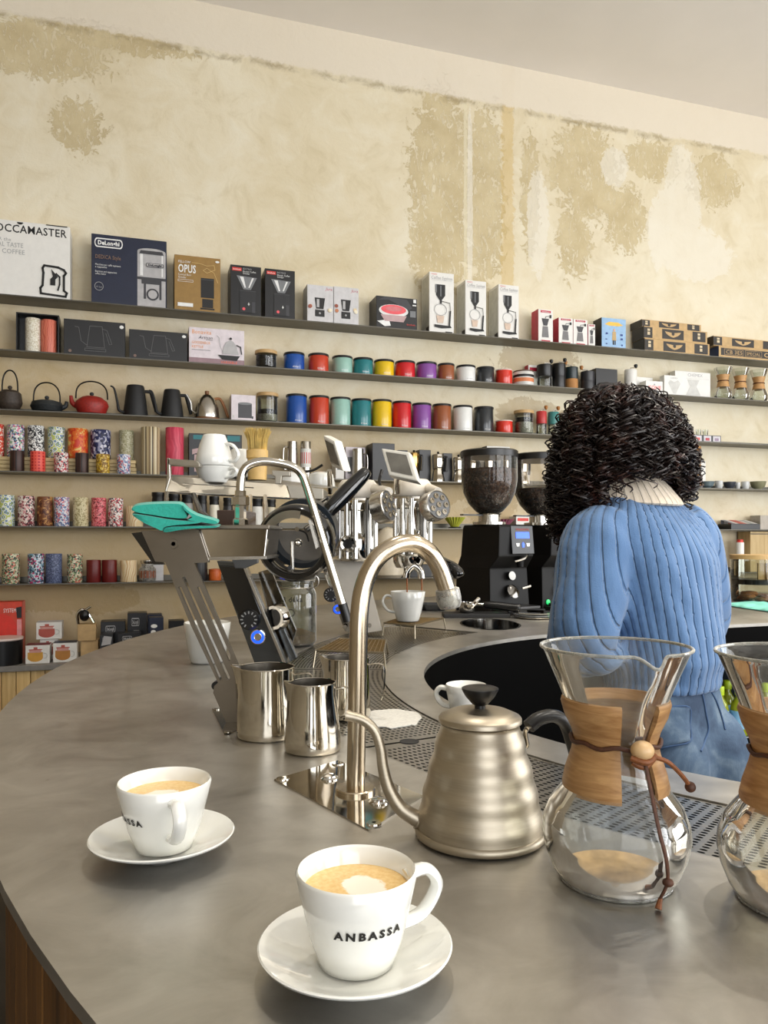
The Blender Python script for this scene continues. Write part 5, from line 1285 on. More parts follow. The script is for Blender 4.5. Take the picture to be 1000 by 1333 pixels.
p3 = CT(451, 932); pitcher(p3, .0455, .042, .110, 'steel milk pitcher standing behind the tall faucet', radians(172), .03)

# ---- tall faucet ------------------------------------------------------------
fb_ = CT(463, 1031)
fau = thing('tall_faucet', 'tall brushed steel swan-neck faucet on a mirror plate', 'faucet', fb_)
FST = brushed('faucet_steel', (196, 182, 160), .2, stretch=(40, 40, 1), bump=.01)
cz = fb_.y
crn = [CT(357, 1016), CT(440, 991), CT(553, 1038), CT(480, 1082)]
obj('mounting_plate', G().plate([c_ - fb_ for c_ in crn], (0, 0, .0016)), mat('mirror_plate', (206, 200, 190), .06, 1.0, var=.08, scale=20), fau, smooth=0)
for a, b in ((368, 1016), (440, 996), (487, 1074)):
    q = CT(a, b) - fb_; obj('screw', G().lathe([(0, .0018), (.0022, .0018), (.0024, .0034), (.0085, .0034), (.0092, .0016)], 24), POLISH, fau, loc=q); obj('screw_socket', G().lathe([(.0022, .0030), (0, .0030)], 12), BLACKM, fau, loc=q)
for a, b in ((429, 1015), (493, 1046)):
    q = CT(a, b) - fb_; obj('push_button', G().lathe([(.0125, .0016), (.0125, .003), (.0095, .0045), (.009, .0065), (0, .007)], 24), CHROME, fau, loc=q)
obj('flange', G().lathe([(.0262, .0016), (.0262, .0055), (.025, .0068), (.0125, .0072)], 40), FST, fau)
fpx = [(463, 1029, 0), (464.5, 950, 0), (466, 870, 0), (468, 800, 0), (474, 762, .005), (488, 731, .012), (509, 713, .02), (534, 707, .032), (556, 716, .042), (571, 737, .05), (580, 762, .056), (584, 774, .058)]
pts = spline([V(a, b, cz + d) - fb_ for a, b, d in fpx], 6)
obj('neck', G().tube(pts, .0122, 20), FST, fau, smooth=60)
e0, e1 = V(583, 771, cz + .058) - fb_, V(586, 790, cz + .06) - fb_
M_ = Matrix.Translation(e0) @ (e1 - e0).to_track_quat('Z', 'Y').to_matrix().to_4x4()
obj('spray_head', G().lathe([(.0125, -.006), (.0165, -.004), (.0175, .008), (.0165, .016), (.014, .0215), (0, .0215)], 28, M_), glass('cloudy_plastic', (226, 226, 220), 3, .15, haze=.4), fau)
obj('aerator', G().lathe([(.009, .0), (.011, .006), (.0125, .018), (0, .019)], 20, M_), mat('white_aerator', (210, 206, 196), .5), fau)

# ---- wire racks on the grate ---------------------------------------------
def rack(c4, lb, h=.042, feet=None, nw=14, mesh=True):
    o = thing('wire_rack', lb, 'rack', (0, 0, 0), 0, 'wire racks on the drip grate'); W = brushed('wire_steel', (170, 160, 140), .3)
    A, B, Cc, D = [Vector(p) for p in c4]; z = TOP + h
    up = lambda p: Vector((p.x, p.y, z))
    g = G().tube([up(A), up(B), up(Cc), up(D)], .0028, 8, closed=True); obj('frame', g, W, o)
    g = G()
    for k in range(1, nw):
        f = k / nw; g.tube([up(A.lerp(B, f)), up(D.lerp(Cc, f))], .0013, 5)
    for k in range(1, nw):
        f = k / nw; g.tube([up(A.lerp(D, f)), up(B.lerp(Cc, f))], .0013, 5)
    stuff(obj('wire_mesh', g, mat('brass_wire', (150, 126, 86), .4, .8), o))
    cen = (A + B + Cc + D) / 4
    for q in (A, B, Cc, D):
        ft = q + (q - cen) * .06; ft.z = TOP - .001
        obj('leg', G().tube([up(q), ft], .0026, 8), W, o)
    return o
def R2(px, py): return CT(px, py, .042)
rack([R2(411, 847), R2(441, 831), R2(503, 833), R2(500, 850)], 'wire rack behind the steel milk pitchers')
rack([R2(500, 811), R2(522, 803.5), R2(578, 805), R2(540, 814.5)], 'wire rack under the cup that is being filled', nw=16)
pc = R2(531, 809.5); pc.z += .003
white_cup(pc, .0615, .04, .104, radians(186), 'white cup under the running espresso shot', out=.03)

# ---- big swing-top glass jar with handwriting --------------------------------
pj = CT(383, 840); jar = thing('swing_top_jar', 'big swing-top glass jar with handwriting and brown sugar at the bottom', 'jar', pj); s = pj.y / F
R = 29 * s; H = .226
obj('glass_body', G().lathe([(0, .003), (R * .85, .002), (R, .014), (R, H * .7), (R * .93, H * .76), (R * .86, H * .8), (R * .86, H * .86), (R * .93, H * .87), (R * .93, H * .9)], 40, caps=False), glass('thick_jar', (214, 220, 210), 2.4, .02, haze=.09), jar, smooth=60)
obj('lid', G().lathe([(R * .95, H * .91), (R * .97, H * .97), (R * .8, H * 1.0), (R * .3, H * .985), (0, H * .985)], 36), glass('thick_jar'), jar, smooth=60)
obj('seal', G().lathe([(R * .9, H * .895), (R * .98, H * .9), (R * .9, H * .915)], 36, caps=False), mat('rubber_seal', (206, 196, 180), .6), jar)
obj('wire_clip', G().tube(spline([(R * .9, 0, H * .8), (R * 1.08, 0, H * .84), (R * 1.05, 0, H * .94), (R * .6, 0, H * 1.01)], 5), .002, 6), STEEL, jar); obj('neck_wire', G().tube([(R * .89 * cos(2 * pi * k / 36), R * .89 * sin(2 * pi * k / 36), H * .8) for k in range(36)], .0018, 6, closed=True), STEEL, jar)
obj('brown_sugar', G().lathe([(0, .006), (R * .84, .005), (R * .95, .014), (R * .95, .036), (R * .4, .05), (0, .046)], 32), mat('brown_sugar', (196, 150, 84), .8, var=.15, scale=300, bump=.3), jar)
wrap_text('No3 déka', .022, INK, jar, lambda z: R, radians(-100), H * .62, bold=.0002); wrap_text('NO', .036, mat('grey_marker', (70, 66, 60), .5), jar, lambda z: R, radians(-104), H * .42)

# ---- grinders -------------------------------------------------------------
BLKG = mat('grinder_black', (6, 6, 7), .5, var=.15, scale=8, spec=.25)
BEAN = None
def bean_mat():
    t = NT('coffee_beans'); vec = t.coord(); d = t.n('ShaderNodeTexVoronoi'); d.inputs['Scale'].default_value = 95; t.l(vec, d.inputs['Vector'])
    s = t.n('ShaderNodeSeparateColor'); t.l(d.outputs['Color'], s.inputs[0])
    t.l(t.ramp(s.outputs[0], [(0, (44, 27, 19)), (.6, (80, 52, 38)), (1, (110, 78, 56))]), t.b.inputs['Base Color'])
    t.b.inputs['Roughness'].default_value = .35; t.bump(t.math('SUBTRACT', 1, d.outputs['Distance']), .9, .008); return t.m
BEAN = bean_mat()
SCR = mat('lit_blue_screen', (30, 80, 230), .3, var=.02, emit=1.1)
def grinder(hx, z, lb, fill):
    rz = radians(33); hop = Vector(((hx - 500) / F * z, z, TOP)); ctr = hop + Vector((.055, 0, 0))
    o = thing('coffee_grinder', lb, 'coffee grinder', ctr, rz, 'black electric coffee grinders'); Rm = Matrix.Rotation(-rz, 3, 'Z')
    hl_ = Rm @ (hop - ctr); ht = .396
    ringb = lambda hw, y0, y1, zz: [(-hw, y0, zz), (hw, y0, zz), (hw, y1, zz), (-hw, y1, zz)]
    obj('body', G().loft([ringb(.118, -.06, .19, 0), ringb(.118, -.06, .19, .03), ringb(.112, -.05, .185, .2), ringb(.104, -.1, .165, .255), ringb(.1, -.1, .155, ht - .012), ringb(.096, -.09, .15, ht)]), BLKG, o, smooth=0, bevel=.006)
    obj('foot_plate', G().box(-.11, .11, -.17, -.05, 0, .022), BLKG, o, bevel=.005, smooth=0)
    obj('catch_tray', G().box(-.085, .085, -.165, -.06, .022, .036), mat('dark_grey_tray', (34, 34, 36), .4), o, bevel=.004, smooth=0)
    # slanted control panel
    P = Matrix.Translation((0.03, -.101, .325)) @ Matrix.Rotation(radians(-6), 4, 'X')
    pn = obj('control_panel', G().box(-.066, .066, -.008, .0, -.062, .066), mat('panel_black', (22, 23, 26), .3), o, bevel=.003, smooth=0); pn.matrix_local = P
    obj('screen', G().box(-.04, .04, -.0095, -.007, .008, .036), SCR, pn, smooth=0)
    text('MAHLKONIG', .013, mat('red_brand', (170, 40, 34), .5), pn, (-.038, -.009, .044), name='lettering')
    for k, xx in enumerate((-.032, 0, .03)):
        if k == 1: obj('touch_icon', G().prism([(-.006, -.012), (.006, -.012), (.008, .002), (.001, .012), (-.006, .006)], -.0095, -.0082), SCR, pn, loc=(xx, 0, -.02))
        else: obj('cup_icon', G().prism([(-.011, .007), (.011, .007), (.007, -.008), (-.007, -.008)], -.0095, -.0082), WINK, pn, loc=(xx, 0, -.02))
    # chute, fork and trim
    obj('chute', G().cyl((.02, -.1, .24), (.02, -.105, .205), .02, .014), BLKG, o); obj('bag_clip', G().tube(spline([(-.02, -.112, .232), (.02, -.13, .245), (.055, -.112, .262)], 5), .005, 8), CHROME, o)
    obj('portafilter_fork', G().lathe([(0, 0), (.03, 0), (.032, .006), (.02, .01), (0, .01)], 28, Matrix.Translation((.0, -.075, .095)) @ Matrix.Rotation(radians(65), 4, 'X')), DCHROME, o)
    obj('adjust_knob', G().lathe([(0, 0), (.02, 0), (.02, .012), (0, .014)], 24, Matrix.Translation((.0, -.062, .165)) @ Matrix.Rotation(radians(80), 4, 'X')), DCHROME, o)
    obj('fork_arm', G().tube([(.045, -.09, .11), (.085, -.1, .12)], .006, 8), CHROME, o)
    obj('power_light', G().lathe([(0, 0), (.012, 0), (.012, .004), (0, .006)], 20, Matrix.Translation((-.085, -.061, .04)) @ Matrix.Rotation(radians(90), 4, 'X')), mat('green_lamp', (30, 170, 90), .3, emit=.7), o)
    L = Matrix.Translation((hl_.x, hl_.y, 0))
    obj('collar', G().lathe([(.075, ht), (.075, ht + .012), (.05, ht + .014), (.05, ht + .045), (.06, ht + .05)], 36, L), STEEL, o)
    obj('shutter', G().box(hl_.x - .16, hl_.x - .02, hl_.y - .012, hl_.y + .012, ht + .04, ht + .046), BLACKP, o)
    hb = ht + .047; R = .127
    prof = [(.035, hb), (.06, hb + .012), (.095, hb + .05), (.118, hb + .1), (R, hb + .15), (R, hb + .262)]
    obj('hopper', G().lathe(prof, 48, L, caps=False), glass('hopper_plastic', (236, 232, 226), 1.0, .03, haze=.03), o, smooth=60)
    obj('hopper_lid', G().lathe([(R * 1.03, hb + .258), (R * 1.03, hb + .285), (R * .98, hb + .29), (0, hb + .29)], 48, L), BLACKP, o)
    q = [(r * .965, zz) for r, zz in prof if zz < hb + fill] + [(R * .965 if fill > .15 else .118, hb + fill), (R * .5, hb + fill + .006), (0, hb + fill + .002)]
    obj('beans', G().lathe([(0, hb + .004)] + q, 48, L), BEAN, o, smooth=60)
    return o
grinder(637, 3.5, 'black coffee grinder with a hopper full of beans beside the faucet', .205)
grinder(703, 3.65, 'black coffee grinder with a half full hopper, partly behind the barista', .125)

# ---- tamping corner --------------------------------------------------------
q = CT(625, 798); mt = obj('tamping_mat', G().box(-.2, .08, -.06, .05, 0, .018), BLACKM, loc=(q.x + .02, 3.275, TOP), smooth=0, bevel=.004); tag(mt, 'black rubber tamping mat in front of the grinders', 'mat')
q = V(608, 791, 3.27); pf = thing('portafilter', 'steel portafilter with black handle lying on the tamping mat', 'portafilter', (q.x, 3.27, TOP + .018))
obj('basket', G().lathe([(.024, .0), (.03, .004), (.034, .012), (.034, .034), (.038, .036), (.038, .044), (.033, .044), (.031, .012), (0, .01)], 32), CHROME, pf)
obj('neck', G().tube([(.034, 0, .036), (.075, -.01, .034)], [.009, .008], 10), CHROME, pf); s_ = spline([(.07, -.008, .034), (.12, -.02, .032), (.18, -.035, .026), (.22, -.045, .022)], 4)
obj('handle', G().tube(s_, [.012, .015, .0165, .017, .017, .017, .017, .017, .017, .018, .019, .019, .015], 16), BLACKP, pf)
obj('spout', G().tube(spline([(-.01, -.035, .03), (.01, -.06, .03), (.03, -.06, .05), (.045, -.05, .062)], 5), [.009] * 16, 8), CHROME, pf)
q = CT(563, 794); n = 8; rg = lambda r, z: [(r * cos(2 * pi * k / 8 + .3), r * .85 * sin(2 * pi * k / 8 + .3), z) for k in range(8)]
td = obj('faceted_dish', G().loft([rg(.062, 0), rg(.088, .03), rg(.084, .03), rg(.058, .006)]), mat('dark_slate_dish', (38, 44, 50), .3), loc=(q.x, q.y, TOP), smooth=0); tag(td, 'dark faceted dish on the worktop beside the filled cup', 'dish')
for k in range(3):
    q = CT(697, 806); pl_ = obj('steel_plate', G().lathe([(0, .002), (.07, 0), (.085, .004), (.088, .008), (.085, .008), (.07, .004), (0, .005)], 40), [POLISH, WHITEC, POLISH][k], loc=(.632, 3.22 + .004 * k, TOP + .0085 * k)); tag(pl_, ['lowest of three round trays beside the portafilter handle', 'white middle one of three round trays beside the portafilter handle', 'topmost of three round steel trays beside the portafilter handle'][k], 'tray', 'round trays beside the grinder')

# ---- right end of the bar ------------------------------------------------------
zc = 4.1; jr = thing('cookie_jar', 'two-tier glass cookie jar with bamboo lid', 'jar', (.486 * zc, zc, TOP)); R = .132
obj('glass_body', G().lathe([(0, .003), (R * .9, .002), (R, .012), (R, .225)], 40, caps=False), glass('jar_glass'), jr); obj('lid', G().lathe([(R * 1.03, .225), (R * 1.03, .248), (0, .25)], 40), mat('bamboo_lid', (196, 160, 108), .5), jr)
obj('divider', G().lathe([(0, .092), (R * .97, .092), (R * .97, .118), (0, .118)], 36), BLACKP, jr)
CK = mat('cookie', (176, 116, 62), .8, var=.2, scale=120, bump=.4)
for k in range(7):
    a = k * 2.4; ck = obj('cookie', G().lathe([(0, 0), (.04, 0), (.045, .008), (.036, .018), (0, .022)], 20), CK, jr, loc=(.06 * cos(a), .06 * sin(a), .006 + .012 * (k // 3)))
for k in range(6): obj('wafer', G().box(-.012, .012, -.006, .006, 0, .085), mat('wafer', (206, 170, 116), .7), jr, loc=(-.02 + .022 * k, -.07 + .01 * (k % 2), .119), rz=.2 * k, smooth=0)
g = G(); nx, ny = 22, 10
vs = []
A, B, Cc, D = [Vector((p.x, p.y, TOP + .002)) for p in (CT(934, 787.5), CT(1012, 799), CT(1030, 789), CT(975, 783.5))]
for i in range(nx + 1):
    for j in range(ny + 1):
        f, k = i / nx, j / ny
        p = A.lerp(B, f).lerp(D.lerp(Cc, f), k)
        vs.append((p.x, p.y, p.z + .022 * abs(noise.noise(Vector((f * 5, k * 3, .3)))) * (min(1, f * 3)) * (1 if 0 < j < ny else .15)))
fs = [(i * (ny + 1) + j, (i + 1) * (ny + 1) + j, (i + 1) * (ny + 1) + j + 1, i * (ny + 1) + j + 1) for i in range(nx) for j in range(ny)]
TEALC = mat('teal_cloth', (44, 168, 150), .85, var=.06, scale=300, bump=.25, sheen=.2)
tw = obj('cleaning_cloth', G().add(vs, fs), mat('pale_teal_cloth', (120, 196, 182), .85, var=.06, scale=300), fix=False, smooth=180); md = tw.modifiers.new('t', 'SOLIDIFY'); md.thickness = .003; md.offset = 1; tag(tw, 'pale teal cloth spread on the far worktop beside the cookie jar', 'cloth')
c = Carton('wooden_crate', 'plywood crate standing behind the cookie jar', 'crate', 977, 1030, 692, 6, woodmat('plywood', (188, 158, 104), (212, 186, 136)), depth=.12, off=.03); c.rects([(0, 1, .93, .95)], CHAR)
o = roll(958.5, 968.5, 706, .06, SH[6], WHITEP, 'small white bottle with red cap behind the cookie jar', 'sauce_bottle', 'bottle'); h, r = o['h'], o['r']
obj('cap', G().lathe([(r * .8, h), (r * .8, h + .02), (0, h + .02)], 16), RINK, o)
# milky rinse foam left on the grate behind the third pitcher
q = CT(504, 935, -.001); P = [(.052 * (1 + .3 * noise.noise(Vector((cos(a) * 2, sin(a) * 2, 5)))) * cos(a) * 1.0, .075 * (1 + .35 * noise.noise(Vector((cos(a) * 2, sin(a) * 2, 9)))) * sin(a)) for a in [2 * pi * k / 40 for k in range(40)]]
fm = obj('milk_foam', G().plate([(x, y, 0) for x, y in P], (0, 0, .0015)), mat('milk_foam', (224, 222, 214), .4, var=.06, scale=200), loc=(q.x + .012, q.y, TOP - .0015)); tag(fm, 'thin patch of milk foam on the drip grate behind the faucet', 'milk foam')
# ================================================================== THE ESPRESSO MACHINE
EM = thing('espresso_machine', 'chrome three-group espresso machine on slanted steel legs', 'espresso machine', CT(300, 942))
E0 = Vector(EM.location)
def W(px, py, z): return V(px, py, z) - E0
GREYST = brushed('grey_leg_steel', (128, 120, 108), .36, var=.12, stretch=(1, 1, 1), scale=9)
MIRR = mat('mirror_steel', (190, 184, 174), .06, 1.0, var=.12, scale=7)
BLKG2 = mat('gloss_black', (10, 11, 13), .12, var=.1, coat=.5)
IVORY = mat('ivory_plastic', (222, 214, 200), .35, var=.02); WPL = mat('white_casing', (226, 224, 216), .35, var=.02)
zl = 1.375
# near leg: slotted plate, slots are real openings
out = [(184, 691), (258, 689), (272, 732), (253, 733), (311, 868), (308, 942), (295, 942), (277.5, 902), (279, 893), (284, 889), (247, 811), (215, 732), (202, 731)]
slots = [[(232, 765), (234, 763), (236, 764.5), (288.5, 883), (287.5, 886), (285, 885)], [(237, 752), (239.5, 750), (241.5, 752), (299.5, 882), (298, 885.5), (295.5, 884)], [(256.5, 765), (258.5, 763), (260.5, 765), (300, 853), (300, 860), (297.5, 860)]]
def holed_plate(outl, holes, z, th, name, m):
    g = G(); L = [[(W(a, b, z).x, W(a, b, z).z) for a, b in q] for q in [outl] + holes]
    vs, fs = loops_fill(L, 0.0); y = W(0, 0, z).y
    for yy in (y, y + th): g.add([(a, yy, b) for a, b, _ in vs], fs)
    for q in L:
        n = len(q); g.add([(a, y, b) for a, b in q] + [(a, y + th, b) for a, b in q], [(i, (i + 1) % n, (i + 1) % n + n, i + n) for i in range(n)])
    return obj(name, g, m, EM, smooth=0)
holed_plate(out, slots, zl, .009, 'slotted_leg', GREYST)
o = obj('leg_liner', G().plate([W(171, 694, zl + .07), W(187, 692, zl + .07), (W(214, 735, zl + .07)), (W(200, 735, zl + .07))], (0, .01, 0)), BLKG2, EM, smooth=0)
q = W(226, 708, zl); obj('leg_bolt', G().lathe([(0, 0), (.0035, 0), (.004, .002), (.0085, .002), (.009, 0)], 20, Matrix.Translation(q) @ Matrix.Rotation(radians(90), 4, 'X')), GREYST, EM)
q = W(281, 893, zl + .012); obj('leg_pin', G().cyl(q, q + Vector((0, .05, 0)), .008), BLACKP, EM)
obj('leg_foot', G().plate([CT(276, 924) - E0, CT(300, 921) - E0, CT(322, 948) - E0, CT(292, 957) - E0], (0, 0, .0025)), mat('clear_foot', (150, 146, 138), .1, 1.0), EM, smooth=0)
for a, b in ((283, 925), (297, 955)): obj('foot_screw', G().lathe([(.007, .0025), (.007, .0045), (0, .005)], 16), POLISH, EM, loc=CT(a, b) - E0)
# polished cross arm between leg and first group
def slab(p4, z0, z1, m, name, bev=.002): return obj(name, G().plate([W(a, b, z0) for a, b in p4], (0, z1 - z0, 0)), m, EM, smooth=0, bevel=bev)
slab([(256, 688), (349, 688), (345, 725), (272, 727)], zl + .012, zl + .17, MIRR, 'cross_arm')
slab([(252, 684), (351, 683), (351, 689), (254, 689)], zl + .006, zl + .18, GREYST, 'arm_top'); slab([(270, 725), (347, 724), (347, 728), (271, 729.5)], zl + .004, zl + .17, STEEL, 'arm_lip', .0005)
slab([(282, 664), (283, 686), (318, 688), (318, 664)], zl + .25, zl + .4, mat('brown_reservoir', (74, 54, 46), .25), 'reservoir')
# first group seen end on: black ring with a steel inner ring
zg = 1.52; RC = W(386, 706, zg)
def ringAt(c, prof, n=56, tilt=0, yaw=0): return Matrix.Translation(c) @ Matrix.Rotation(yaw, 4, 'Z') @ Matrix.Rotation(radians(90) + tilt, 4, 'X')
Mx = ringAt(RC, None, tilt=radians(6), yaw=radians(-8)); k = zg / F
obj('group_ring', G().lathe([(50 * k, -.02), (50 * k, .018), (46 * k, .026), (40 * k, .026), (38 * k, .018), (38 * k, -.02), (50 * k, -.02)], 72, Mx, caps=False), BLKG2, EM, smooth=40)
obj('rear_drum', G().lathe([(47 * k, -.05), (47 * k, -.09), (40 * k, -.09), (40 * k, -.05), (47 * k, -.05)], 64, Matrix.Translation((-.002, 0, .012)) @ Mx, caps=False), mat('slate_drum', (30, 36, 42), .3), EM, smooth=40)
n = 40; vs = []; fs = []
for i in range(n + 1):
    a = radians(75) + radians(125) * i / n
    for r_, y_ in ((43 * k, .027), (33 * k, .027), (33 * k, .018), (43 * k, .018)): vs.append((r_ * cos(a), r_ * sin(a), y_))
for i in range(n):
    for j in range(4): fs.append((i * 4 + j, (i + 1) * 4 + j, (i + 1) * 4 + (j + 1) % 4, i * 4 + (j + 1) % 4))
fs += [(0, 1, 2, 3), (n * 4, n * 4 + 1, n * 4 + 2, n * 4 + 3)]
obj('steel_arc', G().add(vs, fs, Mx), SHEET, EM, smooth=40)
for a, b in ((387, 689), (377.5, 739)): obj('ring_bolt', G().lathe([(0, .006), (.0045, .006), (.0045, 0)], 12, Matrix.Translation(W(a, b, zg - .02)) @ Matrix.Rotation(radians(90), 4, 'X')), BLACKP if b > 700 else POLISH, EM)
obj('hub', G().ball(W(388.5, 706.5, zg + .01), .0085, 16), CHROME, EM); obj('hub_bar', G().cyl(W(380, 705, zg + .04), W(381, 742, zg + .04), .004), STEEL, EM)
obj('gauge_hand', G().tube(spline([W(389, 690, zg), W(398, 694, zg), W(402, 705, zg)], 5), .0018, 6), BLACKP, EM)
slab([(401, 677), (405, 676), (415, 712), (411, 715)], zg - .01, zg + .01, STEEL, 'guard_strip', .0005)
slab([(345, 690), (420, 690), (420, 735), (352, 735)], zg + .11, zg + .12, mat('grey_back_plate', (128, 120, 108), .5), 'back_plate')
# lever handle of the first group
h0, h1 = W(423, 670, 1.58), W(479, 612, 1.62); d = h1 - h0
pts = [h0 + d * f for f in (0, .04, .2, .5, .8, .94, .985, 1)]
obj('lever_handle', G().tube(pts, [.011, .0145, .0165, .0175, .0158, .0135, .011, .006], 20), BLKG2, EM, smooth=50); obj('lever_collar', G().tube([h0 - d * .05, h0], [.012, .0135], 18), CHROME, EM); obj('lever_arm', G().tube([h0 - d * .05, W(398, 690, 1.56)], .007, 12), STEEL, EM)
# bent steam tube
tp = [(313, 690), (313, 665), (313, 640), (314.5, 620), (322, 607), (338, 601), (358, 602), (378, 606.5), (391, 615), (399, 632), (414, 682), (430, 735), (446, 787)]
tpz = [W(a, b, 1.445 + .002 * i) for i, (a, b) in enumerate(tp)]
obj('steam_tube', G().tube(spline(tpz, 6), .0083, 16), POLISH, EM, smooth=60)
e_ = tpz[-1]; dd = (tpz[-1] - tpz[-2]).normalized(); obj('tube_tip', G().tube([e_ - dd * .002, e_ + dd * .034], [.0092, .009], 14), BLACKP, EM)
g = G().lathe([(.014, 0), (.014, .02), (.011, .022), (.011, .045), (.017, .047), (.017, .062), (.0105, .064), (.0105, .074)], 8, Matrix.Translation(W(313, 690, 1.445)))
obj('union_nut', g, POLISH, EM, smooth=20)
# slanted stem with dial and lit button, second one behind it
def stem(p4, z, m, dial, btn, facem=None):
    s_ = slab(p4, z, z + .05, m, 'stem', .002)
    q = W(*dial, z - .003); r_ = 13.5 * z / F if z < 2.2 else 9.5 * z / F
    dl = obj('dial', G().lathe([(0, .012), (r_ * .86, .012), (r_, .008), (r_, 0)], 36, Matrix.Translation(q) @ Matrix.Rotation(radians(90), 4, 'X')), BLACKP, EM)
    for a in range(30, 331, 30): obj('dial_mark', G().box(-.0014, .0014, -.0006, .0002, -.0032, .0032, Matrix.Translation(q + Vector((0, -.0123, 0))) @ Matrix.Rotation(radians(a), 4, 'Y') @ Matrix.Translation((0, 0, -r_ * .68))), GINK, dl, smooth=0)
    q = W(*btn, z - .003); r_ = 8.6 * z / F if z < 2.2 else 6 * z / F; Mb = Matrix.Translation(q) @ Matrix.Rotation(radians(90), 4, 'X')
    b_ = obj('push_button', G().lathe([(0, .003), (r_ * .5, .003), (r_ * .55, .005), (r_ * 1.15, .003), (r_ * 1.15, 0)], 32, Mb), POLISH, EM)
    obj('light_ring', G().lathe([(r_ * .62, .0062), (r_ * .98, .0052), (r_ * .98, .004), (r_ * .62, .004)], 32, Mb, caps=False), mat('blue_light_ring', (24, 70, 235), .3, emit=1.6), b_)
    return s_
stem([(282, 730), (316, 732), (371, 868), (380, 878.5), (340, 878.5), (333, 868)], 1.86, mat('stem_grey', (96, 100, 104), .16, .9, var=.1, scale=6), (325, 806), (336, 829))
slab([(284, 736), (316, 738), (341, 800), (311, 803)], 1.852, 1.86, BLKG2, 'stem_cover'); slab([(316, 738), (320, 738), (374, 868), (370, 868)], 1.845, 1.88, STEEL, 'stem_trim', .0005)
slab([(301, 727), (335, 727), (335, 733), (318, 740), (306, 740)], 1.835, 1.86, mat('grey_bracket', (88, 90, 92), .4), 'bracket'); 
slab([(336, 745), (352, 740), (386, 820), (372, 865), (360, 845)], 1.95, 1.96, glass('smoked_side', (170, 166, 158), 2.5, .05), 'splash_guard')
q = W(364, 803, 1.9); Mg = Matrix.Translation(q) @ Matrix.Rotation(radians(-28), 4, 'Z') @ Matrix.Rotation(radians(90), 4, 'X')
obj('pressure_gauge', G().lathe([(0, .02), (.02, .02), (.022, .026), (.029, .026), (.031, .02), (.031, 0)], 32, Mg), CHROME, EM); obj('gauge_face', G().lathe([(0, .0215), (.0195, .0215)], 28, Mg, caps=False), mat('gauge_black', (30, 30, 30), .2), EM)
slab([(362, 820), (370, 818), (387, 856), (378, 862)], 1.9, 1.93, mat('stem_grey', (96, 100, 104), .16, .9), 'stem')
z3 = 2.66
stem([(415, 728), (432, 728), (463, 823), (449, 822)], z3, MIRR, (431, 774), (440, 793))
slab([(431, 728), (473, 731), (498, 821), (463, 826)], z3 - .02, z3 + .05, IVORY, 'white_stem'); 
for a, b in ((449, 816), (481, 814)): obj('stem_screw', G().lathe([(0, .003), (.007, .003), (.008, 0)], 14, Matrix.Translation(W(a, b, z3 - .02)) @ Matrix.Rotation(radians(90), 4, 'X')), POLISH, EM)
# the two tall chrome groups with their caps, tilting discs and tablets
def brew_group(px, z, w_, ytop, ybot, dpx, dpy, dyaw, cap):
    r_ = w_ / 2 * z / F; c = W(px, ytop, z); h_ = (ybot - ytop) * z / F; L = Matrix.Translation((c.x, c.y, c.z - h_))
    obj('group_body', G().lathe([(r_ * .9, 0), (r_, .01), (r_, h_ * .35), (r_ * .94, h_ * .4), (r_ * .94, h_ * .78), (r_ * 1.04, h_ * .8), (r_ * 1.04, h_ * .93), (r_ * .96, h_)], 40, L), CHROME, EM, smooth=40)
    for a in (-150, -120, -95, -60, -30): obj('tie_rod', G().cyl((c.x + r_ * 1.02 * cos(radians(a)), c.y + r_ * 1.02 * sin(radians(a)), c.z - h_ * .96), (c.x + r_ * 1.02 * cos(radians(a)), c.y + r_ * 1.02 * sin(radians(a)), c.z - h_ * .05), r_ * .14, n=14), CHROME if a != -60 else DCHROME, EM)
    obj('group_cap', G().lathe([(r_ * 1.0, h_ * .99), (r_ * 1.06, h_ * 1.02), (r_ * .98, h_ * 1.02 + .04), (r_ * .8, h_ * 1.02 + .055), (0, h_ * 1.02 + .058)], 40, L), cap, EM, smooth=50)
    # tilting disc: short drum with a face of eight round jets
    q = W(dpx, dpy, z - .16); Md = Matrix.Translation(q) @ Matrix.Rotation(dyaw, 4, 'Z') @ Matrix.Rotation(radians(78), 4, 'X'); R_ = .052
    dk = obj('valve_disc', G().lathe([(0, -.045), (R_ * .96, -.045), (R_, -.04), (R_, 0), (R_ * .93, .003), (R_ * .9, .0), (0, .0)], 48, Md), brushed('disc_aluminium', (206, 202, 194), .25), EM, smooth=40)
    obj('disc_face', G().lathe([(0, .001), (R_ * .9, .001)], 40, Md, caps=False), mat('disc_grey', (92, 92, 92), .4, .5), dk)
    for j in range(8):
        a = 2 * pi * j / 8; rr = R_ * .6 if j < 7 else 0
        a = 2 * pi * j / 7; obj('jet', G().lathe([(.0095, .001), (.0095, .004), (.0065, .004), (.006, .0015), (0, .0015)], 16, Md @ Matrix.Translation((rr * cos(a), rr * sin(a), 0))), POLISH, dk)
    obj('disc_arm', G().tube([(c.x + r_ * .7, c.y - r_ * .3, c.z + .028), q + Vector((0, .03, .045))], [.02, .016], 12), IVORY, EM)
brew_group(466, 2.62, 52, 648, 730, 506, 658, radians(62), IVORY); brew_group(537, 2.76, 50, 646, 724, 571, 657, radians(36), IVORY)
q = W(453, 708, 2.54); obj('sight_glass', G().lathe([(.016, .012), (.024, .014), (.028, .008), (.028, 0)], 32, Matrix.Translation(q) @ Matrix.Rotation(radians(90), 4, 'X'), caps=False), CHROME, EM); obj('sight_window', G().lathe([(0, .006), (.018, .006)], 24, Matrix.Translation(q) @ Matrix.Rotation(radians(90), 4, 'X'), caps=False), BLKG2, EM)
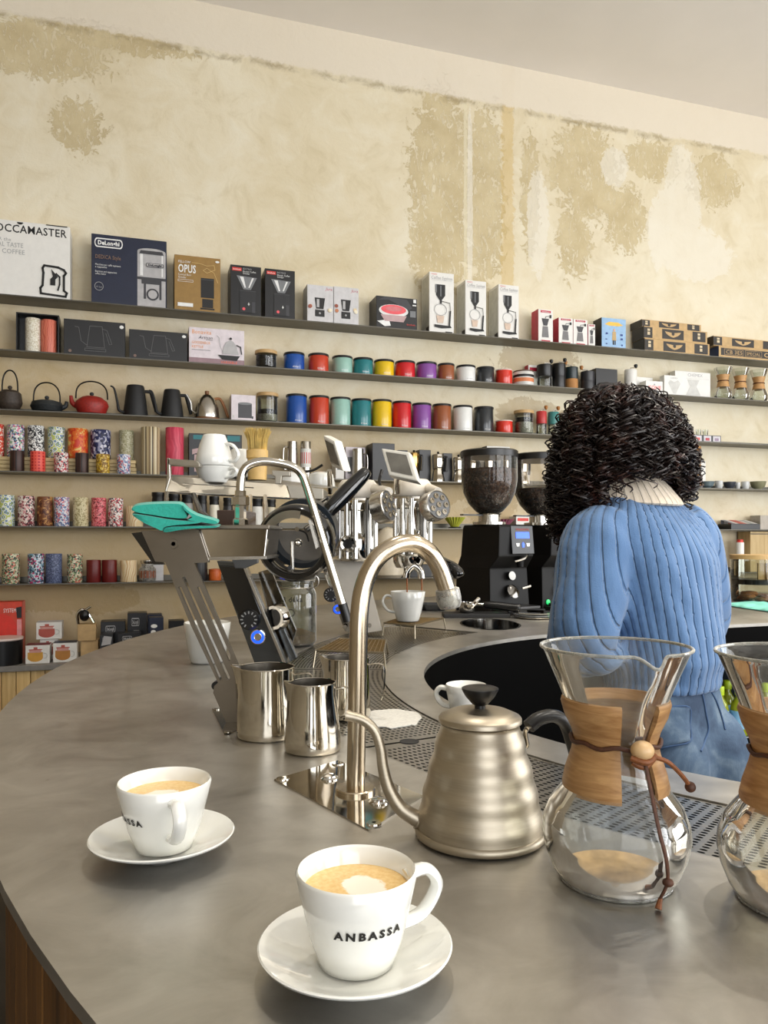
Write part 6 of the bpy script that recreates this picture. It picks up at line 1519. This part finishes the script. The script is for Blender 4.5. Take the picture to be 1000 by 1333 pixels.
# working portafilter under the second group, with the running shot
q = W(532, 731, 2.76); obj('filter_holder', G().lathe([(.05, .02), (.056, .025), (.056, -.0), (.045, -.022), (0, -.024)], 36, Matrix.Translation(q)), CHROME, EM)
sp_ = [W(529, 752, 2.72), W(531, 744, 2.72), W(539, 737, 2.72), W(547, 743, 2.72), W(549, 753, 2.72)]
obj('double_spout', G().tube(spline(sp_, 5), [(.014, .012)] * 21, 12), CHROME, EM, smooth=60)
s_ = spline([W(549, 722, 2.7), W(570, 730, 2.62), W(592, 742, 2.55), W(598, 752, 2.54)], 4); obj('filter_handle', G().tube(s_, [.016, .018, .02, .021, .021, .021, .021, .022, .022, .022, .021, .02, .012], 16), BLKG2, EM, smooth=60)
for a in (530, 549): obj('coffee_stream', G().tube([W(a, 752, 2.72), W(a + .3, 785, 2.72)], [.0032, .0022], 8), mat('espresso', (150, 84, 30), .2), EM)
# tablets
def tablet(c4, z, nx, m=WPL):
    A, B, Cc, D = [W(a, b, zz) for a, b, zz in c4]; nrm = (B - A).cross(D - A).normalized()
    if nrm.y > 0: nrm = -nrm
    t_ = -nrm * .03; f = lambda u_, v_, k: A.lerp(B, u_).lerp(D.lerp(Cc, u_), v_) + nrm * k
    tb = obj('tablet', G().plate([A, B, Cc, D], t_), m, EM, smooth=0, bevel=.006); 
    obj('screen', G().plate([f(.14, .14, .001), f(.86, .14, .001), f(.86, .84, .001), f(.14, .84, .001)], nrm * .0012), mat('grey_lcd', (112, 110, 104), .25, var=.15, scale=12), tb, smooth=0)
tablet([(420, 566, 2.42), (435, 574, 2.36), (447, 614, 2.3), (431, 607, 2.38)], 0, 0); obj('tablet_post', G().cyl(W(429, 612, 2.4), W(430, 642, 2.45), .008), POLISH, EM)
tablet([(496, 583, 2.56), (533, 588, 2.5), (545, 627, 2.44), (506, 618, 2.5)], 0, 0); obj('tablet_post', G().cyl(W(517, 622, 2.6), W(517, 642, 2.62), .011), POLISH, EM)
obj('cable', G().tube(spline([W(497, 612, 2.58), W(494, 628, 2.55), W(500, 640, 2.52), W(507, 648, 2.5)], 6), .005, 8), BLACKP, EM); obj('cable', G().tube(spline([W(420, 605, 2.42), W(408, 612, 2.42), W(396, 614, 2.42)], 6), .004, 8), BLACKP, EM)
# boiler body behind, cup tray above
zt0, zt1 = 2.02, 2.3
slab([(398, 650), (436, 644), (436, 725), (418, 728)], 2.3, 2.5, DCHROME, 'boiler_cover', .004)
def tpt(px, py, f): return W(px, py, zt0 + (zt1 - zt0) * f)
tray = obj('cup_tray', G().quads([[tpt(216, 641, 0), tpt(378, 649, .6), tpt(372, 631, .68), tpt(223, 620, .1)]]), SHEET, EM, smooth=0); md = tray.modifiers.new('t', 'SOLIDIFY'); md.thickness = .004
deck = obj('tray_deck', G().quads([[tpt(223, 620, .1), tpt(372, 631, .68), tpt(440, 634, 1.5), tpt(300, 617, 1.3)]]), SHEET, EM, smooth=0); md = deck.modifiers.new('t', 'SOLIDIFY'); md.thickness = .004
obj('tray_lip', G().tube([tpt(216, 641, 0), tpt(378, 649, .6)], .003, 6), POLISH, EM); obj('tray_slit', G().tube([tpt(238, 629.5, .03), tpt(330, 635, .4)], .0018, 6), POLISH, EM)
slab([(373, 631), (421, 636), (421, 650), (378, 649)], 2.22, 2.4, SHEET, 'tray_end')
slab([(217, 596), (221, 596), (222, 622), (216, 641), (214, 641), (217, 620)], 2.02, 2.035, STEEL, 'rail_post'); slab([(218, 596.5), (256, 599.5), (260, 604), (260, 607.5), (218, 605.5)], 2.02, 2.05, SHEET, 'rail')
slab([(354, 612), (378, 613.5), (378, 620), (367, 620), (366, 630), (358, 630), (358, 620), (354, 619)], 2.2, 2.22, SHEET, 'rail')
obj('tray_strut', G().tube([W(252, 644, 2.04), W(262, 668, 1.9), W(296, 690, 1.6)], .007, 8), BLACKP, EM); obj('tray_strut', G().tube([W(326, 646, 2.1), W(326, 690, 1.7)], .006, 8), STEEL, EM); obj('tray_strut', G().tube([W(345, 646, 2.15), W(348, 690, 1.7)], .006, 8), STEEL, EM); obj('tray_strut', G().tube([W(217, 641, 2.02), W(214, 690, 1.5)], .005, 8), STEEL, EM)
slab([(402, 668), (427, 646), (431, 652), (408, 676)], 1.75, 1.76, BLKG2, 'cooling_grille')
for k_ in range(5): obj('grille_slat', G().tube([W(404 + 2.2 * k_ - 2, 662 + 4.0 * k_, 1.74), W(424 + 1.3 * k_, 648 + 4 * k_, 1.745)], .0024, 6), STEEL, EM)

# cups and brush resting on the tray
def upcup(px, py, z, s, lb, flip=True):
    p = V(px, py, z); o = white_cup((p.x, p.y, p.z), .0575 * s, .033 * s, .105 * s, radians(-25), lb, group='white cups on the cup tray', out=.03)
    if flip: o.rotation_euler = (pi, 0, radians(20)); o.location.z = p.z + .105 * s
    return o
zc = 2.12
p = V(279, 0, zc)
low = white_cup((p.x, p.y, 1.556), .052, .036, .044, radians(-25), 'low white cup standing upright on the cup tray', group='white cups on the cup tray', out=.026)
upc = white_cup((p.x, p.y, 1.601 + .087), .054, .032, .087, radians(25), 'white cup turned over on top of the low upright one', group='white cups on the cup tray', out=.03); upc.rotation_euler = (pi, 0, 0)
upcup(312, 622, 2.28, .8, 'white cup half hidden behind the steam tube')
for px, lb in ((380, 'low white bowl cup at the far end of the cup tray'), (418, 'low white bowl cup beside the tilted tablet')):
    p = V(px, 634, 2.55); o = obj('white_bowl', G().lathe([(.046, 0), (.048, .004), (.04, .042), (.02, .05), (0, .05)], 36), WHITEC, loc=p); tag(o, lb, 'bowl', 'upturned bowl cups on the tray')
p = V(335, 625, 2.2); br = thing('counter_brush', 'round bristle brush with pale ferrule standing on the cup tray', 'brush', p)
obj('ferrule', G().lathe([(.027, 0), (.028, .06), (.031, .062), (.031, .085), (.026, .087)], 24), mat('pale_wood_ferrule', (206, 170, 104), .5), br)
g = G(); random.seed(3)
for k_ in range(260):
    a = random.uniform(0, 2 * pi); r0 = .026 * sqrt(random.random()); f = random.uniform(1.25, 1.6)
    g.tube([(r0 * cos(a), r0 * sin(a), .08), (r0 * 1.15 * cos(a), r0 * 1.15 * sin(a), .115), (r0 * f * cos(a) + random.uniform(-.004, .004), r0 * f * sin(a), random.uniform(.135, .15))], .0011, 4)
stuff(obj('bristles', g, mat('bristle', (206, 176, 100), .7, var=.2), br, fix=False))

# folded teal cloth laid over the top of the near leg
def ribbon(path, z0, z1, th, sh=(0, 0)):
    P = [Vector((a, b, 0)) for a, b in path]; P = spline(P, 5); g = G(); rings = []
    nn = len(P)
    top = []; bot = []
    for i, p in enumerate(P):
        t_ = (P[min(i + 1, nn - 1)] - P[max(i - 1, 0)]).normalized(); nn_ = Vector((-t_.y, t_.x, 0)) * th
        top.append(p + nn_); bot.append(p - nn_)
    outl = top + bot[::-1]
    for f in (0, .15, .5, .85, 1):
        z = z0 + (z1 - z0) * f; rings.append([V(q.x + sh[0] * f, q.y + sh[1] * f, z) for q in outl])
    return g.loft(rings)
g = G()
def pad(poly, z0, z1, sh=(2, -3)):
    b_ = len(g.v); n = len(poly)
    for f, k in ((0, .97), (.02, 1.0), (.98, 1.0), (1, .97)):
        cx = sum(a for a, _ in poly) / n; cy = sum(b for _, b in poly) / n
        g.v += [tuple(V(cx + (a - cx) * k + sh[0] * f, cy + (b - cy) * k + sh[1] * f, z0 + (z1 - z0) * f)) for a, b in poly]
    for r in range(3):
        for i in range(n): g.f.append((b_ + r * n + i, b_ + r * n + (i + 1) % n, b_ + (r + 1) * n + (i + 1) % n, b_ + (r + 1) * n + i))
    g.f.append(tuple(b_ + i for i in range(n - 1, -1, -1))); g.f.append(tuple(b_ + 3 * n + i for i in range(n)))
def sm(P, n=3): return [(q.x, q.y) for q in spline([Vector((a, b, 0)) for a, b in P], n, closed=True)]
pad(sm([(171, 663), (178, 658), (198, 656), (224, 655.5), (237, 657), (241, 665), (243, 674.5), (222, 674), (196, 670), (178, 667)]), 1.335, 1.46)
pad(sm([(172, 669.5), (190, 671), (216, 675.5), (240, 678), (262, 679.5), (252, 682), (226, 684), (214, 686.5), (211, 691), (203, 688), (186, 680)]), 1.328, 1.46)
pad(sm([(212, 691.5), (216, 686.5), (240, 685), (281, 684.5), (281, 687), (250, 688), (228, 691), (216, 693)], 2), 1.332, 1.455)
pad(sm([(238, 658), (244, 664), (256, 671), (272, 675.5), (283, 679), (281, 682.5), (262, 680), (244, 677), (250, 674), (246, 669), (240, 664)], 2), 1.33, 1.455)
tag(obj('folded_cloth', g, TEALC, smooth=60), 'bright teal folded cloth on top of the slotted machine leg', 'cloth')
# ================================================================== THE BARISTA
from mathutils.bvhtree import BVHTree
PX, PY = .602, 1.66
YAW = radians(35)
per = thing('person', 'person in a blue ribbed sweater and jeans standing inside the round bar, back turned', 'person', (PX, PY, 0), YAW)
# local frame: x to her right, y the way she faces
def remesh(g, voxel, it, name, m, fac=.5, parent=per):
    me = bpy.data.meshes.new('tmp'); me.from_pydata([tuple(p) for p in g.v], [], g.f); fixn(me)
    o = bpy.data.objects.new('tmp', me); C.objects.link(o)
    r = o.modifiers.new('r', 'REMESH'); r.mode = 'VOXEL'; r.voxel_size = voxel
    if it: s = o.modifiers.new('s', 'SMOOTH'); s.iterations = it; s.factor = fac
    dg = bpy.context.evaluated_depsgraph_get(); ev = o.evaluated_get(dg)
    out = bpy.data.meshes.new_from_object(ev); out.name = name
    bpy.data.objects.remove(o); bpy.data.meshes.remove(me)
    out.shade_smooth(); out.materials.clear(); out.materials.append(m)
    no = bpy.data.objects.new(name, out); C.objects.link(no); no.parent = parent
    return no
def ering(z, a, b, cy=0, cx=0, n=48, p=2.3):
    L = []
    for k in range(n):
        t = 2 * pi * k / n; c_, s_ = cos(t), sin(t); e = 2 / p
        L.append((cx + a * math.copysign(abs(c_) ** e, c_), cy + b * math.copysign(abs(s_) ** e, s_), z))
    return L
SKIN = mat('skin', (172, 122, 92), .5, var=.05)
HC_ = Vector((-.012, .115, 1.615))
# --- body: one surface from head to feet
g = G()
g.loft([ering(.84, .13, .10, 0), ering(.95, .145, .105, 0), ering(1.08, .115, .085, 0), ering(1.2, .12, .09, .02), ering(1.34, .145, .095, .045), ering(1.42, .14, .08, .06), ering(1.46, .075, .06, .07)])
g.tube([(0, .065, 1.42), (-.003, .085, 1.5), (-.01, .108, 1.57)], [.055, .05, .052], 16)
g.ball(HC_, .1, 24, (.78, .98, 1.2)); g.ball(HC_ + Vector((0, .035, -.055)), .062, 18, (.85, 1.0, 1.0))
g.tube([HC_ + Vector((0, .085, .015)), HC_ + Vector((0, .112, -.02)), HC_ + Vector((0, .09, -.03))], [.009, .015, .012], 8)
for s in (-1, 1): g.ball(HC_ + Vector((s * .08, .0, -.01)), .022, 10, (.5, 1, 1.4))
ARM = {-1: [(-.15, .05, 1.41), (-.2, .045, 1.33), (-.222, .045, 1.205), (-.09, .13, 1.165), (.03, .2, 1.15)], 1: [(.15, .05, 1.41), (.2, .05, 1.33), (.245, .075, 1.2), (.19, .2, 1.16), (.1, .3, 1.14)]}
for s in (-1, 1):
    g.tube(spline([(s * .12, .05, 1.42)] + ARM[s][1:], 5), [.052 - .0011 * k for k in range(21)], 12)
    wr = Vector(ARM[s][-1]); d = Vector((.57, .8, -.2)).normalized(); sd = Vector((d.y, -d.x, 0)).normalized() * s
    g.tube([wr - d * .02, wr + d * .03, wr + d * .085], [(.02, .028), (.017, .038), (.014, .036)], 12, flat=(0, 0, 1))
    for k, (off_, ln) in enumerate(((-.028, .07), (-.0095, .082), (.0095, .078), (.027, .06))):
        b0 = wr + d * .08 + sd * off_; g.tube([b0, b0 + d * ln * .45 + Vector((0, 0, -.008)), b0 + d * ln * .75 + Vector((0, 0, -.026)), b0 + d * ln * .8 + Vector((0, 0, -.045))], [.0095, .0088, .008, .007], 8)
    t0 = wr + d * .03 - sd * .03; g.tube([t0, t0 - sd * .026 + d * .025 + Vector((0, 0, -.01)), t0 - sd * .024 + d * .052 + Vector((0, 0, -.02))], [.013, .0105, .008], 8)
    g.tube(spline([(s * .075, 0, .92), (s * .085, .02, .5), (s * .09, .0, .1)], 6), [.085 - .0035 * k for k in range(13)], 14)
    g.tube([(s * .09, -.03, .045), (s * .095, .06, .045), (s * .1, .16, .03)], [.038, .04, .03], 12)
body = remesh(g, .007, 3, 'body', SKIN)
for s in (-1, 1):
    obj('eye', G().ball(HC_ + Vector((s * .032, .088, .012)), .011, 12), WHITEC, body)
obj('mouth', G().ball(HC_ + Vector((0, .094, -.06)), .014, 12, (1.5, .5, .45)), mat('lips', (150, 76, 68), .4), body)

# --- jeans
def denim():
    t = NT('denim'); v = t.coord(); a = t.noise(v, 11, 5, .6, .4); b = t.noise(t.vmath('MULTIPLY', v, (1, 1, .25)), 420, 3, .6)
    c = t.ramp(a, [(.32, (46, 63, 86)), (.52, (78, 100, 124)), (.72, (128, 146, 160))])
    t.l(t.mix(t.math('MULTIPLY', b, .4), c, (36, 56, 84)), t.b.inputs['Base Color']); t.b.inputs['Roughness'].default_value = .85; t.bump(b, .25, .002); return t.m
DEN = denim()
g = G()
g.loft([ering(1.11, .126, .098, .005), ering(1.04, .14, .108, 0), ering(.97, .158, .118, 0), ering(.9, .165, .122, 0), ering(.84, .163, .118, 0), ering(.8, .15, .105, 0)])
for s in (-1, 1):
    g.ball((s * .074, -.062, .935), .088, 22, (1, .92, 1.25))
    g.tube(spline([(s * .082, -.005, .88), (s * .088, .015, .5), (s * .092, .005, .08)], 6), [.098, .096, .093, .09, .085, .08, .076, .072, .07, .068, .067, .067, .068], 24)
jn = remesh(g, .008, 7, 'jeans', DEN)
Mw = Matrix.Translation((PX, PY, 0)) @ Matrix.Rotation(YAW, 4, 'Z'); Mi = Mw.inverted()
def bvh(o):
    me = o.data; return BVHTree.FromPolygons([v.co.copy() for v in me.vertices], [tuple(p.vertices) for p in me.polygons])
BJ = bvh(jn)
CAMP = Vector((0, 0, CAMZ))
def onto(tree, px, py, lift):
    d = (V(px, py, 1.0) - CAMP).normalized(); o_ = Mi @ CAMP; dl = (Mi.to_3x3() @ d)
    h = tree.ray_cast(o_, dl)
    if h[0] is None: return None
    n_ = h[1] if h[1].dot(dl) < 0 else -h[1]
    return h[0] + n_ * lift
def patch(tree, c4, nx, ny, lift):
    vs = []
    for j in range(ny + 1):
        for i in range(nx + 1):
            f, k = i / nx, j / ny
            ax = c4[0][0] + (c4[1][0] - c4[0][0]) * f; ay = c4[0][1] + (c4[1][1] - c4[0][1]) * f
            bx = c4[3][0] + (c4[2][0] - c4[3][0]) * f; by = c4[3][1] + (c4[2][1] - c4[3][1]) * f
            p = onto(tree, ax + (bx - ax) * k, ay + (by - ay) * k, lift)
            if p is None: return None
            vs.append(tuple(p))
    return G().add(vs, [(j * (nx + 1) + i, j * (nx + 1) + i + 1, (j + 1) * (nx + 1) + i + 1, (j + 1) * (nx + 1) + i) for j in range(ny) for i in range(nx)])
gp_ = patch(BJ, [(848, 920), (895, 921), (896, 966), (851, 976)], 10, 10, .0045)
if gp_:
    pk = obj('back_pocket', gp_, DEN, jn, fix=False); md = pk.modifiers.new('t', 'SOLIDIFY'); md.thickness = .003; md.offset = -1
STI = mat('denim_stitch', (58, 84, 120), .8)
def seam(tree, pxs, r_, par, m, nm='seam', lift=.001):
    P = [onto(tree, a, b, lift) for a, b in pxs]; P = [p for p in P if p is not None]
    if len(P) > 2: obj(nm, G().tube(spline(P, 4), r_, 6), m, par)
seam(BJ, [(912, 896), (916, 912), (919, 930), (922, 948), (918, 962), (912, 978)], .0022, jn, STI)
seam(BJ, [(921, 893), (932, 912), (940, 935), (944, 950)], .002, jn, STI); seam(BJ, [(850, 919), (870, 920), (895, 921), (896, 945), (896, 966), (872, 972), (852, 976)], .0022, jn, STI, lift=.0055)
SHO = mat('dark_shoe', (40, 40, 44), .6)
for s in (-1, 1): obj('shoe', G().loft([ering(0, .045, .13, .05, s * .095, 24), ering(.03, .047, .132, .05, s * .095, 24), ering(.06, .043, .11, .035, s * .095, 24), ering(.1, .04, .06, -.005, s * .092, 24)]), SHO, jn, smooth=60)

# --- sweater
def knit(name, lo, mid, hi):
    t = NT(name); v = t.coord(); at = t.n('ShaderNodeAttribute'); at.attribute_name = 'rib'
    f = t.math('FRACT', at.outputs['Fac']); tri = t.math('ABSOLUTE', t.math('SUBTRACT', f, .5))      # 0 mid-rib .. .5 groove
    gr = t.ramp(tri, [(.0, (255, 255, 255)), (.41, (238, 238, 238)), (.46, (90, 90, 90)), (.5, (0, 0, 0))])
    nz = t.noise(v, 5, 4, .6); fz = t.noise(v, 320, 3, .6)
    c = t.ramp(nz, [(.3, mid), (.7, hi)]); c = t.mix(t.math('MULTIPLY', fz, .25), c, lo)
    t.l(c, t.b.inputs['Base Color']); t.b.inputs['Roughness'].default_value = .9
    t.b.inputs['Sheen Weight'].default_value = .25
    t.bump(t.math('ADD', gr, t.math('MULTIPLY', fz, .12)), .9, .006); return t.m
KNIT = knit('blue_knit', (54, 84, 124), (78, 112, 154), (94, 128, 170)); CREAMK = knit('cream_knit', (196, 176, 150), (226, 210, 188), (232, 218, 198))
g = G()
g.loft([ering(1.082, .132, .104, 0), ering(1.11, .136, .108, 0), ering(1.145, .142, .12, 0), ering(1.2, .142, .124, .008), ering(1.28, .15, .124, .022), ering(1.36, .178, .12, .04), ering(1.42, .188, .108, .056), ering(1.455, .168, .094, .066), ering(1.485, .128, .082, .076), ering(1.505, .085, .072, .084), ering(1.52, .066, .064, .086)])
SLV = {-1: [(-.12, .055, 1.42), (-.16, .048, 1.385), (-.2, .03, 1.285), (-.222, .03, 1.2), (-.165, .085, 1.17), (-.06, .15, 1.155), (.01, .19, 1.15)], 1: [(.12, .055, 1.425), (.165, .052, 1.39), (.207, .055, 1.285), (.24, .07, 1.2), (.22, .13, 1.17), (.145, .24, 1.145), (.105, .295, 1.14)]}
SR = [.07, .078, .078, .07, .062, .05, .04]
AX = {}
for s in (-1, 1):
    P = spline(SLV[s], 5); n_ = len(P); R_ = [SR[min(6, i // 5)] + (SR[min(6, i // 5 + 1)] - SR[min(6, i // 5)]) * (i % 5) / 5 for i in range(n_)]
    AX[s] = P; g.tube(P, R_, 20)
# slack of the wide sleeve under the arm
g.ball((-.19, .02, 1.165), .062, 20, (1, .9, .7))
sw = remesh(g, .0055, 6, 'sweater', KNIT)
me = sw.data; at = me.attributes.new('rib', 'FLOAT', 'POINT'); vals = []; nrm = [v.normal.copy() for v in me.vertices]
seamx = .172
def armphase(p, s):
    best = 1e9; bi = 0
    P = AX[s]
    for i in range(len(P)):
        d = (P[i] - p).length_squared
        if d < best: best = d; bi = i
    i0 = max(0, bi - 1); i1 = min(len(P) - 1, bi + 1); t = (P[i1] - P[i0]).normalized(); e = p - P[bi]; e -= t * e.dot(t)
    up = Vector((0, 0, 1)); up = (up - t * up.dot(t)); up = up.normalized() if up.length > .2 else Vector((s, 0, 0)); sd = t.cross(up)
    return atan2(e.dot(sd), e.dot(up)) * 2.9, bi
for i, v in enumerate(me.vertices):
    x, y, z = v.co; ax = abs(x); lim = seamx - max(0, z - 1.33) * .35 - max(0, 1.16 - z) * -.2
    if y > .15:
        ph, bi = armphase(v.co, -1 if x < 0 else 1)
    else:
        cy = .0 + max(0, z - 1.15) * .22; a_ = atan2(x, -(y - cy)); ph = (.125 * a_ + .15 * (a_ / 2 - sin(2 * a_) / 4)) / .0275 + 50.5
    vals.append(ph)
    # hem band
at.data.foreach_set('value', vals)
for i, v in enumerate(me.vertices):
    tri = abs((vals[i] % 1.0) - .5); dpt = max(0, (tri - .38) / .12)
    v.co -= nrm[i] * (.0042 * dpt * dpt)
    w_ = noise.noise(v.co * 6.0) * .008 + noise.noise(Vector((v.co.x * 20 + v.co.z * 12, v.co.y * 14, v.co.z * 7))) * (.006 if v.co.x < -.06 else .003)
    v.co += nrm[i] * w_ * (1 if v.co.z > 1.1 else .2)
me.update()
# collar folded round the neck
n = 120; rings = []
for r_, z_ in ((.066, 1.50), (.064, 1.545), (.067, 1.555), (.073, 1.552), (.092, 1.525), (.108, 1.497), (.111, 1.487), (.106, 1.483), (.085, 1.488)):
    rings.append([(-.004 + r_ * 1.08 * cos(2 * pi * k / n), .085 + r_ * sin(2 * pi * k / n) + (z_ - 1.5) * .25, z_ + .012 * sin(2 * pi * k / n)) for k in range(n)])
cl = obj('collar', G().loft(rings, caps=False), CREAMK, sw, smooth=60, fix=False)
a_ = cl.data.attributes.new('rib', 'FLOAT', 'POINT'); a_.data.foreach_set('value', [40 * (i % n) / n for i in range(len(cl.data.vertices))])
ch = mat('plaid_cuff', (150, 140, 134), .8, var=.3, scale=90)
for s in (-1, 1):
    q = Vector(SLV[s][-1]); q0 = Vector(SLV[s][-2]); obj('cuff', G().tube([q - (q - q0) * .25, q + (q - q0) * .12], [.041, .037], 20), ch, sw)

# --- curly hair
def hair_mat():
    t = NT('dark_curls'); v = t.coord(); a = t.noise(v, 14, 4, .6); b = t.noise(v, 60, 2)
    f = t.math('MULTIPLY_ADD', b, .35, t.math('MULTIPLY', a, .65))
    t.l(t.ramp(f, [(.35, (16, 11, 10)), (.52, (30, 19, 16)), (.7, (74, 38, 28))]), t.b.inputs['Base Color'])
    t.b.inputs['Roughness'].default_value = .45; t.b.inputs['Specular IOR Level'].default_value = .4; return t.m
HM = hair_mat()
HP = [(0.0, 1.748), (.05, 1.742), (.088, 1.722), (.114, 1.69), (.13, 1.65), (.14, 1.6), (.145, 1.55), (.145, 1.5), (.142, 1.45), (.128, 1.40), (.11, 1.36)]
def hrad(z):
    for (r0, z0), (r1, z1) in zip(HP, HP[1:]):
        if z >= z1: return r0 + (r1 - r0) * (z0 - z) / (z0 - z1)
    return HP[-1][0]
def zmin(phi):      # local azimuth: 0 = her right, 90 = front, 180 = left, 270 = back
    d = math.degrees(phi) % 360
    K_ = [(0, 1.49), (60, 1.46), (110, 1.40), (150, 1.395), (178, 1.43), (203, 1.51), (225, 1.56), (280, 1.575), (318, 1.54), (335, 1.505), (360, 1.49)]
    for (a0, z0), (a1, z1) in zip(K_, K_[1:]):
        if d <= a1: return z0 + (z1 - z0) * (d - a0) / (a1 - a0)
    return 1.49
hx, hy = -.012, .10
rings = []
for q in range(26):
    f = q / 25; ring = []
    for k in range(64):
        ph = 2 * pi * k / 64; zb = zmin(ph) + .035; z = 1.742 - (1.742 - zb) * f
        r_ = hrad(z) * (.9 if f < .8 else .9 - (f - .8) * .9) * (1 + .05 * noise.noise(Vector((cos(ph) * 4, sin(ph) * 4, z * 22)))) if f > 0 else .002
        face = max(0, cos(ph - pi / 2)); r_ *= 1 - .25 * face
        ring.append((hx + r_ * cos(ph), hy + r_ * sin(ph), z))
    rings.append(ring)
hair = obj('hair', G().loft(rings), HM, per, smooth=80)
random.seed(11); g = G()
def curl(ph, z0, z1, rho, R_, pitch, tr, drift):
    L = z0 - z1; n_ = max(10, int(L * 1.3 / pitch * 8)); pts = []; a0 = ph * 40 % 6.28; dirn = 1 if int(ph * 97) % 2 else -1
    for i in range(n_ + 1):
        f = i / n_; z = z0 - L * f; r_ = hrad(min(z, 1.747)) * rho * (1 + .05 * f * f * random.uniform(.8, 1.2)); p_ = ph + drift * f
        c_ = Vector((hx + r_ * cos(p_), hy + r_ * sin(p_), z)); rad = Vector((cos(p_), sin(p_), 0)); tan_ = Vector((-sin(p_), cos(p_), 0))
        rr = R_ * min(1, .35 + f * 1.6); a = a0 + dirn * 2 * pi * i / 8
        zz = min(z, 1.745); sl = (hrad(zz - .004) - hrad(zz)) / .004; dn = (rad * sl - Vector((0, 0, 1))).normalized(); nr = tan_.cross(dn)
        pts.append(c_ + tan_ * rr * cos(a) + nr * rr * sin(a))
    g.tube(pts, tr, 3, caps=False)
for k in range(520):
    ph = random.uniform(0, 2 * pi)
    if cos(ph - pi / 2) > .8: continue
    zb = zmin(ph)
    if k < 120: z0 = 1.745 - .05 * random.random() ** 1.5; z1 = z0 - random.uniform(.12, .26)
    else: z0 = random.uniform(zb + .08, 1.71); z1 = max(zb - random.uniform(-.03, .035), z0 - random.uniform(.12, .3))
    z1 = max(z1, zb - .035); rho = random.uniform(.88, 1.07); R_ = random.uniform(.009, .018); pi_ = random.uniform(.03, .052); dr_ = random.uniform(-.4, .4)
    for q in range(3):
        random_state = random.getstate(); 
        curl(ph + random.gauss(0, .022), z0 + random.gauss(0, .004), z1 + random.gauss(0, .008), rho + random.gauss(0, .012), R_ * random.uniform(.85, 1.2), pi_ * random.uniform(.93, 1.07), random.uniform(.0012, .002), dr_)
stuff(obj('curls', g, HM, hair, fix=False, smooth=80))
